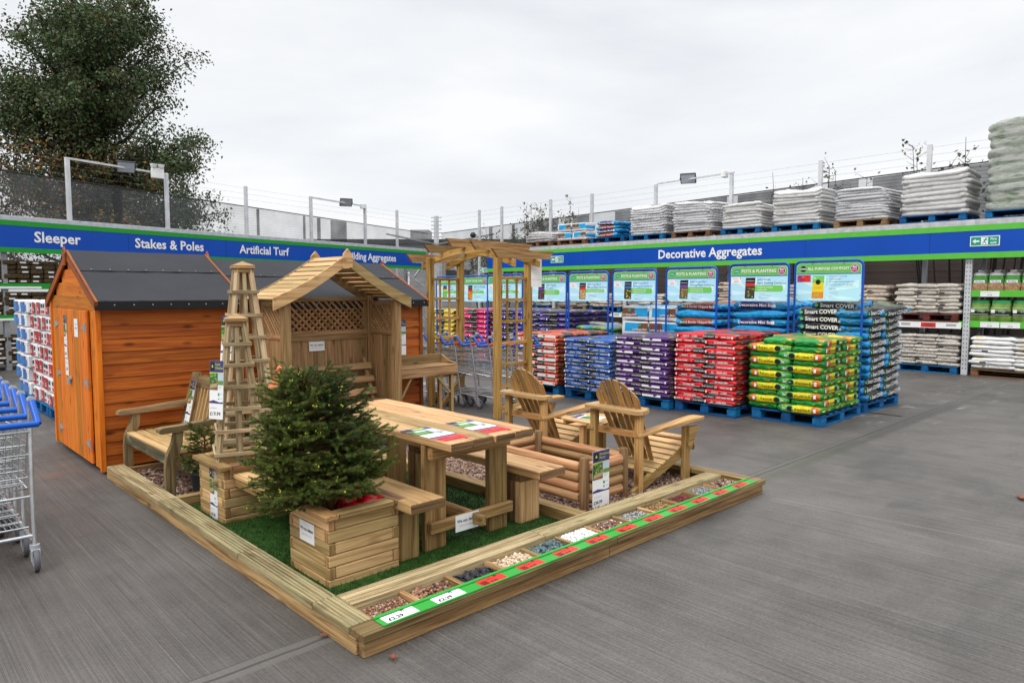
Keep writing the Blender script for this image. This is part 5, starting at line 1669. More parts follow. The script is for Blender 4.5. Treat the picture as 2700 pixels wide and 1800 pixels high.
# ================================================================ LOG PLANTER
lp = thing('log_planter', 'low planter of rounded brown logs with round corner posts beside the bench', 'planter', (2.46, 1.1, 0))
o_ = (2.46, 1.1, 0)
x0, x1, y0, y1 = 2.235, 2.70, .645, 1.56
for x, y in ((x0, y0), (x1, y0), (x0, y1), (x1, y1)):
    m = MB(o_); m.tube([(x, y, .03), (x, y, .405), (x, y, .415)], [.036, .036, .031], 14); m.build('corner_post', w_dark, lp)
def half_log(m, p, q, out):
    p = Vector(p); q = Vector(q); out = Vector(out)
    n = 10; prof = [(.0385 * math.sin(-math.pi / 2 + math.pi * i / n), .036 * math.cos(-math.pi / 2 + math.pi * i / n)) for i in range(n + 1)]
    ez = Vector((0, 0, 1))
    ln = (q - p).length; d = (q - p).normalized(); ro = random.uniform(0, 40)
    vs = []; gr = []
    for j, r in enumerate((.72, 1, 1, .72)):
        pos = p + d * [0, .012, ln - .012, ln][j]
        for a, b2 in prof:
            vs.append(pos + ez * a * r + out * b2 * r); gr.append((ro + [0, .012, ln - .012, ln][j], ro + a * 1.5, ro + b2))
    k = len(prof); fs = []
    for j in range(3):
        for i in range(k - 1): fs.append((j * k + i, j * k + i + 1, (j + 1) * k + i + 1, (j + 1) * k + i))
        fs.append((j * k + k - 1, j * k, (j + 1) * k, (j + 1) * k + k - 1))
    fs.append(tuple(range(k))[::-1]); fs.append(tuple(3 * k + i for i in range(k)))
    m.add(vs, fs, gr, random.random(), 0, True)
for a, b2, out in (((x0, y0 + .038), (x0, y1 - .038), (-1, 0, 0)), ((x1, y0 + .038), (x1, y1 - .038), (1, 0, 0)), ((x0 + .038, y0), (x1 - .038, y0), (0, -1, 0)), ((x0 + .038, y1), (x1 - .038, y1), (0, 1, 0))):
    m = MB(o_)
    for i in range(4):
        z = .115 + i * .0745
        half_log(m, (a[0], a[1], z), (b2[0], b2[1], z), out)
    m.build('log_wall', w_log, lp)
leafl('tall leaflet headed Shrewsbury Planter priced 34.99 on the corner of the log planter', (2.375, .602, .245), 270, 0, .19, .42, ['Shrewsbury', 'Planter'], '£34.99', seedv=21)

# ================================================================ SLATTED CHAIRS AND THE TABLE BETWEEN
def adirondack(label):
    t = thing('slatted_armchair', label, 'armchair', (3.1, .865, .03), 0, 'reclining slatted armchairs on the gravel')
    # local: x = facing, y across, z up ; origin at (3.1,.865,.03)
    P = lambda x, y, z: (x - 3.1, y, z - .03)
    for s in (-1, 1):
        m = MB(); m.prism([(2.78 - 3.1, .0), (2.86 - 3.1, -.0), (3.62 - 3.1, .245), (3.64 - 3.1, .28), (3.60 - 3.1, .34), (3.53 - 3.1, .335), (3.30 - 3.1, .225), (3.02 - 3.1, .13), (2.79 - 3.1, .03)], (0, s * .235 - .0175, 0), (1, 0, 0), (0, 0, 1), (0, 1, 0), .035)
        m.build('side_rail', w_chair, t)
        m = MB(); m.box(*P(3.435, s * .272 - .0175, .03), *P(3.525, s * .272 + .0175, .485), ax=2); m.build('front_leg', w_chair, t)
        m = MB(); m.prism([(0, 0), (.045, .0), (.14, .135), (.14, .16), (0, .16)], P(3.46, s * .272 + (.018 if s > 0 else -.046), .325), (1, 0, 0), (0, 0, 1), (0, 1, 0), .028); m.build('arm_bracket', w_chair, t)
        m = MB(); m.box(*P(2.85, s * .225 - .035, .03), *P(2.905, s * .225 + .02, .655), ax=2); m.build('back_post', w_chair, t)
        out_ = [(2.84, .205, ), (2.95, .20), (3.15, .215), (3.40, .225), (3.60, .215), (3.66, .23), (3.67, .33), (3.62, .345), (3.42, .345), (3.2, .305), (3.0, .275), (2.84, .27)]
        n = len(out_)
        zf = lambda x: .478 - .03 + .055 * max(0, min(1, (x - 2.95) / .5)) ** 1.0
        A = [(x - 3.1, s * y, zf(x)) for x, y in out_]; B = [(x - 3.1, s * y, zf(x) + .022) for x, y in out_]
        m = MB(); fs = [tuple(range(n)), tuple(range(2 * n - 1, n - 1, -1))] if s < 0 else [tuple(range(n - 1, -1, -1)), tuple(range(n, 2 * n))]
        for i in range(n):
            j = (i + 1) % n
            fs.append((i, n + i, n + j, j) if s < 0 else (i, j, n + j, n + i))
        m.add(A + B, fs, [(x + 9 * s, y, .0) for x, y in out_] + [(x + 9 * s, y, .02) for x, y in out_], .6 if s < 0 else .4)
        m.build('arm', w_chair, t)
    m = MB()
    top_line = [(3.16, .115), (3.06, .155), (3.12, .17)]
    xs = np.linspace(3.05, 3.60, 9)
    for i, x in enumerate(xs):
        z = float(np.interp(x, [3.02, 3.30, 3.53, 3.64], [.165, .262, .368, .36]))
        tl = -math.atan2(.10, .25) if x < 3.5 else .15
        m.rbox(P(x, 0, z), (.058, .52, .018), (0, tl, 0), 1, .003)
    m.build('seat', w_light, t)
    m = MB(); m.box(*P(3.622, -.26, .26), *P(3.642, .26, .33)); m.build('front_apron', w_chair, t)
    # fan of back slats
    b0 = Vector((3.215 - 3.1, 0, .17 - .03)); up = Vector((-.40, 0, .75)).normalized(); nrm = Vector((0, 1, 0)).cross(up) * -1
    n = 6
    for i in range(n):
        f = (i - (n - 1) / 2) / ((n - 1) / 2)
        yb_ = f * .135; yt = f * .185
        wb = .041; wt_ = .056
        hgt = .845 - .11 * abs(f) ** 2.0
        hg0 = .845 - .11 * min(1, abs((i - .5 - (n - 1) / 2) / ((n - 1) / 2))) ** 2.0; hg1 = .845 - .11 * min(1.2, abs((i + .5 - (n - 1) / 2) / ((n - 1) / 2))) ** 2.0
        hh = lambda y: .845 - .17 * abs(y / .215) ** 2.4
        poly = [(yb_ - wb / 2, -.03), (yb_ + wb / 2, -.03)] + [(yt + wt_ * (.5 - j / 6), hh(yt + wt_ * (.5 - j / 6)) - (.006 if j in (0, 6) else 0)) for j in range(7)]
        m = MB(); m.prism(poly, b0, (0, 1, 0), up, nrm, .011, 1); m.build('back_slat', w_chair, t)
    # curved rail carrying the back, lower rail
    m = MB()
    n = 12
    fr = [(-.015 - .055 * math.cos(math.pi * (i / n - .5)) + .05, -.275 + .55 * i / n) for i in range(n + 1)]
    po = [(2.815 - 3.1 - .01, -.265), (2.80 - 3.1, -.15), (2.80 - 3.1, .15), (2.815 - 3.1 - .01, .265), (2.84 - 3.1, .285), (2.935 - 3.1, .285), (2.95 - 3.1, .24), (2.93 - 3.1, .17), (2.925 - 3.1, 0), (2.93 - 3.1, -.17), (2.95 - 3.1, -.24), (2.935 - 3.1, -.285), (2.84 - 3.1, -.285)]
    m.prism(po, (0, 0, .626), (1, 0, 0), (0, 1, 0), (0, 0, 1), .03, 1); m.build('back_rail', w_table, t)
    m = MB(); m.box(*P(2.885, -.19, .455), *P(2.905, .19, .51)); m.build('lower_back_rail', w_chair, t)
    return t
a1 = adirondack('nearer slatted armchair beside the log planter, its front leg at the corner of the bed')
dup(a1, (3.1, 1.90, .03), None, 'farther slatted armchair, standing in front of the arch')
tt = thing('side_table', 'small slatted table joined between the two reclining armchairs', 'side table', (3.22, 1.39, .03))
o_ = (3.22, 1.39, .03)
m = MB(o_)
for i in range(5): m.box(3.0 + i * .085, 1.20, .47, 3.075 + i * .085, 1.575, .49, ch=.004)
m.build('top', w_light, tt)
for y in (1.22, 1.53):
    m = MB(o_); m.box(3.01, y, .43, 3.40, y + .025, .469); m.build('bearer', w_chair, tt)
for x in (3.06, 3.33):
    m = MB(o_); m.box(x, 1.36, .03, x + .05, 1.41, .43); m.build('leg', w_chair, tt)
c = Card(.18, .26, .0006); c.rect(-.09, .08, .09, .13, 'navy'); c.rect(-.08, -.05, .02, .06, 'leaf_print'); c.rect(.03, -.02, .08, .05, 'grass_print'); c.rect(-.07, -.1, .05, -.07, 'smallprint')
tag(link('leaflet', c.me('leaflet'), None, (3.18, 1.40, .4915), (0, 0, R(15))), 'printed leaflet lying on the small table between the armchairs', 'leaflet')
c = Card(.15, .21, .0006); c.text('£89', 0, 0, .05, 'black', 1, .01); c.rect(-.05, .05, .05, .058, 'smallprint')
tag(link('leaflet', c.me('leaflet'), None, (2.95, 1.33, .12), (R(20), R(-8), R(-50))), 'small white leaflet lying low behind the log planter', 'leaflet')

# ================================================================ ARCH
ar = thing('rose_arch', 'tall yellow brown timber arch with trellis sides and five rafters', 'garden arch', (4.59, 4.56, 0))
o_ = (4.59, 4.56, 0)
XA, XB, YA, YB = 4.335, 4.875, 3.87, 5.25
for x in (XA, XB):
    for y in (YA, YB):
        m = MB(o_); m.box(x - .042, y - .042, 0, x + .042, y + .042, 2.07, ch=.006); m.build('post', w_post, ar)
for x in (XA, XB):
    n = 22; th = .085
    ya_, yb_ = YA - .26, YB + .26
    f = lambda y: 1.99 + .19 * math.sin(math.pi * (y - ya_) / (yb_ - ya_))
    up = [(ya_ + (yb_ - ya_) * i / n, f(ya_ + (yb_ - ya_) * i / n)) for i in range(n + 1)]
    lo = [(a, b2 - th) for a, b2 in up]
    xo = x - .042 - .032 if x == XB else x + .043
    m = MB(o_); m.prism(up + lo[::-1], (xo, 0, 0), (0, 1, 0), (0, 0, 1), (1, 0, 0), .03); m.build('arched_beam', w_post, ar)
for y in (3.68, 4.08, 4.56, 5.04, 5.44):
    z = f(y)
    m = MB(o_); m.prism([(4.07, .105), (5.14, .105), (5.05, .0), (4.16, .0)], (0, y - .02, z + .001), (1, 0, 0), (0, 0, 1), (0, 1, 0), .04); m.build('rafter', w_leg, ar)
for y in (YA, YB):
    m = MB(o_)
    for x in (XA + .17, XA + .335, XB - .062): m.box(x - .014, y - .008, .10, x + .014, y + .014, 1.77, ax=2)
    for i in range(7):
        z = .12 + i * .272
        m.box(XA + .043, y - .0245, z, XB - .043, y - .0085, z + .038, ax=0)
    m.build('trellis', w_post, ar)
c = Card(.16, .40, .004); c.rect(-.08, -.105, .08, -.10, 'smallprint')
tag(link('blank_board', c.me('blank_board'), None, (4.93, 3.79, 1.86), card_rot(228)), 'blank white card hung beside the right rear post of the arch', 'card')
t = thing('timber_prop', 'square timber prop leaning across the foot of the arch trellis', 'timber', (4.4, 5.1, 0))
m = MB(); m.beam((.0, .0, .0), (.36, -.08, .47), .06, .045, (-.4, 0, .3)); m.build('beam', w_leg, t)
# ================================================================ PALLETS
def pallet_mat(name, c):
    return wood(name, tuple(min(1, x * 1.25) for x in c), tuple(x * .6 for x in c), .65, .15, stain=.35, stain_col=(c[0] * .3 + .01, c[1] * .3 + .01, c[2] * .3 + .01))
pal_blue = pallet_mat('pallet_blue_paint', (.004, .10, .27))
pal_red = pallet_mat('pallet_maroon_paint', (.14, .03, .025))
pal_wood = pallet_mat('pallet_raw_timber', (.26, .155, .075))
pal_brown = pallet_mat('pallet_brown_timber', (.17, .085, .04))
_pal = {}
def pallet(mat, label, loc, rz=0.0, du=1.22, dv=.90, group=None):
    """origin: middle of the base; du along local x, dv along local y (the open faces look along x)"""
    k = (mat.name, du, dv)
    if k in _pal:
        return dup(_pal[k], loc, (0, 0, rz), label, group)
    t = thing('pallet', label, 'pallet', loc, rz, group); _pal[k] = t
    m = MB()
    xs = np.linspace(-du / 2 + .05, du / 2 - .05, 7)
    for x in xs: m.box(x - .05 if abs(x) < du / 2 - .06 else x - .05, -dv / 2, .122, x + .05, dv / 2, .142, ax=1, ch=.003)
    for y in (-dv / 2 + .055, 0, dv / 2 - .055): m.box(-du / 2, y - .05, .101, du / 2, y + .05, .1215, ax=0)
    m.build('deck_boards', mat, t)
    for x in (-du / 2 + .065, 0, du / 2 - .065):
        for y in (-dv / 2 + .065, 0, dv / 2 - .065):
            m = MB(); m.box(x - .065, y - .06, .021, x + .065, y + .06, .1005, ch=.004); m.build('block', mat, t)
    m = MB()
    for x in (-du / 2 + .05, 0, du / 2 - .05): m.box(x - .05, -dv / 2, 0, x + .05, dv / 2, .0205, ax=1, ch=.003)
    for y in (-dv / 2 + .05, dv / 2 - .05): m.box(-du / 2 + .101, y - .05, 0, -.051, y + .05, .0205, ax=0); m.box(.051, y - .05, 0, du / 2 - .101, y + .05, .0205, ax=0)
    m.build('base_boards', mat, t)
    return t
# ================================================================ SACKS
def sack_mesh(name, L_, W_, H_, mat, seed, ex=.26, sag=.06, flange=.010, lump=.045, nx=20, ny=13):
    r = random.Random(seed)
    f1 = [r.uniform(0, 6.3) for _ in range(8)]
    us = [-math.cos(math.pi * i / nx) for i in range(nx + 1)]
    us = [math.copysign(abs(u) ** .72, u) for u in us]
    vs_ = [-math.cos(math.pi * i / ny) for i in range(ny + 1)]
    vs_ = [math.copysign(abs(u) ** .8, u) for u in vs_]
    V = []; F = []
    for side in (1, -1):
        for u in us:
            for v in vs_:
                t_ = max(0, 1 - abs(u) ** 7) ** .32 * max(0, 1 - abs(v) ** 8) ** ex
                lum = 1 + lump * (math.sin(u * 4 + f1[0]) + math.sin(v * 3.1 + f1[1]) + .6 * math.sin(u * 9 + v * 5 + f1[2]))
                x = u * L_ / 2 * (1 + .012 * math.sin(v * 5 + f1[3])); y = v * W_ / 2 * (1 + .02 * math.sin(u * 5 + f1[4]) + .012 * math.sin(u * 11 + f1[5]))
                y *= 1 - .05 * abs(u) ** 6
                z = H_ / 2 + side * H_ / 2 * t_ * (lum if side > 0 else 1)
                z += sag * H_ * (math.sin(u * 2.2 + f1[6]) * .5) * (1 if side > 0 else .4) * t_
                V.append((x, y, z))
    k = (nx + 1) * (ny + 1)
    for s in (0, 1):
        for i in range(nx):
            for j in range(ny):
                q = (s * k + i * (ny + 1) + j, s * k + (i + 1) * (ny + 1) + j, s * k + (i + 1) * (ny + 1) + j + 1, s * k + i * (ny + 1) + j + 1)
                F.append(q if s == 0 else q[::-1])
    m = MB(); m.add(V, F, [(0, 0, 0)] * len(V), .5, 0, True)
    # heat sealed flat ends
    for s in (-1, 1):
        x0 = s * L_ / 2 * .985; x1 = s * (L_ / 2 + flange)
        pts = []
        n = 8
        for i in range(n + 1):
            y = (-.93 + 1.86 * i / n) * W_ / 2
            pts += [(x0, y, H_ / 2), (x1, y, H_ / 2 + .12 * H_ * math.sin(i * 1.7 + f1[7]))]
        fs = [(2 * i, 2 * i + 2, 2 * i + 3, 2 * i + 1) for i in range(n)]
        m.add(pts, fs, [(0, 0, 0)] * len(pts), .5, 0, True)
    return m.me(name, mat)
def print_mesh(items, y, W_):
    """lettering on the -y side: items (text, x, z, size, material, bold, shear)"""
    m = MB(); mats = []
    for it in items:
        if it[0] is None:        # a plain patch x0 z0 x1 z1
            _, x0, z0, x1, z1, mat = it
            if mat not in mats: mats.append(mat)
            m.quad((x0, y + .0007, z0), (x1, y + .0007, z0), (x1, y + .0007, z1), (x0, y + .0007, z1), mats.index(mat))
        elif it[0] == 'disc':
            _, x, z, r, mat = it
            if mat not in mats: mats.append(mat)
            n = 16
            m.add([(x + r * 1.25 * math.cos(2 * math.pi * i / n), y + .0005, z + r * math.sin(2 * math.pi * i / n)) for i in range(n)], [tuple(range(n))], [(0, 0, 0)] * n, .5, mats.index(mat))
        else:
            tx, x, z, s, mat, bold, sh = it
            if mat not in mats: mats.append(mat)
            m.mesh(tmesh(tx, s, bold, 'CENTER', sh), Matrix.Translation((x, y, z)) @ Matrix.Rotation(R(90), 4, 'X'), mats.index(mat))
    return m.me('print', mats)
class Sack:
    def __init__(s, kind, cat, L_, W_, H_, mat, prints=(), nvar=3, **k):
        s.kind = kind; s.cat = cat; s.L = L_; s.W = W_; s.H = H_
        s.meshes = [sack_mesh(kind, L_, W_, H_, mat, 11 * i + len(kind), **k) for i in range(nvar)]
        s.prints = [print_mesh(p, -W_ / 2 - (.004 if H_ < .1 else .010), W_) for p in prints]
    def put(s, loc, rz, label, group, tilt=(0, 0), pr=0):
        o = link(s.kind, random.choice(s.meshes), None, loc, (tilt[0], tilt[1], rz))
        tag(o, label, s.cat, group)
        if pr is not None and s.prints:
            link('print', s.prints[pr % len(s.prints)], o)
        return o
J = lambda a: random.uniform(-a, a)
W0 = COLR['card_white']; K0 = COLR['black']
FW = R(-90)           # long printed side towards -x (the shop aisle)
def two_col(sk, skb, u0, va, vb, z0, z1, n, label, group, full=True, depth=.62, cap=True):
    """n layers of two sacks side by side facing the aisle, print order swapping in every layer"""
    pit = (z1 - z0) / n; w_ = (vb - va) / 2
    for i in range(n):
        for c in (0, 1):
            v = vb - w_ * (c + .5)
            k = skb[c] if (i + c) % 2 == 0 else sk
            k.put((u0 + k.W / 2 + J(.012), v + J(.008), z0 + i * pit), FW + R(J(1.5)), label, group, (R(J(.8)), R(J(.8))))
    # the top layer shows the sacks behind as well
    for c in (0, 1):
        v = vb - w_ * (c + .5)
        u = u0 + sk.W * 1.5
        for i in range(n - 2, n) if cap else ():
            sk.put((u + J(.01), v + J(.01), z0 + i * pit), FW + R(J(2)), label, group, pr=None)
script = lambda x, s=.032: ("Arthur Bower's", x, .038, s, W0, .012, .3)
def john(name, col, white_alt, text, H_, top):
    """compost sack: black end with script, coloured panel with its name"""
    k = (.02, .02, .022); wht_ = (.72, .72, .72)
    a = plastic(name + '_film', [(0, (.04, .04, .042)), (.38, col), (1.0, k)], top=[k, (.1, .1, .08), col, (.06, .08, .03), col, (.35, .25, .12)], length=.46)
    b_ = plastic(name + '_film_b', [(0, col), (.66, (.04, .04, .042)), (.995, col)], top=[k, col, col, (.05, .07, .03), (.3, .22, .1)], length=.46)
    c_ = plastic(name + '_film_c', [(0, col), (.985, (.05, .05, .052))], top=[k, col, col, (.05, .07, .03), (.3, .22, .1)], length=.46)
    pa = [script(-.155, .026), (text, .06, .037, .027, W0, .025, 0), (None, .175, .022, .2, .052, W0)]
    pb_ = [(text, -.07, .037, .027, W0, .025, 0), script(.16, .026), (None, -.21, .022, -.188, .052, W0)]
    pc = [(None, -.2, .012, .19, .056, W0)] if (white_alt and 'orange' in name) else [(None, -.2, .016, .10, .046, W0)] if white_alt else [(text, .0, .037, .027, W0, .025, 0), (None, -.2, .022, -.18, .052, W0), (None, -.15, .018, .19, .022, W0)]
    S_ = lambda m_, p_: Sack('compost_bag', 'compost bag', .455, .62, H_, m_, [p_], lump=.02, ex=.14)
    return S_(c_, pc), (S_(b_, pb_), S_(a, pa))
rows = [('orange_compost', (.62, .075, .02), True, "JOHN INNES No.3", (6.33, 4.66, 5.56), .945, 13, 'orange, black and white compost bag in the stack nearest the arch', 'orange and white compost bags on their pallet'),
        ('blue_compost', (.012, .085, .36), False, 'JOHN INNES No.2', (6.30, 3.60, 4.50), .905, 13, 'royal blue compost bag stacked between the orange and the purple stacks', 'royal blue compost bags on their pallet'),
        ('purple_compost', (.075, .018, .15), True, 'JOHN INNES No.1', (6.42, 2.735, 3.62), .985, 13, 'purple and white compost bag stacked between the blue and the red stacks', 'purple compost bags on their pallet'),
        ('red_compost', (.58, .008, .014), False, 'JOHN INNES SEED', (6.52, 1.80, 2.70), 1.055, 14, 'bright red seed compost bag stacked between the purple and the yellow green stacks', 'red seed compost bags on their pallet')]
for nm, col, wa, tx, (u0, va, vb), zt, n, lab, grp in rows:
    H_ = (zt - .145) / n * 1.22
    A_, B_ = john(nm, col, wa, tx, H_, None)
    two_col(A_, B_, u0 - .03, va, vb, .143, zt - (zt - .145) / n * .12, n, lab, grp)
    pallet(pal_blue, 'blue pallet under the %s compost bags' % lab.split(' compost')[0].split(',')[0].replace('bright ', '').replace(' seed', ''), (u0 + .61, (va + vb) / 2, 0), 0)
# ---- yellow and green all purpose compost
gk = (.012, .24, .035)
ap = plastic('all_purpose_film', [(0, gk), (.07, (.60, .13, .015)), (.24, (.66, .56, .012)), (.66, (.13, .40, .09)), (.80, (.07, .30, .06)), (.93, gk)], top=[(.55, .16, .02), (.62, .5, .02), gk, gk, (.62, .5, .02)], length=.56)
ap_r = plastic('all_purpose_film_r', [(0, gk), (.10, (.07, .30, .06)), (.22, (.13, .40, .09)), (.36, (.66, .56, .012)), (.78, (.60, .13, .015)), (.95, gk)], top=[(.55, .16, .02), (.62, .5, .02), gk, gk, (.62, .5, .02)], length=.56)
Hh = .097; zc = Hh / 2 + .002
pA = [('all purpose', -.02, zc, .036, K0, .01, 0), ('disc', .115, zc, .031, K0), (None, .085, zc - .006, .145, zc + .006, W0), ('2x', .185, zc, .04, W0, .02, 0), ('6', -.115, zc + .004, .035, K0, .03, 0), (None, -.195, zc - .022, -.165, zc + .022, W0), ('disc', -.145, zc + .008, .012, COLR['lightgreen'])]
pB = [('all purpose', .03, zc, .036, K0, .01, 0), ('disc', -.105, zc, .031, K0), (None, -.135, zc - .006, -.075, zc + .006, W0), ('2x', -.18, zc, .04, W0, .02, 0), ('6', .13, zc + .004, .035, K0, .03, 0), (None, .18, zc - .022, .21, zc + .022, W0), ('disc', .158, zc + .008, .012, COLR['lightgreen'])]
ap_e = plastic('all_purpose_film_e', [(0, gk), (.20, (.60, .13, .015)), (.36, (.66, .56, .012)), (.66, (.13, .40, .09)), (.80, gk)], top=[(.55, .16, .02), gk, gk, gk, (.62, .5, .02)], length=.56)
SE = Sack('compost_bag', 'compost bag', .545, .375, Hh, ap_e, [pA], ex=.14, lump=.02)
SA = Sack('compost_bag', 'compost bag', .545, .375, Hh, ap, [pA], ex=.14, lump=.02)
SB = Sack('compost_bag', 'compost bag', .545, .375, Hh, ap_r, [pB], ex=.14, lump=.02)
lab = 'yellow and green all purpose compost bag in the front stack at the right'; grp = 'yellow and green all purpose bags on their pallet'
u0, va, vb = 6.68, .80, 1.735
nL = 11; pit = (1.02 - .145) / nL
for i in range(nL):
    z = .143 + i * pit
    last = i == nL - 1
    if i % 2 == 1:      # long side left, end on right
        for r in range(3):
            if r == 0 or i >= nL - 2:
                if last and r == 0: pass
                SA.put((u0 + .19 + r * .41 + J(.01) + (.05 if last else 0), vb - .275 + J(.01), z), FW + R(J(1.5)), lab, grp, (R(J(1)), R(J(1))))
        for r in range(2):
            (SE).put((u0 + .30 + r * .60 + J(.015), va + .19 + J(.008), z), R(J(2)), lab, grp, (R(J(1)), R(J(1))))
    else:
        if not last or True:
            for r in range(3):
                if last and r == 0: continue
                (SB).put((u0 + .19 + r * .41 + J(.01), va + .275 + J(.01), z), FW + R(J(1.5)), lab, grp, (R(J(1)), R(J(1))))
            for r in range(2):
                if last and r == 0: continue
                if r == 0 or i >= nL - 2:
                    SE.put((u0 + .30 + r * .60 + J(.015), vb - .19 + J(.008), z), R(180 + J(2)), lab, grp, (R(J(1)), R(J(1))), None)
    if last:
        SE.put((u0 + .31, va + .19, z), R(1), lab, grp); SE.put((u0 + .31, va + .57, z), R(-2), lab, grp, pr=None)
pallet(pal_blue, 'blue pallet under the yellow and green all purpose bags', (u0 + .67, 1.255, 0), R(1.5), 1.28, .89)

# ---- second row behind
sm = plastic('ground_cover_film', [(0, (.01, .24, .55)), (.10, (.028, .027, .026)), (.86, (.028, .027, .026)), (.9, (.01, .24, .55))], top=[(.03, .03, .028), (.07, .09, .04), (.03, .03, .03), (.16, .22, .09), (.03, .03, .03)], length=.66, wr=1.2)
SM = Sack('ground_cover_bag', 'bark bag', .66, .42, .118, sm, [[('Smart COVER', .02, .062, .075, W0, .025, 0), ('disc', -.25, .06, .02, COLR['lightgreen']), (None, .25, .03, .28, .06, COLR['grey'])]], ex=.3, lump=.08, sag=.22)
lab = 'black and blue ground cover bag in the slumping stack behind the all purpose bags'; grp = 'black ground cover bags on their pallet'
u0 = 8.08; va, vb = .80, 1.74
n = 13; pit = (1.46 - .145) / n
for i in range(n):
    z = .143 + i * pit
    off = .02 * math.sin(i * .9)
    if i < n - 1:
        SM.put((u0 + .32 + J(.03), va + .21 + off + J(.02), z), R(J(4)), lab, grp, (R(J(2)), R(-2 + J(2.5))))
        SM.put((u0 + .95 + J(.03), va + .20 + off + J(.02), z + .005), R(J(4)), lab, grp, (R(J(2)), R(-3 + J(3))))
        SM.put((u0 + .21 + J(.015), vb - .30 + J(.02), z), FW + R(J(3)), lab, grp, (R(J(2)), R(J(2))))
        if i > n - 4:
            SM.put((u0 + .66 + J(.015), vb - .30 + J(.02), z), FW + R(J(3)), lab, grp, (R(J(2)), R(J(2))), None)
    else:
        SM.put((u0 + .30, va + .48, z), FW + R(4), lab, grp, (R(3), R(2))); SM.put((u0 + .85, va + .42, z - .01), R(8), lab, grp, (R(-4), 0))
        SM.put((u0 + .80, va + .12, z - .05), R(-14), lab, grp, (R(14), R(-4)))
pallet(pal_blue, 'blue pallet under the black ground cover bags', (u0 + .62, 1.26, 0), R(-1), 1.22, .92)
sky_ = (.012, .30, .62)
mb_ = plastic('mini_bark_film', [(0, sky_), (.12, (.015, .02, .16)), (.72, sky_), (.99, sky_)], top=[sky_, (.02, .02, .15), sky_, (.05, .08, .03)], length=.78, wr=1.25)
mb2 = plastic('blue_bark_film', [(0, sky_), (.5, (.012, .27, .58))], top=[sky_, sky_, (.02, .03, .2)], length=.78, wr=1.25)
MB1 = Sack('bark_bag', 'bark bag', .80, .50, .125, mb_, [[('Decorative Mini Bark', -.03, .066, .064, W0, .018, 0), (None, .20, .04, .24, .085, W0)]], ex=.32, lump=.08, sag=.2)
MB2 = Sack('bark_bag', 'bark bag', .80, .50, .125, mb2, [], ex=.32, lump=.1, sag=.22)
lab = 'bright blue decorative mini bark bag in the stack behind the red seed compost'; grp = 'bright blue mini bark bags on their pallet'
def one_col(A_, B_, u0, vc, z1, n, lab, grp, pal, pal_label, alt=0, topn=3):
    pit = (z1 - .145) / n
    for i in range(n):
        k = A_ if (i + alt) % 2 == 0 else B_
        z = .143 + i * pit
        k.put((u0 + k.W / 2 + J(.02), vc + J(.02), z), FW + R(J(3)), lab, grp, (R(J(2)), R(J(1.5))))
        if i >= n - topn:
            (B_ if i < n - 1 else A_).put((u0 + k.W * 1.5 + J(.02), vc + J(.03), z), FW + R(J(4)), lab, grp, (R(J(2)), R(J(2))), None)
    pallet(pal, pal_label, (u0 + .6, vc, 0))
one_col(MB1, MB2, 7.92, 2.26, 1.455, 11, lab, grp, pal_blue, 'blue pallet under the mini bark bags', 0)
cb = plastic('chipped_bark_film', [(0, sky_), (.10, (.05, .10, .03)), (.22, (.28, .045, .02)), (.70, (.30, .05, .025)), (.82, sky_)], top=[(.28, .05, .025), (.1, .11, .04), (.28, .05, .025), (.22, .07, .04)], length=.8, wr=1.25)
CB1 = Sack('bark_bag', 'bark bag', .80, .50, .125, cb, [[('Bed & Border Chipped Bark', .0, .066, .052, W0, .016, 0)]], ex=.32, lump=.08, sag=.22)
one_col(CB1, MB2, 7.92, 3.24, 1.42, 11, 'blue and rust red chipped bark bag in the stack behind the purple compost', 'chipped bark bags on their pallet', pal_blue, 'blue pallet under the chipped bark bags', 0)
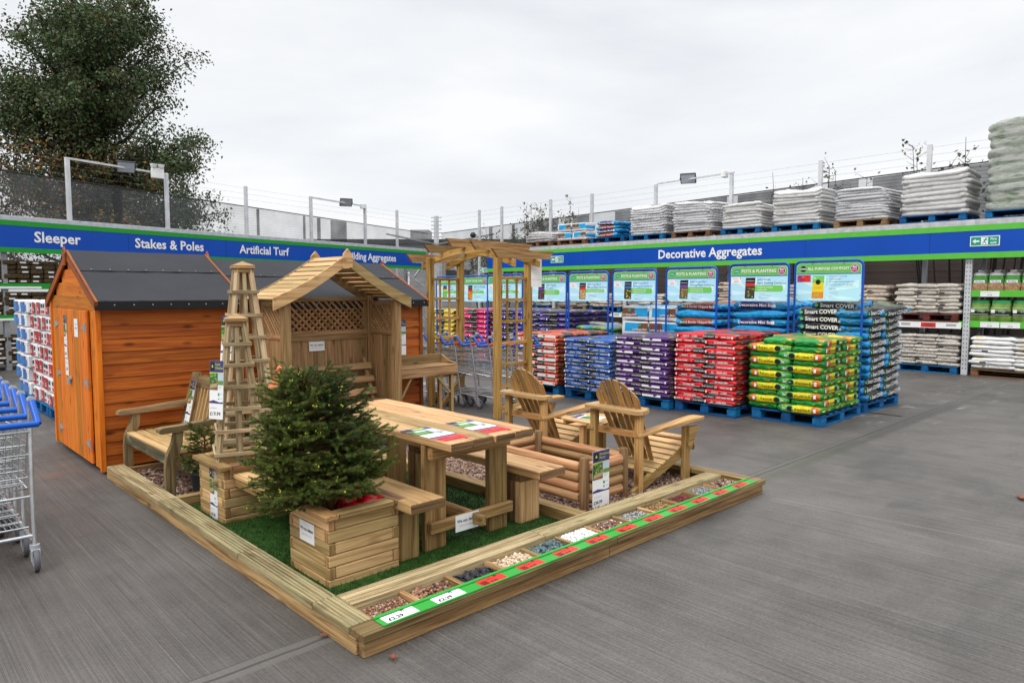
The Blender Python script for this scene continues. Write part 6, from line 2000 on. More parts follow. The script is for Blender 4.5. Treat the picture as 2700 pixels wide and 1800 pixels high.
# boxy bales of landscape bark
lbm = [pm('bale_white', (.68, .68, .68), .3, 0, .08, 6, .5, 14), pm('bale_blue', (.02, .32, .62), .3, 0, .1, 6, .5, 14), pm('bale_brown', (.17, .065, .035), .3, 0, .12, 6, .5, 14), COLR['lightgreen'], sign_white]
def bale(label, loc, rz, flip):
    L_, W_, H_ = .52, .46, .235
    m = MB()
    n = 9
    V = []; F = []
    import itertools
    rr = random.uniform(0, 6)
    def P(x, y, z):
        k = 1 + .02 * math.sin(x * 9 + rr) + .02 * math.sin(z * 14 + y * 8 + rr)
        q = [x, y, z]
        s_ = [L_ / 2, W_ / 2, H_ / 2]
        e_ = [abs(a) / b_ for a, b_ in zip(q, s_)]
        rd = 1 - .05 * (max(0, sorted(e_)[1] - .7) / .3) ** 2
        return (x * k * rd, y * k * rd, z * k * rd + H_ / 2)
    def face(ax, s, mi_):
        o = [i for i in range(3) if i != ax]
        d = [L_ / 2, W_ / 2, H_ / 2]
        N_ = 8
        vs = []
        for i in range(N_ + 1):
            for j in range(N_ + 1):
                q = [0, 0, 0]; q[ax] = s * d[ax]; q[o[0]] = -d[o[0]] + 2 * d[o[0]] * i / N_; q[o[1]] = -d[o[1]] + 2 * d[o[1]] * j / N_
                vs.append(P(*q))
        for i in range(N_):
            for j in range(N_):
                c_ = [vs[i * (N_ + 1) + j], vs[(i + 1) * (N_ + 1) + j], vs[(i + 1) * (N_ + 1) + j + 1], vs[i * (N_ + 1) + j + 1]]
                fl = (s > 0) != (ax == 1)
                m.add(c_ if fl else c_[::-1], [(0, 1, 2, 3)], [(0, 0, 0)] * 4, .5, mi_(i / N_, j / N_), False)
    def mf(a, b_):
        a = 1 - a if flip else a
        if b_ < .18 or b_ > .86: return 0
        if a < .12: return 0
        return 2 if a > .42 + .25 * b_ else 1
    face(0, 1, lambda a, b_: 1 if .2 < b_ < .6 else 0); face(0, -1, lambda a, b_: 2 if .1 < b_ < .5 else 0); face(1, -1, mf); face(1, 1, mf); face(2, 1, lambda a, b_: 0 if a < .2 or a > .8 else 1); face(2, -1, lambda a, b_: 0)
    o = m.build('bark_bale', lbm, None, loc, (0, 0, rz)); tag(o, label, 'bark bale', 'white and brown bark bales on their pallet')
    x = .1 if not flip else -.1
    pm_ = print_mesh([('Landscape Bark', x, .095, .045, W0, .016, 0), ('disc', x, .17, .026, COLR['teal']), ('water saving mulch', x, .065, .016, W0, 0, 0)], -W_ / 2 - .008, W_) if ('bale', flip) not in _pal else _pal[('bale', flip)]
    _pal[('bale', flip)] = pm_
    link('print', pm_, o)
    return o
lab = 'white, blue and brown boxy bale of landscape bark behind the royal blue compost'
for i in range(5):
    for c in (0, 1):
        bale(lab, (7.92 + .24 + J(.015), 4.52 - c * .545 - .03 + J(.01) - .05, .143 + i * .245), FW + R(J(2)), (i + c) % 2 == 0)
        if i > 2: bale(lab, (7.92 + .74 + J(.015), 4.52 - c * .545 - .03 + J(.01) - .05, .143 + i * .245), FW + R(J(2)), (i + c) % 2 == 1)
pallet(pal_blue, 'blue pallet under the boxy bark bales', (8.52, 4.17, 0), 0, 1.22, 1.1)
# low stack of mixed green sacks
ms_ = plastic('multi_compost_film', [(0, (.02, .22, .05)), (.3, (.25, .36, .08)), (.5, (.02, .28, .55)), (.7, (.04, .2, .06))], top=[(.05, .16, .08), (.02, .2, .4), (.3, .32, .25), (.1, .2, .12), (.4, .12, .03)], length=.5)
MS = Sack('compost_bag', 'compost bag', .47, .60, .085, ms_, [], ex=.26)
two_col(MS, (MS, MS), 7.92, 4.80, 5.74, .143, .98, 11, 'green and blue compost bag in the low stack behind the orange compost', 'green and blue compost bags in the low stack')
pallet(pal_blue, 'blue pallet under the low stack of green and blue bags', (8.53, 5.27, 0))
# violet, pink and yellow stacks seen through the arch
vio = (.055, .022, .30); k = (.02, .02, .022)
for nm, col, (va, vb), zt, lab, grp, stop2 in (
        ('violet_compost_near', (.035, .016, .17), (5.85, 6.83), 1.235, 'dark violet tub compost bag in the stack right of the arch', 'dark violet compost bags right of the arch', True),
        ('violet_compost', vio, (7.0, 7.98), 1.24, 'violet compost bag in the stack seen through the arch', 'violet compost bags seen through the arch', True),
        ('pink_compost', (.66, .012, .13), (8.1, 9.05), 1.22, 'bright pink compost bag in the stack seen through the left trellis of the arch', 'bright pink compost bags behind the arch', False),
        ('yellow_compost', (.62, .46, .015), (9.2, 10.1), 1.2, 'yellow compost bag in the stack half hidden by the shed', 'yellow compost bags beside the shed', False)):
    a = plastic(nm + '_film', [(0, k), (.34, col), (.97, k)], top=[k, col, (.08, .12, .04), k, (.3, .2, .2)], length=.5)
    b_ = plastic(nm + '_film_b', [(0, col), (.66, k if stop2 else (.03, .06, .02)), (.98, col)], top=[k, col, (.06, .1, .03), (.3, .25, .2)], length=.5)
    H_ = (zt - .145) / 11 * 1.12
    A_ = Sack('compost_bag', 'compost bag', .475, .62, H_, a, [[script(-.15, .03), ('COMPOST', .07, .05, .03, W0, .01, 0), (None, .17, .03, .2, .065, W0)]])
    B_ = Sack('compost_bag', 'compost bag', .475, .62, H_, b_, [[('COMPOST', -.07, .05, .03, W0, .01, 0), (None, -.2, .02, -.12, .035, W0), (None, .0, .02, .05, .035, W0), script(.15, .03)]])
    two_col(A_, (B_, A_), 7.9, va, vb, .143, zt, 11, lab, grp)
    pallet(pal_blue, 'blue pallet under the %s bags' % {'violet_compost_near': 'dark violet', 'violet_compost': 'violet', 'pink_compost': 'pink', 'yellow_compost': 'yellow'}[nm], (8.51, (va + vb) / 2, 0))

# ================================================================ OVERHEAD PRODUCT BOARDS ON BLUE TUBE FRAMES
tube_blue = pm('blue_tube', (.006, .075, .42), .3, 0, .08)
def rounded(wd, ht, r, bottom_only=False, n=6):
    pts = []
    for cx, cy, a0 in ((wd / 2 - r, -ht / 2 + r, -90), (wd / 2 - r, ht / 2 - r, 0), (-wd / 2 + r, ht / 2 - r, 90), (-wd / 2 + r, -ht / 2 + r, 180)):
        for i in range(n + 1):
            a = R(a0 + 90 * i / n); pts.append((cx + r * math.cos(a), cy + r * math.sin(a)))
    return pts
def board(label, head, title, pill, pack, u, va, vb, zt, zb, red_=False, big=None, double=False):
    wd = vb - va; vc = (va + vb) / 2
    t = thing('product_board', label, 'hanging board', (u, vc, 0))
    h = wd / 2 - .018; pts = [(0, h, .0)]; rr = .075
    pts.append((0, h, zt - rr))
    for i in range(1, 7): a = R(90 * i / 6); pts.append((0, h - rr + rr * math.cos(a), zt - rr + rr * math.sin(a) - .0))
    for i in range(0, 7): a = R(90 * i / 6); pts.append((0, -h + rr - rr * math.sin(a), zt - rr + rr * math.cos(a)))
    pts.append((0, -h, 0))
    m = MB(); m.tube(pts, .0155, 8); m.box(-.22, h - .03, .0, .22, h + .03, .012); m.box(-.22, -h - .03, .0, .22, -h + .03, .012); m.build('frame', tube_blue, t)
    w_ = wd - .075; ht = zt - .03 - zb
    c = Card(.001, .001, .0005, 'card_white')
    base = rounded(w_, ht, .05)
    c.mats = []; c.mb = MB()
    c.mb.prism(base, (0, 0, -.005), (1, 0, 0), (0, 1, 0), (0, 0, 1), .005, mi=c.slot(COLR['sky_blue']))
    # sun ray print, paler wedges
    ox_, oy_ = -w_ * .08, -ht * .28
    for i in range(11):
        a = R(i * 33 + 8); b2 = R(i * 33 + 20)
        def hit(a):
            dx, dy = math.cos(a), math.sin(a)
            s = min(x for x in ((( w_ / 2 - .012 if dx > 0 else -w_ / 2 + .012) - ox_) / dx if abs(dx) > 1e-6 else 9e9, ((ht * .18 if dy > 0 else -ht / 2 + .012) - oy_) / dy if abs(dy) > 1e-6 else 9e9) if x > 0)
            return (ox_ + dx * s * .97, oy_ + dy * s * .97)
        c.poly([(ox_, oy_), hit(a), hit(b2)], 'pale_blue', 1)
    hy = ht / 2 - ht * .27
    top = [(w_ / 2 - .006, hy)] + [(x - (.006 if x > 0 else -.006), y - .006) for x, y in base if y > 0] + [(-w_ / 2 + .006, hy)]
    c.poly(top, 'sign_green', 2)
    c.rect(-w_ / 2 + .004, hy - .012, w_ / 2 - .004, hy, 'blue_print', 2)
    c.text(head, 0, hy + ht * .125, .062 if len(head) < 16 else .05, 'card_white', 3, .02)
    lx = -w_ * .39
    if red_:
        c.disc(lx, hy + ht * .125, .042, 'black', 3); c.rect(lx - .045, hy + ht * .105, lx + .045, hy + ht * .145, 'grey', 4); c.text('Grow', lx, hy + ht * .125, .03, 'card_white', 5, .01)
    else:
        c.poly([(lx - .05, hy + .03), (lx - .035, hy + .085), (lx + .05, hy + .095), (lx + .04, hy + .04), (lx + .0, hy + .03)], 'teal', 3)
        c.text('www', lx, hy + .062, .028, 'card_white', 4, .01)
    bx = w_ * .40
    c.disc(bx, hy + ht * .12, .054, 'card_white', 3, 24); c.disc(bx, hy + ht * .12, .049, 'plum', 4, 24)
    c.text('BIG', bx, hy + ht * .12 + .017, .034, 'card_white', 5, .03); c.text('Brands', bx, hy + ht * .12 - .014, .021, 'card_white', 5, .02)
    # price ticket
    c.rect(-w_ / 2 + .012, hy - .115, -w_ / 2 + (.20 if red_ else .17), hy - .02, 'red' if red_ else 'card_white', 2)
    c.text('£3.49' if not red_ else '£5.99', -w_ / 2 + .085, hy - .085, .028, 'black', 3, .01); c.rect(-w_ / 2 + .03, hy - .05, -w_ / 2 + .11, hy - .044, 'grey', 3); c.rect(-w_ / 2 + .145, hy - .045, -w_ / 2 + .158, hy - .03, 'black', 3)
    if red_:
        c.rect(-w_ / 2 + .018, hy - .108, -w_ / 2 + .075, hy - .03, 'plum', 3)
    # the pack picture
    px0, px1 = (-w_ * .22, -w_ * .06) if not red_ else (-w_ * .24, -w_ * .06)
    py0, py1 = -ht / 2 + .035, hy - .03
    sk_ = lambda q: [(px0 + (px1 - px0) * a + .012 * (b2 - .5), py0 + (py1 - py0) * b2) for a, b2 in q]
    R4 = lambda a0, b0, a1, b1: sk_([(a0, b0), (a1, b0), (a1, b1), (a0, b1)])
    if red_:
        c.poly(R4(0, 0, 1, 1), 'yellow', 2); c.poly(R4(0, .7, 1, 1), 'lightgreen', 3); c.poly(R4(0, 0, 1, .28), 'orange', 3); c.disc((px0 + px1) / 2, py0 + (py1 - py0) * .72, .034, 'black', 4)
        c.text('all purpose', (px0 + px1) / 2, py0 + (py1 - py0) * .48, .022, 'grass_print', 4); c.disc(px0 + .035, py0 + .045, .016, 'lightgreen', 4); c.disc(px0 + .075, py0 + .045, .016, 'lightgreen', 4); c.text('2x', px0 + .03, py1 - .03, .04, 'card_white', 4, .02)
    else:
        c.poly(sk_([(-.07, .03), (.0, 0), (0, 1), (-.07, .97)]), 'soil', 2)
        c.poly(R4(0, 0, 1, 1), 'black', 2)
        c.poly(R4(0, .60, 1, .74), pack[0], 3); c.poly(R4(.04, .03, .96, .58), pack[1], 3)
        r_ = random.Random(len(title) + len(pill))
        for i in range(14): c.disc(px0 + (px1 - px0) * r_.uniform(.15, .85), py0 + (py1 - py0) * r_.uniform(.08, .52), .012, r_.choice(pack[2]), 4, 7)
        c.text("Arthur Bower's", (px0 + px1) / 2, py0 + (py1 - py0) * .85, .02, 'card_white', 4, .01, 'CENTER', 0, .3)
    tx = w_ * .0
    if red_:
        for i, s_ in enumerate(('Grows plants twice as big', 'Season-long feed', 'For stronger roots and healthy plants', 'Ideal for growing fruit & vegetables')):
            c.text(s_, tx + .02, hy - .04 - i * .036, .0215, 'blue_text', 3, .008, 'LEFT'); c.rect(tx - .02, hy - .043 - i * .036, tx - .005, hy - .035 - i * .036, 'lightgreen', 3)
        c.rect(tx - .02, hy - .178, w_ * .42, hy - .175, 'lightgreen', 3)
        c.text('Perfect for:', tx + .02, hy - .21, .02, 'blue_text', 3, .01, 'LEFT')
        for i, s_ in enumerate(('Beds & borders', 'Hanging baskets', 'Tubs & containers')): c.text(s_, tx + .02, hy - .24 - i * .028, .018, 'smallblue', 3, 0, 'LEFT')
    else:
        for i, s_ in enumerate(title): c.text(s_, tx - .015, hy - .055 - i * .052, .046, 'blue_text', 3, .004, 'LEFT')
        y = hy - .055 - len(title) * .052
        hh_ = .034 * len(pill) + .02
        mxl = max(len(s_) for s_ in pill)
        pw = min(.0175 * mxl + .05, w_ * .46)
        y1_ = y + .02; y0_ = y1_ - hh_
        c.poly([(tx - .055, y0_), (tx + pw - .05, y0_), (tx + pw - .03, y0_ + .02), (tx + pw - .03, y1_ - .02), (tx + pw - .05, y1_), (tx - .055, y1_)], 'lightgreen', 2)
        for i, s_ in enumerate(pill): c.text(s_, tx - .01, y1_ - .027 - i * .034, .0285, 'card_white', 3, .012, 'LEFT')
        for i in range(3): c.rect(tx + .01, y0_ - .04 - i * .026, tx + (.10, .2, .17)[i], y0_ - .034 - i * .026, 'smallblue', 3)
    link('board', c.me('board'), t, (-.003, 0, (zt - .03 + zb) / 2), card_rot(180))
    m = MB()
    for y in (-wd * .22, wd * .22): m.tube([(-.012, y, zt - .045), (-.016, y, zt - .01), (.0, y, zt + .02)], .003, 4)
    for s in (-1, 1): m.beam((-.004, s * (w_ / 2 - .02), zb + .08), (-.004, s * (h + .02), zb + .082), .004, .004)
    m.build('cable_ties', K0, t)
P_ = lambda a, b_, c_: (a, b_, c_)
board('blue framed board headed All Purpose Compost with a red price ticket', 'ALL PURPOSE COMPOST', (), (), None, 8.02, .85, 1.785, 2.012, 1.475, True)
board('blue framed board for John Innes Seed Sowing Compost', 'POTS & PLANTING', ('John Innes', 'Seed Sowing Compost'), ('Perfect for bringing', 'seeds to life'), ('red', 'soil', ['grass_print', 'lightgreen', 'brown_print']), 7.85, 1.755, 2.685, 1.992, 1.465)
board('blue framed board for John Innes No.1 Young Plant Compost', 'POTS & PLANTING', ('John Innes No.1', 'Young Plant Compost'), ('Gives young plants', 'the best start in life'), ('violet_print', 'brown_print', ['grass_print', 'lightgreen', 'tan_print']), 7.84, 2.85, 3.77, 1.966, 1.452)
board('blue framed board for John Innes No.2 Potting-on Compost', 'POTS & PLANTING', ('John Innes No.2', 'Potting-on Compost'), ('Feeds and encourages', 'healthy plant growth'), ('blue_print', 'soil', ['yellow', 'yellow', 'grass_print']), 7.83, 3.915, 4.83, 1.951, 1.44)
board('blue framed board for John Innes No.3 Mature Plant Compost', 'POTS & PLANTING', ('John Innes No.3', 'Mature Plant Compost'), ('Nurtures and sustains growth',), ('red', 'tan_print', ['yellow', 'tan_print', 'orange']), 7.84, 4.895, 5.83, 1.937, 1.428)
board('blue framed board for Tub and Basket Compost, right of the arch', 'POTS & PLANTING', ('Tub & Basket', 'Compost'), ('For better blooms', 'and less watering'), ('violet_print', 'soil', ['violet_print', 'pink', 'leaf_print']), 7.84, 5.85, 6.86, 1.926, 1.416)
board('blue framed board about ericaceous compost seen through the right side of the arch', 'POTS & PLANTING', ('Ericaceous', 'Compost'), ('For acid loving plants',), ('pink', 'leaf_print', ['pink', 'red', 'grass_print']), 7.84, 6.98, 8.02, 1.92, 1.40)
board('blue framed board headed Grow Your Own with a vegetable compost, behind the arch', 'GROW YOUR OWN', ('Vegetable Growing', 'Compost'), ('For tastier crops',), ('red', 'orange', ['yellow', 'red', 'orange']), 7.84, 7.98, 8.86, 1.91, 1.385)
board('blue framed board with a green and yellow pack, behind the left trellis of the arch', 'GROW YOUR OWN', ('Growing', 'Compost'), ('For better crops',), ('yellow', 'lightgreen', ['yellow', 'lightgreen']), 7.86, 8.87, 9.72, 1.908, 1.385)
# ================================================================ GOODS ON THE RIGHT RACK
def speckbag(name, a, b_, c_, base=(.5, .48, .44), top=None, wr=.8, sc_=60):
    return plastic(name, [(0, base), (.5, base)], top=top, length=.5, rough=.4, wr=wr, speck=(sc_, a, b_, c_))
beige = plastic('beige_gravel_film', [(0, (.46, .42, .36)), (.5, (.50, .46, .40))], length=.6, rough=.45, wr=.9)
pebb = speckbag('pebble_bag_film', (.20, .17, .14), (.45, .40, .35), (.60, .56, .50))
cream_ = speckbag('cream_chip_film', (.32, .22, .15), (.46, .35, .26), (.58, .48, .38))
white_ = plastic('white_gravel_film', [(0, (.66, .66, .65)), (.5, (.70, .70, .69))], top=[(.66, .66, .65), (.66, .66, .65), (.55, .38, .04), (.66, .66, .65)], length=.5, rough=.35)
grey_ = speckbag('grey_chip_film', (.12, .12, .12), (.28, .28, .28), (.42, .41, .40))
gd = pm('bag_corner_print', (.03, .035, .035), .5)
def rack_stack(kind_label, group, mat, u0, va, vb, zb, n, pit, cols, pal, pal_label, patch=True, over=.0, W_=.42, edge=None):
    sk = Sack('gravel_bag', 'gravel bag', (vb - va) / cols * 1.03, W_, pit * 1.22, mat, [[(None, -.16, pit * .45, -.06, pit * .85, gd)], []], ex=.42, lump=.1, sag=.22, nvar=4)
    for i in range(n):
        sh = (i % 2) * .04 - .02
        for c in range(cols):
            v = va + (vb - va) * (c + .5) / cols + sh + J(.012)
            sk.put((u0 + W_ / 2 + J(.02), v, zb + .143 + i * pit), FW + R(J(3)), kind_label, group, (R(J(3)), R(J(1.5))), 0 if (patch and random.random() < .3) else 1)
        if i >= n - 1:
            for c in range(cols):
                sk.put((u0 + W_ * 1.5 + J(.02), va + (vb - va) * (c + .5) / cols, zb + .143 + i * pit), FW + R(J(3)), kind_label, group, (0, 0), None)
        # the returning side of the stack
        if edge is not None:
            sk.put((u0 + .62, va + W_ / 2 if edge < 0 else vb - W_ / 2, zb + .143 + i * pit), R(J(3)), kind_label, group, (R(J(2)), R(J(2))), 1)
    if pal: pallet(pal, pal_label, (u0 + .5, (va + vb) / 2, zb), 0, 1.0, vb - va - .02)
S = 1.012
rack_stack('beige gravel bag stacked on the maroon pallet on the shelf', 'beige gravel bags on the maroon pallet', beige, 13.88, 1.22, 2.34, S, 8, .072, 3, pal_red, 'maroon pallet under the beige gravel bags on the shelf', edge=-1)
rack_stack('pebble filled bag on the blue floor pallet under the beige bags', 'pebble bags on the blue floor pallet of the right rack', pebb, 13.88, 1.20, 2.34, 0, 9, .066, 3, pal_blue, 'blue pallet on the floor under the pebble bags', edge=-1)
rack_stack('cream chippings bag on the shelf left of the beige bags', 'cream chippings bags on the shelf', cream_, 13.88, 2.52, 3.72, S, 7, .078, 3, pal_brown, 'brown pallet under the cream chippings bags on the shelf', edge=-1)
rack_stack('grey chippings bag on the shelf behind the Seed Sowing board', 'grey chippings bags behind the Seed Sowing board', grey_, 13.88, 4.0, 5.1, S, 8, .072, 3, pal_wood, 'raw timber pallet under the grey chippings bags', edge=-1)
rack_stack('brown chippings bag on the shelf between the No.1 and Seed Sowing boards', 'brown and white bags on the shelf', cream_, 13.88, 5.22, 6.35, S, 9, .07, 3, pal_blue, 'blue pallet under the brown and white chippings bags on the shelf')
rack_stack('white and green bag stacked on the shelf between the No.1 and No.2 boards', 'white and green bags on the shelf', pebb, 13.88, 6.65, 7.75, S, 9, .068, 3, pal_brown, 'brown pallet under the white and green bags on the shelf')
rack_stack('pale gravel bag on the shelf behind the No.2 board', 'pale gravel bags behind the No.2 board', beige, 13.88, 7.95, 9.05, S, 5, .07, 3, pal_wood, 'raw timber pallet under the pale bags behind the No.2 board')
rack_stack('cream gravel bag stacked low on the shelf between No.3 and No.2 boards', 'cream gravel bags on the low shelf stack', cream_, 13.88, 9.3, 10.45, S, 5, .07, 3, pal_blue, 'blue shelf pallet left of the No.2 board')
rack_stack('grey gravel bag in the low shelf stack behind the No.3 board', 'grey gravel bags on the low shelf stack', grey_, 13.88, 10.55, 11.7, S, 5, .07, 3, pal_wood, 'raw timber shelf pallet behind the No.3 board')
rack_stack('pale bag on the shelf behind the Tub and Basket board', 'pale bags behind the Tub and Basket board', pebb, 13.88, 12.0, 13.1, S, 5, .07, 3, pal_blue, 'blue shelf pallet behind the Tub and Basket board')
rack_stack('dark floor bag under the shelf behind the royal blue compost', 'dark bags on the floor of the right rack', grey_, 13.88, 9.4, 10.6, 0, 8, .07, 3, pal_brown, 'brown floor pallet behind the No.3 board')
rack_stack('dark floor bag under the shelf behind the orange compost', 'dark bags on the floor beside the No.3 board', grey_, 13.88, 10.75, 11.75, 0, 8, .07, 3, pal_brown, 'brown floor pallet left of the No.3 board')
rack_stack('white gravel bag on the floor pallet at the right edge', 'white gravel bags at the right edge', white_, 13.80, -1.05, .98, 0, 8, .074, 3, pal_brown, 'brown floor pallet under the white gravel bags', W_=.5)
# bagged kindling and netted logs in the right bay
kl = [pm('kindling_bag_green', (.05, .22, .035), .35, 0, .2, 9, .6, 16), pm('kindling_window', (.38, .22, .12), .35, 0, .45, 26, .6, 20), pm('clear_film_neck', (.42, .41, .40), .2, 0, .2, 12, .9, 18), sign_white, K0]
def upright_bag(kind, label, group, loc, L_, W_, H_, bands, neck, texts, rz=FW):
    m = MB(); n = 18
    rings = []
    zs = [0, .02, .12, .3, .5, .7, .86, 1.0]
    for z in zs:
        k_ = .86 + .14 * math.sin(math.pi * min(1, z * 1.15 + .08)) if z < .9 else .82
        rings.append((k_, z))
    if neck: rings += [(.74, 1.09), (.30, 1.17), (.42, 1.30)]
    rr = random.uniform(0, 6)
    V = []
    for k_, z in rings:
        for i in range(n):
            a = 2 * math.pi * i / n
            cx, sx = math.cos(a), math.sin(a)
            e_ = .24
            x = math.copysign(abs(cx) ** e_, cx) * L_ / 2 * k_ * (1 + .06 * math.sin(z * 9 + i * 1.3 + rr))
            y = math.copysign(abs(sx) ** e_, sx) * W_ / 2 * k_ * (1 + .03 * math.sin(z * 7 + i * 2 + rr))
            V.append((x, y, z * H_ + (.02 * math.sin(i * 2.1 + rr) if z > 1 else 0)))
    for j in range(len(rings) - 1):
        zm = (rings[j][1] + rings[j + 1][1]) / 2
        mi_ = next((b_[1] for b_ in bands if zm < b_[0]), bands[-1][1])
        for i in range(n):
            i2 = (i + 1) % n
            m.add([V[j * n + i], V[j * n + i2], V[(j + 1) * n + i2], V[(j + 1) * n + i]], [(0, 1, 2, 3)], [(0, 0, 0)] * 4, .5, mi_, True)
    m.add([V[(len(rings) - 1) * n + i] for i in range(n)], [tuple(range(n))], [(0, 0, 0)] * n, .5, bands[-1][1])
    o = m.build(kind, kl + [net_green, net_log], None, loc, (0, 0, rz)); tag(o, label, kind.replace('_', ' '), group)
    if texts: link('print', print_mesh(texts, -W_ / 2 * 1.02 - .004, W_), o)
    return o
net_green = pm('green_net_film', (.02, .26, .06), .3, 0, .35, 9, .7, 14)
net_log = pm('net_over_split_logs', (.13, .22, .045), .45, 0, .5, 7, .8, 10)
for i in range(5):
    y = .92 - i * .255
    upright_bag('kindling_bag', 'green and brown bag of kindling on the top right shelf', 'kindling bags on the top right shelf', (14.1 + J(.02), y, 1.606), .262, .33, .29, [(.45, 1), (.8, 0), (1.02, 0), (9, 2)], True, [(None, -.085, .15, .085, .2, W0), ('Kindling', 0, .175, .04, K0, .01, 0)])
    upright_bag('kindling_bag', 'green and brown bag of kindling on the top right shelf', 'kindling bags on the top right shelf', (14.5 + J(.02), y, 1.606), .262, .33, .30, [(.45, 1), (.8, 0), (1.02, 0), (9, 2)], True, None)
for i in range(5):
    y = .90 - i * .335
    upright_bag('log_bag', 'green netted bag of split logs on the middle right shelf', 'netted log bags on the middle right shelf', (14.12 + J(.03), y, 1.031), .345, .40, .40, [(.22, 6), (.36, 5), (.6, 4), (.88, 6), (9, 5)], False, [('Logs', .03, .2, .06, COLR['grey'], .02, 0), (None, -.14, .17, -.08, .23, W0), (None, -.14, .135, .14, .14, W0), (None, -.14, .255, .14, .26, W0)])
# ================================================================ WRAPPED LOADS ON TOP OF THE RIGHT RACK
def film_mat(name, c, rough=.22, var=.2, sc_=5):
    m, t, b = newmat(name)
    L = t.links.new
    tc = N(t, 'ShaderNodeTexCoord')
    mp_ = N(t, 'ShaderNodeMapping'); mp_.inputs['Scale'].default_value = (2.5, 2.5, 12)
    L(tc.outputs['Object'], mp_.inputs[0])
    n1 = N(t, 'ShaderNodeTexNoise', i_Scale=1.2, i_Detail=6.0, i_Roughness=.65, i_Distortion=.8); L(mp_.outputs[0], n1.inputs['Vector'])
    r = ramp(t, c); L(n1.outputs['Fac'], r.inputs[0]); L(r.outputs[0], b.inputs['Base Color'])
    b.inputs['Roughness'].default_value = rough
    n2 = N(t, 'ShaderNodeTexNoise', i_Scale=9.0, i_Detail=5.0, i_Distortion=1.5); L(mp_.outputs[0], n2.inputs['Vector'])
    bp = N(t, 'ShaderNodeBump', i_Strength=.9, i_Distance=.05); L(n2.outputs['Fac'], bp.inputs['Height']); L(bp.outputs[0], b.inputs['Normal'])
    return m
filmA = film_mat('stretch_film_grey_sacks', [(.3, (.28, .27, .29)), (.40, (.68, .67, .69)), (.6, (.85, .85, .86))])
filmB = film_mat('stretch_film_white_sacks', [(.28, (.36, .34, .31)), (.38, (.76, .74, .70)), (.6, (.88, .87, .86))])
filmG = film_mat('stretch_film_green_packs', [(.3, (.10, .17, .07)), (.42, (.38, .44, .34)), (.55, (.56, .58, .53)), (.7, (.66, .67, .64))], .25)
filmC = film_mat('clear_stretch_film', [(.3, (.25, .23, .23)), (.5, (.5, .48, .48)), (.7, (.66, .65, .65))])
def wrapped(label, u, va, vb, zb, zt, n, mat, skew=0.0, du=1.0, cone=0.0):
    wd = vb - va; H = zt - zb
    m = MB(); nu = 40
    V = []
    rr = random.uniform(0, 9)
    nz = n * 6
    for j in range(nz + 1):
        z = j / nz
        ph = (z * n) % 1.0
        lay = int(min(n - 1, z * n))
        bul = (1 - abs(2 * ph - 1) ** 3.5)
        rl = random.Random(lay * 7 + int(rr * 100))
        dx, dy = rl.uniform(-.02, .02), rl.uniform(-.02, .02)
        ins = .935 + .065 * bul - (cone * z * z) - (.03 * max(0, z - .96) / .04)
        for i in range(nu):
            a = 2 * math.pi * i / nu
            cx, sx = math.cos(a), math.sin(a); e_ = .22
            x = math.copysign(abs(cx) ** e_, cx) * du / 2 * ins + dx + .012 * math.sin(i * 1.3 + lay * 2 + rr) + skew * z * .6
            y = math.copysign(abs(sx) ** e_, sx) * wd / 2 * ins + dy + .012 * math.sin(i * .9 + lay * 1.7 + rr)
            V.append((x, y, z * H + .012 * math.sin(a * 3 + lay + rr) * min(1, z * 6) + .03 * math.sin(a * 2 + rr) * z))
    F = [(j * nu + i, j * nu + (i + 1) % nu, (j + 1) * nu + (i + 1) % nu, (j + 1) * nu + i) for j in range(nz) for i in range(nu)]
    m.add(V, F, [(0, 0, 0)] * len(V), .5, 0, True)
    # crown of the load
    top = V[-nu:]
    c_ = (skew * .6, 0, H + .035)
    mid_ = [tuple(a * .6 + b_ * .4 for a, b_ in zip(p, c_)) for p in top]
    mid_ = [(x, y, z + .02 + .015 * math.sin(i * 1.9 + rr)) for i, (x, y, z) in enumerate(mid_)]
    m.add(top + mid_ + [c_], [(i, (i + 1) % nu, nu + (i + 1) % nu, nu + i) for i in range(nu)] + [(nu + i, nu + (i + 1) % nu, 2 * nu) for i in range(nu)], [(0, 0, 0)] * (2 * nu + 1), .5, 0, True)
    return tag(m.build('wrapped_load', mat, None, (u + du / 2, (va + vb) / 2, zb)), label, 'wrapped pallet load')
ZT = 2.945
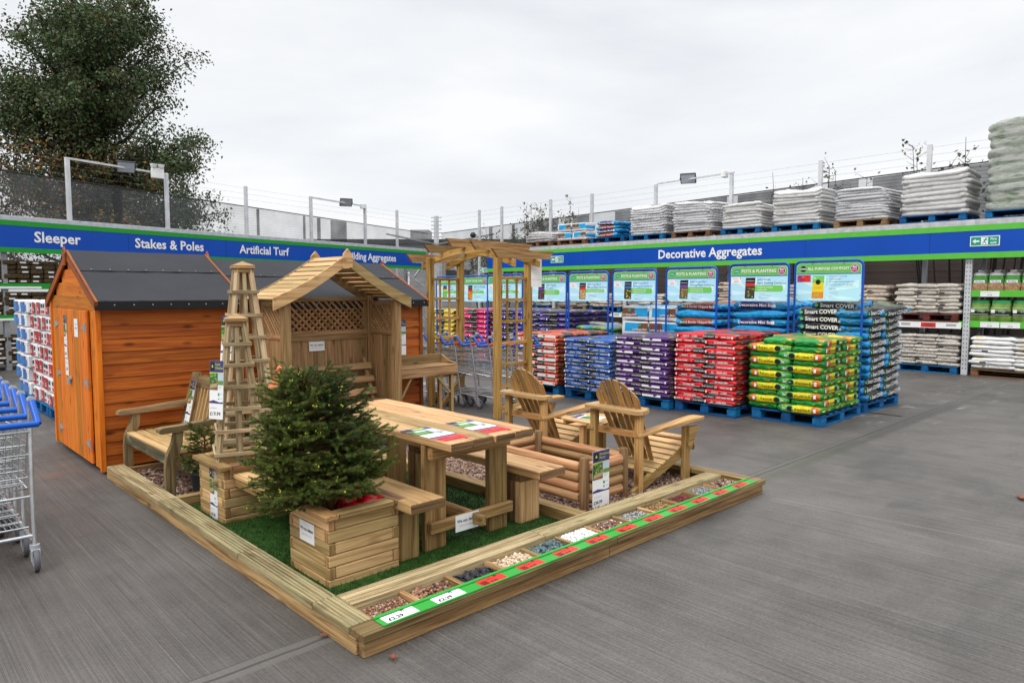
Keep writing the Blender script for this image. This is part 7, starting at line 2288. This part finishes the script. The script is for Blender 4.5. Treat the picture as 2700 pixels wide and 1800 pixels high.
loads = [
    ('untidy low load under grey torn film, leftmost on the right rack', 13.12, 11.95, 3.37, 4, filmC, pal_brown, .22, 'brown pallet under the untidy leftmost load'),
    (None, 11.72, 10.6, 0, 0, None, pal_brown, 0, 'brown pallet under the wrapped bark bales on the rack top'),
    (None, 10.45, 9.22, 0, 0, None, pal_blue, 0, 'blue pallet under the film wrapped bark bags on the rack top'),
    ('straight film wrapped stack of grey bags, first tall load from the left', 9.08, 7.95, 3.84, 11, filmA, pal_blue, 0, 'blue pallet under the first tall wrapped load'),
    ('taller film wrapped stack of grey bags below the floodlight', 7.74, 6.6, 3.81, 11, filmA, pal_brown, 0, 'brown pallet under the wrapped load below the floodlight'),
    ('shorter film wrapped stack of whitish bags right of the floodlight', 6.34, 5.3, 3.66, 8, filmB, pal_blue, 0, 'blue pallet under the shorter whitish wrapped load'),
    ('film wrapped stack of whitish bags below the post right of the floodlight', 5.05, 3.95, 3.85, 10, filmB, pal_blue, 0, 'blue pallet under the whitish wrapped load below the tall post'),
    ('film wrapped flat stack of white sheets on the orange brown pallet', 3.66, 2.55, 3.72, 11, filmA, pal_wood, 0, 'orange brown raw timber pallet on the rack top'),
    ('large bulging white wrapped load second from the right', 2.36, 1.17, 3.92, 9, filmB, pal_blue, 0, 'blue pallet under the bulging white wrapped load'),
    ('very tall pale green wrapped load at the right edge of the rack', .90, -.5, 4.72, 10, filmG, pal_blue, 0, 'blue pallet under the tall pale green wrapped load')]
for lab, va, vb, zt, n, mat, pal, cone, plab in loads:
    vb, va = va, vb
    pallet(pal, plab, (13.9 + .5, (va + vb) / 2, ZT), 0, 1.0, round(vb - va - .03, 2))
    if lab: wrapped(lab, 13.9, va, vb, ZT + .143, zt, n, mat, 0, 1.0, cone)
for i in range(2):
    for c in (0, 1):
        o = bale('white, blue and brown bark bale under film on top of the right rack', (14.15, 11.44 - c * .56, ZT + .143 + i * .243), FW + R(J(2)), (i + c) % 2 == 0)
        o['group'] = 'bark bales on top of the right rack'
for i in range(4):
    k_ = CB1 if i % 2 == 0 else MB1
    k_.put((14.16, 9.83 + J(.03), ZT + .143 + i * .108), FW + R(J(4)), 'red and blue bark bag piled on top of the right rack', 'bark bags on top of the right rack', (R(J(3)), R(J(3))))
    MB2.put((14.55, 9.83 + J(.03), ZT + .143 + i * .108), FW + R(J(4)), 'red and blue bark bag piled on top of the right rack', 'bark bags on top of the right rack')

# ================================================================ SHOPPING TROLLEYS
chrome = pm('zinc_plated_wire', (.50, .51, .52), .28, .75, .15, 20)
h_blue = pm('trolley_handle_blue', (.002, .085, .44), .28, 0, .08)
h_red = pm('trolley_handle_red', (.50, .035, .02), .3)
capg = pm('grey_plastic_cap', (.34, .35, .37), .4)
tyre = pm('grey_rubber_tyre', (.10, .10, .115), .6)
hubm = pm('pale_plastic_hub', (.34, .34, .36), .45)
def trolley(label, group):
    t = thing('shopping_trolley', label, 'trolley', (0, 0, 0), 0, group)
    W_ = .27
    m = MB()      # chassis: rear uprights that rise into the handle loops, floor frame
    for s in (-1, 1):
        m.tube([(s * .235, .02, .13), (s * .24, .06, .45), (s * .25, .10, .80), (s * .255, .13, .93), (s * .257, .115, .975), (s * .26, .075, .985)], .0125, 8)
        m.tube([(s * .235, .02, .16), (s * .20, .45, .20), (s * .15, .86, .14)], .0125, 8)
    m.tube([(-.235, .03, .20), (.235, .03, .20)], .011, 8); m.tube([(-.15, .86, .14), (.15, .86, .14)], .011, 8); m.tube([(-.24, .08, .42), (.24, .08, .42)], .008, 6)
    m.build('frame', chrome, t)
    m = MB()      # wire basket
    tr = [(-.245, .09, .80), (.245, .09, .80), (.19, .90, .76), (-.19, .90, .76)]; bo = [(-.225, .12, .46), (.225, .12, .46), (.16, .84, .52), (-.16, .84, .52)]
    m.tube(tr, .007, 6, closed=True); m.tube(bo, .006, 6, closed=True)
    def lerp(a, b_, f): return tuple(x + (y - x) * f for x, y in zip(a, b_))
    for k_ in range(4):
        a, b_ = tr[k_], tr[(k_ + 1) % 4]; c_, d_ = bo[k_], bo[(k_ + 1) % 4]
        n = 14 if k_ % 2 == 0 else 20
        if k_ != 0:
            for i in range(1, n): m.tube([lerp(a, b_, i / n), lerp(c_, d_, i / n)], .0024, 4, caps=False)
        for j in range(1, 5):
            f = j / 5
            if k_ == 0 and j not in (2, 4): continue
            m.tube([lerp(a, c_, f), lerp(b_, d_, f)], .004 if j in (2, 4) else .0028, 4, caps=False)
    for i in range(1, 12): m.tube([lerp(bo[0], bo[1], i / 12), lerp(bo[3], bo[2], i / 12)], .0026, 4, caps=False)
    for i in range(1, 8): m.tube([lerp(bo[0], bo[3], i / 8), lerp(bo[1], bo[2], i / 8)], .0026, 4, caps=False)
    m.build('basket', chrome, t)
    m = MB()      # hinged rear gate of the basket
    for i in range(0, 15): m.tube([(-.235 + .47 * i / 14, .10, .795), (-.22 + .44 * i / 14, .20, .48)], .0026, 4, caps=False)
    for f in (.0, .25, .5, .75, 1.0): m.tube([(-.235 + .015 * f, .10 + .1 * f, .795 - .315 * f), (.235 - .015 * f, .10 + .1 * f, .795 - .315 * f)], .004, 4, caps=False)
    m.build('rear_gate', chrome, t)
    m = MB()      # bottom tray
    for i in range(15): m.tube([(-.20 + .40 * i / 14, .10, .235), (-.16 + .32 * i / 14, .80, .20)], .003, 4, caps=False)
    for f in (0, .5, 1): m.tube([(-.22 + .05 * f, .10 + .7 * f, .235 - .035 * f), (.22 - .05 * f, .10 + .7 * f, .235 - .035 * f)], .006, 5)
    m.build('lower_tray', chrome, t)
    h = MB()
    for s in (-1, 1): h.tube([(s * .26, .065, .98), (s * .272, -.03, .875), (s * .272, -.042, .862)], .0185, 10)
    h.tube([(-.275, -.042, .862), (.275, -.042, .862)], .0185, 10)
    hd = h.build('handle', h_blue, t)
    m = MB(); m.tube([(-.09, -.042, .862), (.09, -.042, .862)], .0195, 10); m.build('grip_label', h_red, hd)
    m = MB()
    for s in (-1, 1): m.tube([(s * .258, .105, .985), (s * .26, .058, .99)], .0205, 10)
    m.build('end_caps', capg, hd)
    for sx, y in ((-.235, .02), (.235, .02), (-.15, .86), (.15, .86)):
        m = MB(); m.tube([(sx, y, .15), (sx, y, .125)], .026, 10); m.box(sx - .022, y - .045, .055, sx - .016, y + .005, .125); m.box(sx + .016, y - .045, .055, sx + .022, y + .005, .125); m.box(sx - .022, y - .03, .119, sx + .022, y + .012, .127)
        c_ = m.build('caster', capg, t)
        m = MB(); m.tube([(sx - .0145, y - .03, .0625), (sx - .012, y - .03, .0625), (sx + .012, y - .03, .0625), (sx + .0145, y - .03, .0625)], [.056, .0615, .0615, .056], 18); m.build('tyre', tyre, c_)
        m = MB(); m.tube([(sx - .0155, y - .03, .0625), (sx + .0155, y - .03, .0625)], .034, 14); m.build('hub', hubm, c_)
    return t
TL = 'shopping trolleys nested at the left edge'; TC = 'shopping trolleys nested behind the arch'
t0 = trolley('nearest shopping trolley of the nested row at the left edge', TL)
t0.location = (-1.085, 2.17, 0); t0.rotation_euler = (0, 0, R(-2))
for i, wd_ in enumerate(('second', 'third', 'fourth', 'last visible')):
    dup(t0, (-1.085 + .006 * i, 2.17 + .325 * (i + 1), 0), (0, 0, R(-2 + J(1))), '%s trolley from the front of the nested row at the left edge' % wd_, TL)
for i, lab in enumerate(('nearest shopping trolley of the nested row behind the arch', 'second shopping trolley from the near end of the row behind the arch', 'middle shopping trolley of the row behind the arch', 'fourth shopping trolley of the row behind the arch, seen through the left trellis', 'fifth shopping trolley of the row behind the arch', 'farthest shopping trolley of the row behind the arch')):
    dup(t0, (5.03 - .068 * i + (.06 if i == 0 else 0), 4.10 + .285 * i, 0), (0, 0, R(13 + J(1.5))), lab, TC)
# ================================================================ PACKS BEHIND THE TROLLEYS
pk = [pm('pack_white', (.70, .70, .71), .3, 0, .06, 6, .4, 14), pm('pack_red', (.50, .02, .025), .3, 0, .08), pm('pack_black', (.03, .03, .035), .35), pm('pack_blue', (.02, .22, .55), .3, 0, .1), pm('pack_violet', (.09, .05, .30), .3)]
def pack_mesh(blue, v):
    m = MB(); L_, W_, H_ = .40, .30, .185
    m.box(-L_ / 2, -W_ / 2, 0, L_ / 2, W_ / 2, H_, ch=.02, mi=0)
    y = -W_ / 2 - .001
    def q(x0, z0, x1, z1, mi_, d=0): m.quad((x0, y - d, z0), (x1, y - d, z0), (x1, y - d, z1), (x0, y - d, z1), mi_)
    if blue:
        q(-.18, .02, -.03, .165, 3); q(-.02, .02, .10, .165, 4); q(.02, .05, .08, .12, 3, .001); q(.11, .03, .18, .12, 3)
    else:
        a = -.17 if v else -.02
        q(a, .015, a + .17, .17, 1); q(a + .175, .02, a + .215, .165, 2); q(a + .03, .06, a + .12, .075, 0, .001); q(a + .03, .09, a + .10, .10, 0, .001)
        b_ = .07 if v else -.18
        q(b_, .10, b_ + .1, .15, 2); q(b_, .03, b_ + .1, .07, 1)
    x = -L_ / 2 - .001
    def q2(y0, z0, y1, z1, mi_): m.quad((x, y1, z0), (x, y0, z0), (x, y0, z1), (x, y1, z1), mi_)
    q2(-.12, .03, .02, .15, 3 if blue else 1); q2(.03, .05, .12, .13, 4 if blue else 2)
    return m.me('film_pack', pk)
for blue, (va, vb), lab, grp in ((False, (6.95, 8.85), 'red and white film pack in the stack behind the first shed', 'red and white packs behind the first shed'), (True, (9.0, 10.0), 'blue and white film pack in the stack behind the trolleys at the left', 'blue and white packs at the left')):
    ms2 = [pack_mesh(blue, 0), pack_mesh(blue, 1)]
    n = 7; cols = int((vb - va) / .41)
    for i in range(n):
        for c in range(cols):
            v = vb - .205 - c * .412 + (.04 if i % 2 else -.02)
            tag(link('film_pack', ms2[(i + c) % 2], None, (.24 + .16 + J(.012), v + J(.01), .143 + i * .192), (R(J(1.5)), R(J(1.5)), FW + R(J(3)))), lab, 'film pack', grp)
            if i == n - 1: tag(link('film_pack', ms2[(i + c) % 2], None, (.24 + .48 + J(.012), v + J(.01), .143 + i * .192), (0, 0, FW + R(J(3)))), lab, 'film pack', grp)
pallet(pal_blue, 'dark blue pallet under the red and white packs', (.80, 7.43, 0), 0, 1.1, .94)
pallet(pal_blue, 'dark blue pallet behind the shed under the farther red and white packs', (.80, 8.40, 0), 0, 1.1, .94)
pallet(pal_blue, 'dark blue pallet under the blue and white packs', (.80, 9.52, 0), 0, 1.1, .96)
# ================================================================ SMALL THINGS ON THE GROUND
lfm = pm('dry_leaf', (.20, .06, .025), .6, 0, .3, 40)
def dry_leaf(label, loc, s, rz):
    m = MB(); n = 16; V = [(0, 0, .012)]
    for i in range(n):
        a = 2 * math.pi * i / n; r = s * (1 + .35 * math.sin(a * 5) + .15 * math.sin(a * 3 + 1)) * (.6 + .4 * abs(math.cos(a)))
        V.append((r * math.cos(a), r * math.sin(a) * .8, .012 + .35 * r * abs(math.sin(a * 2.5))))
    m.add(V, [(0, 1 + i, 1 + (i + 1) % n) for i in range(n)], [(0, 0, 0)] * len(V), .5, 0, True)
    m.tube([(-s, 0, .01), (-s * 1.7, .01, .003)], .002, 4)
    tag(m.build('dry_leaf', lfm, None, loc, (0, 0, rz)), label, 'leaf')
dry_leaf('curled red brown dry leaf on the concrete at the right edge', (4.98, -1.47, 0), .06, .5)
dry_leaf('small brown dry leaf on the concrete close to the front corner of the bed', (.09, -.09, 0), .022, 1.5)
dry_leaf('small crumpled dry leaf caught against the left timber of the bed', (-.035, .30, 0), .02, 2.5)
grate = pm('cast_iron_grate', (.03, .03, .032), .5, .3)
m = MB()
m.box(8.18, .40, .002, 8.24, .44, .006); m.box(8.18, 1.0, .002, 8.24, 1.04, .006)
for i in range(18): m.box(8.18, .445 + i * .031, .002, 8.24, .462 + i * .031, .006, ch=.001)
tag(m.build('drain_grate', grate), 'narrow black drain grate in the concrete beside the blue pallet at the right', 'drain grate')
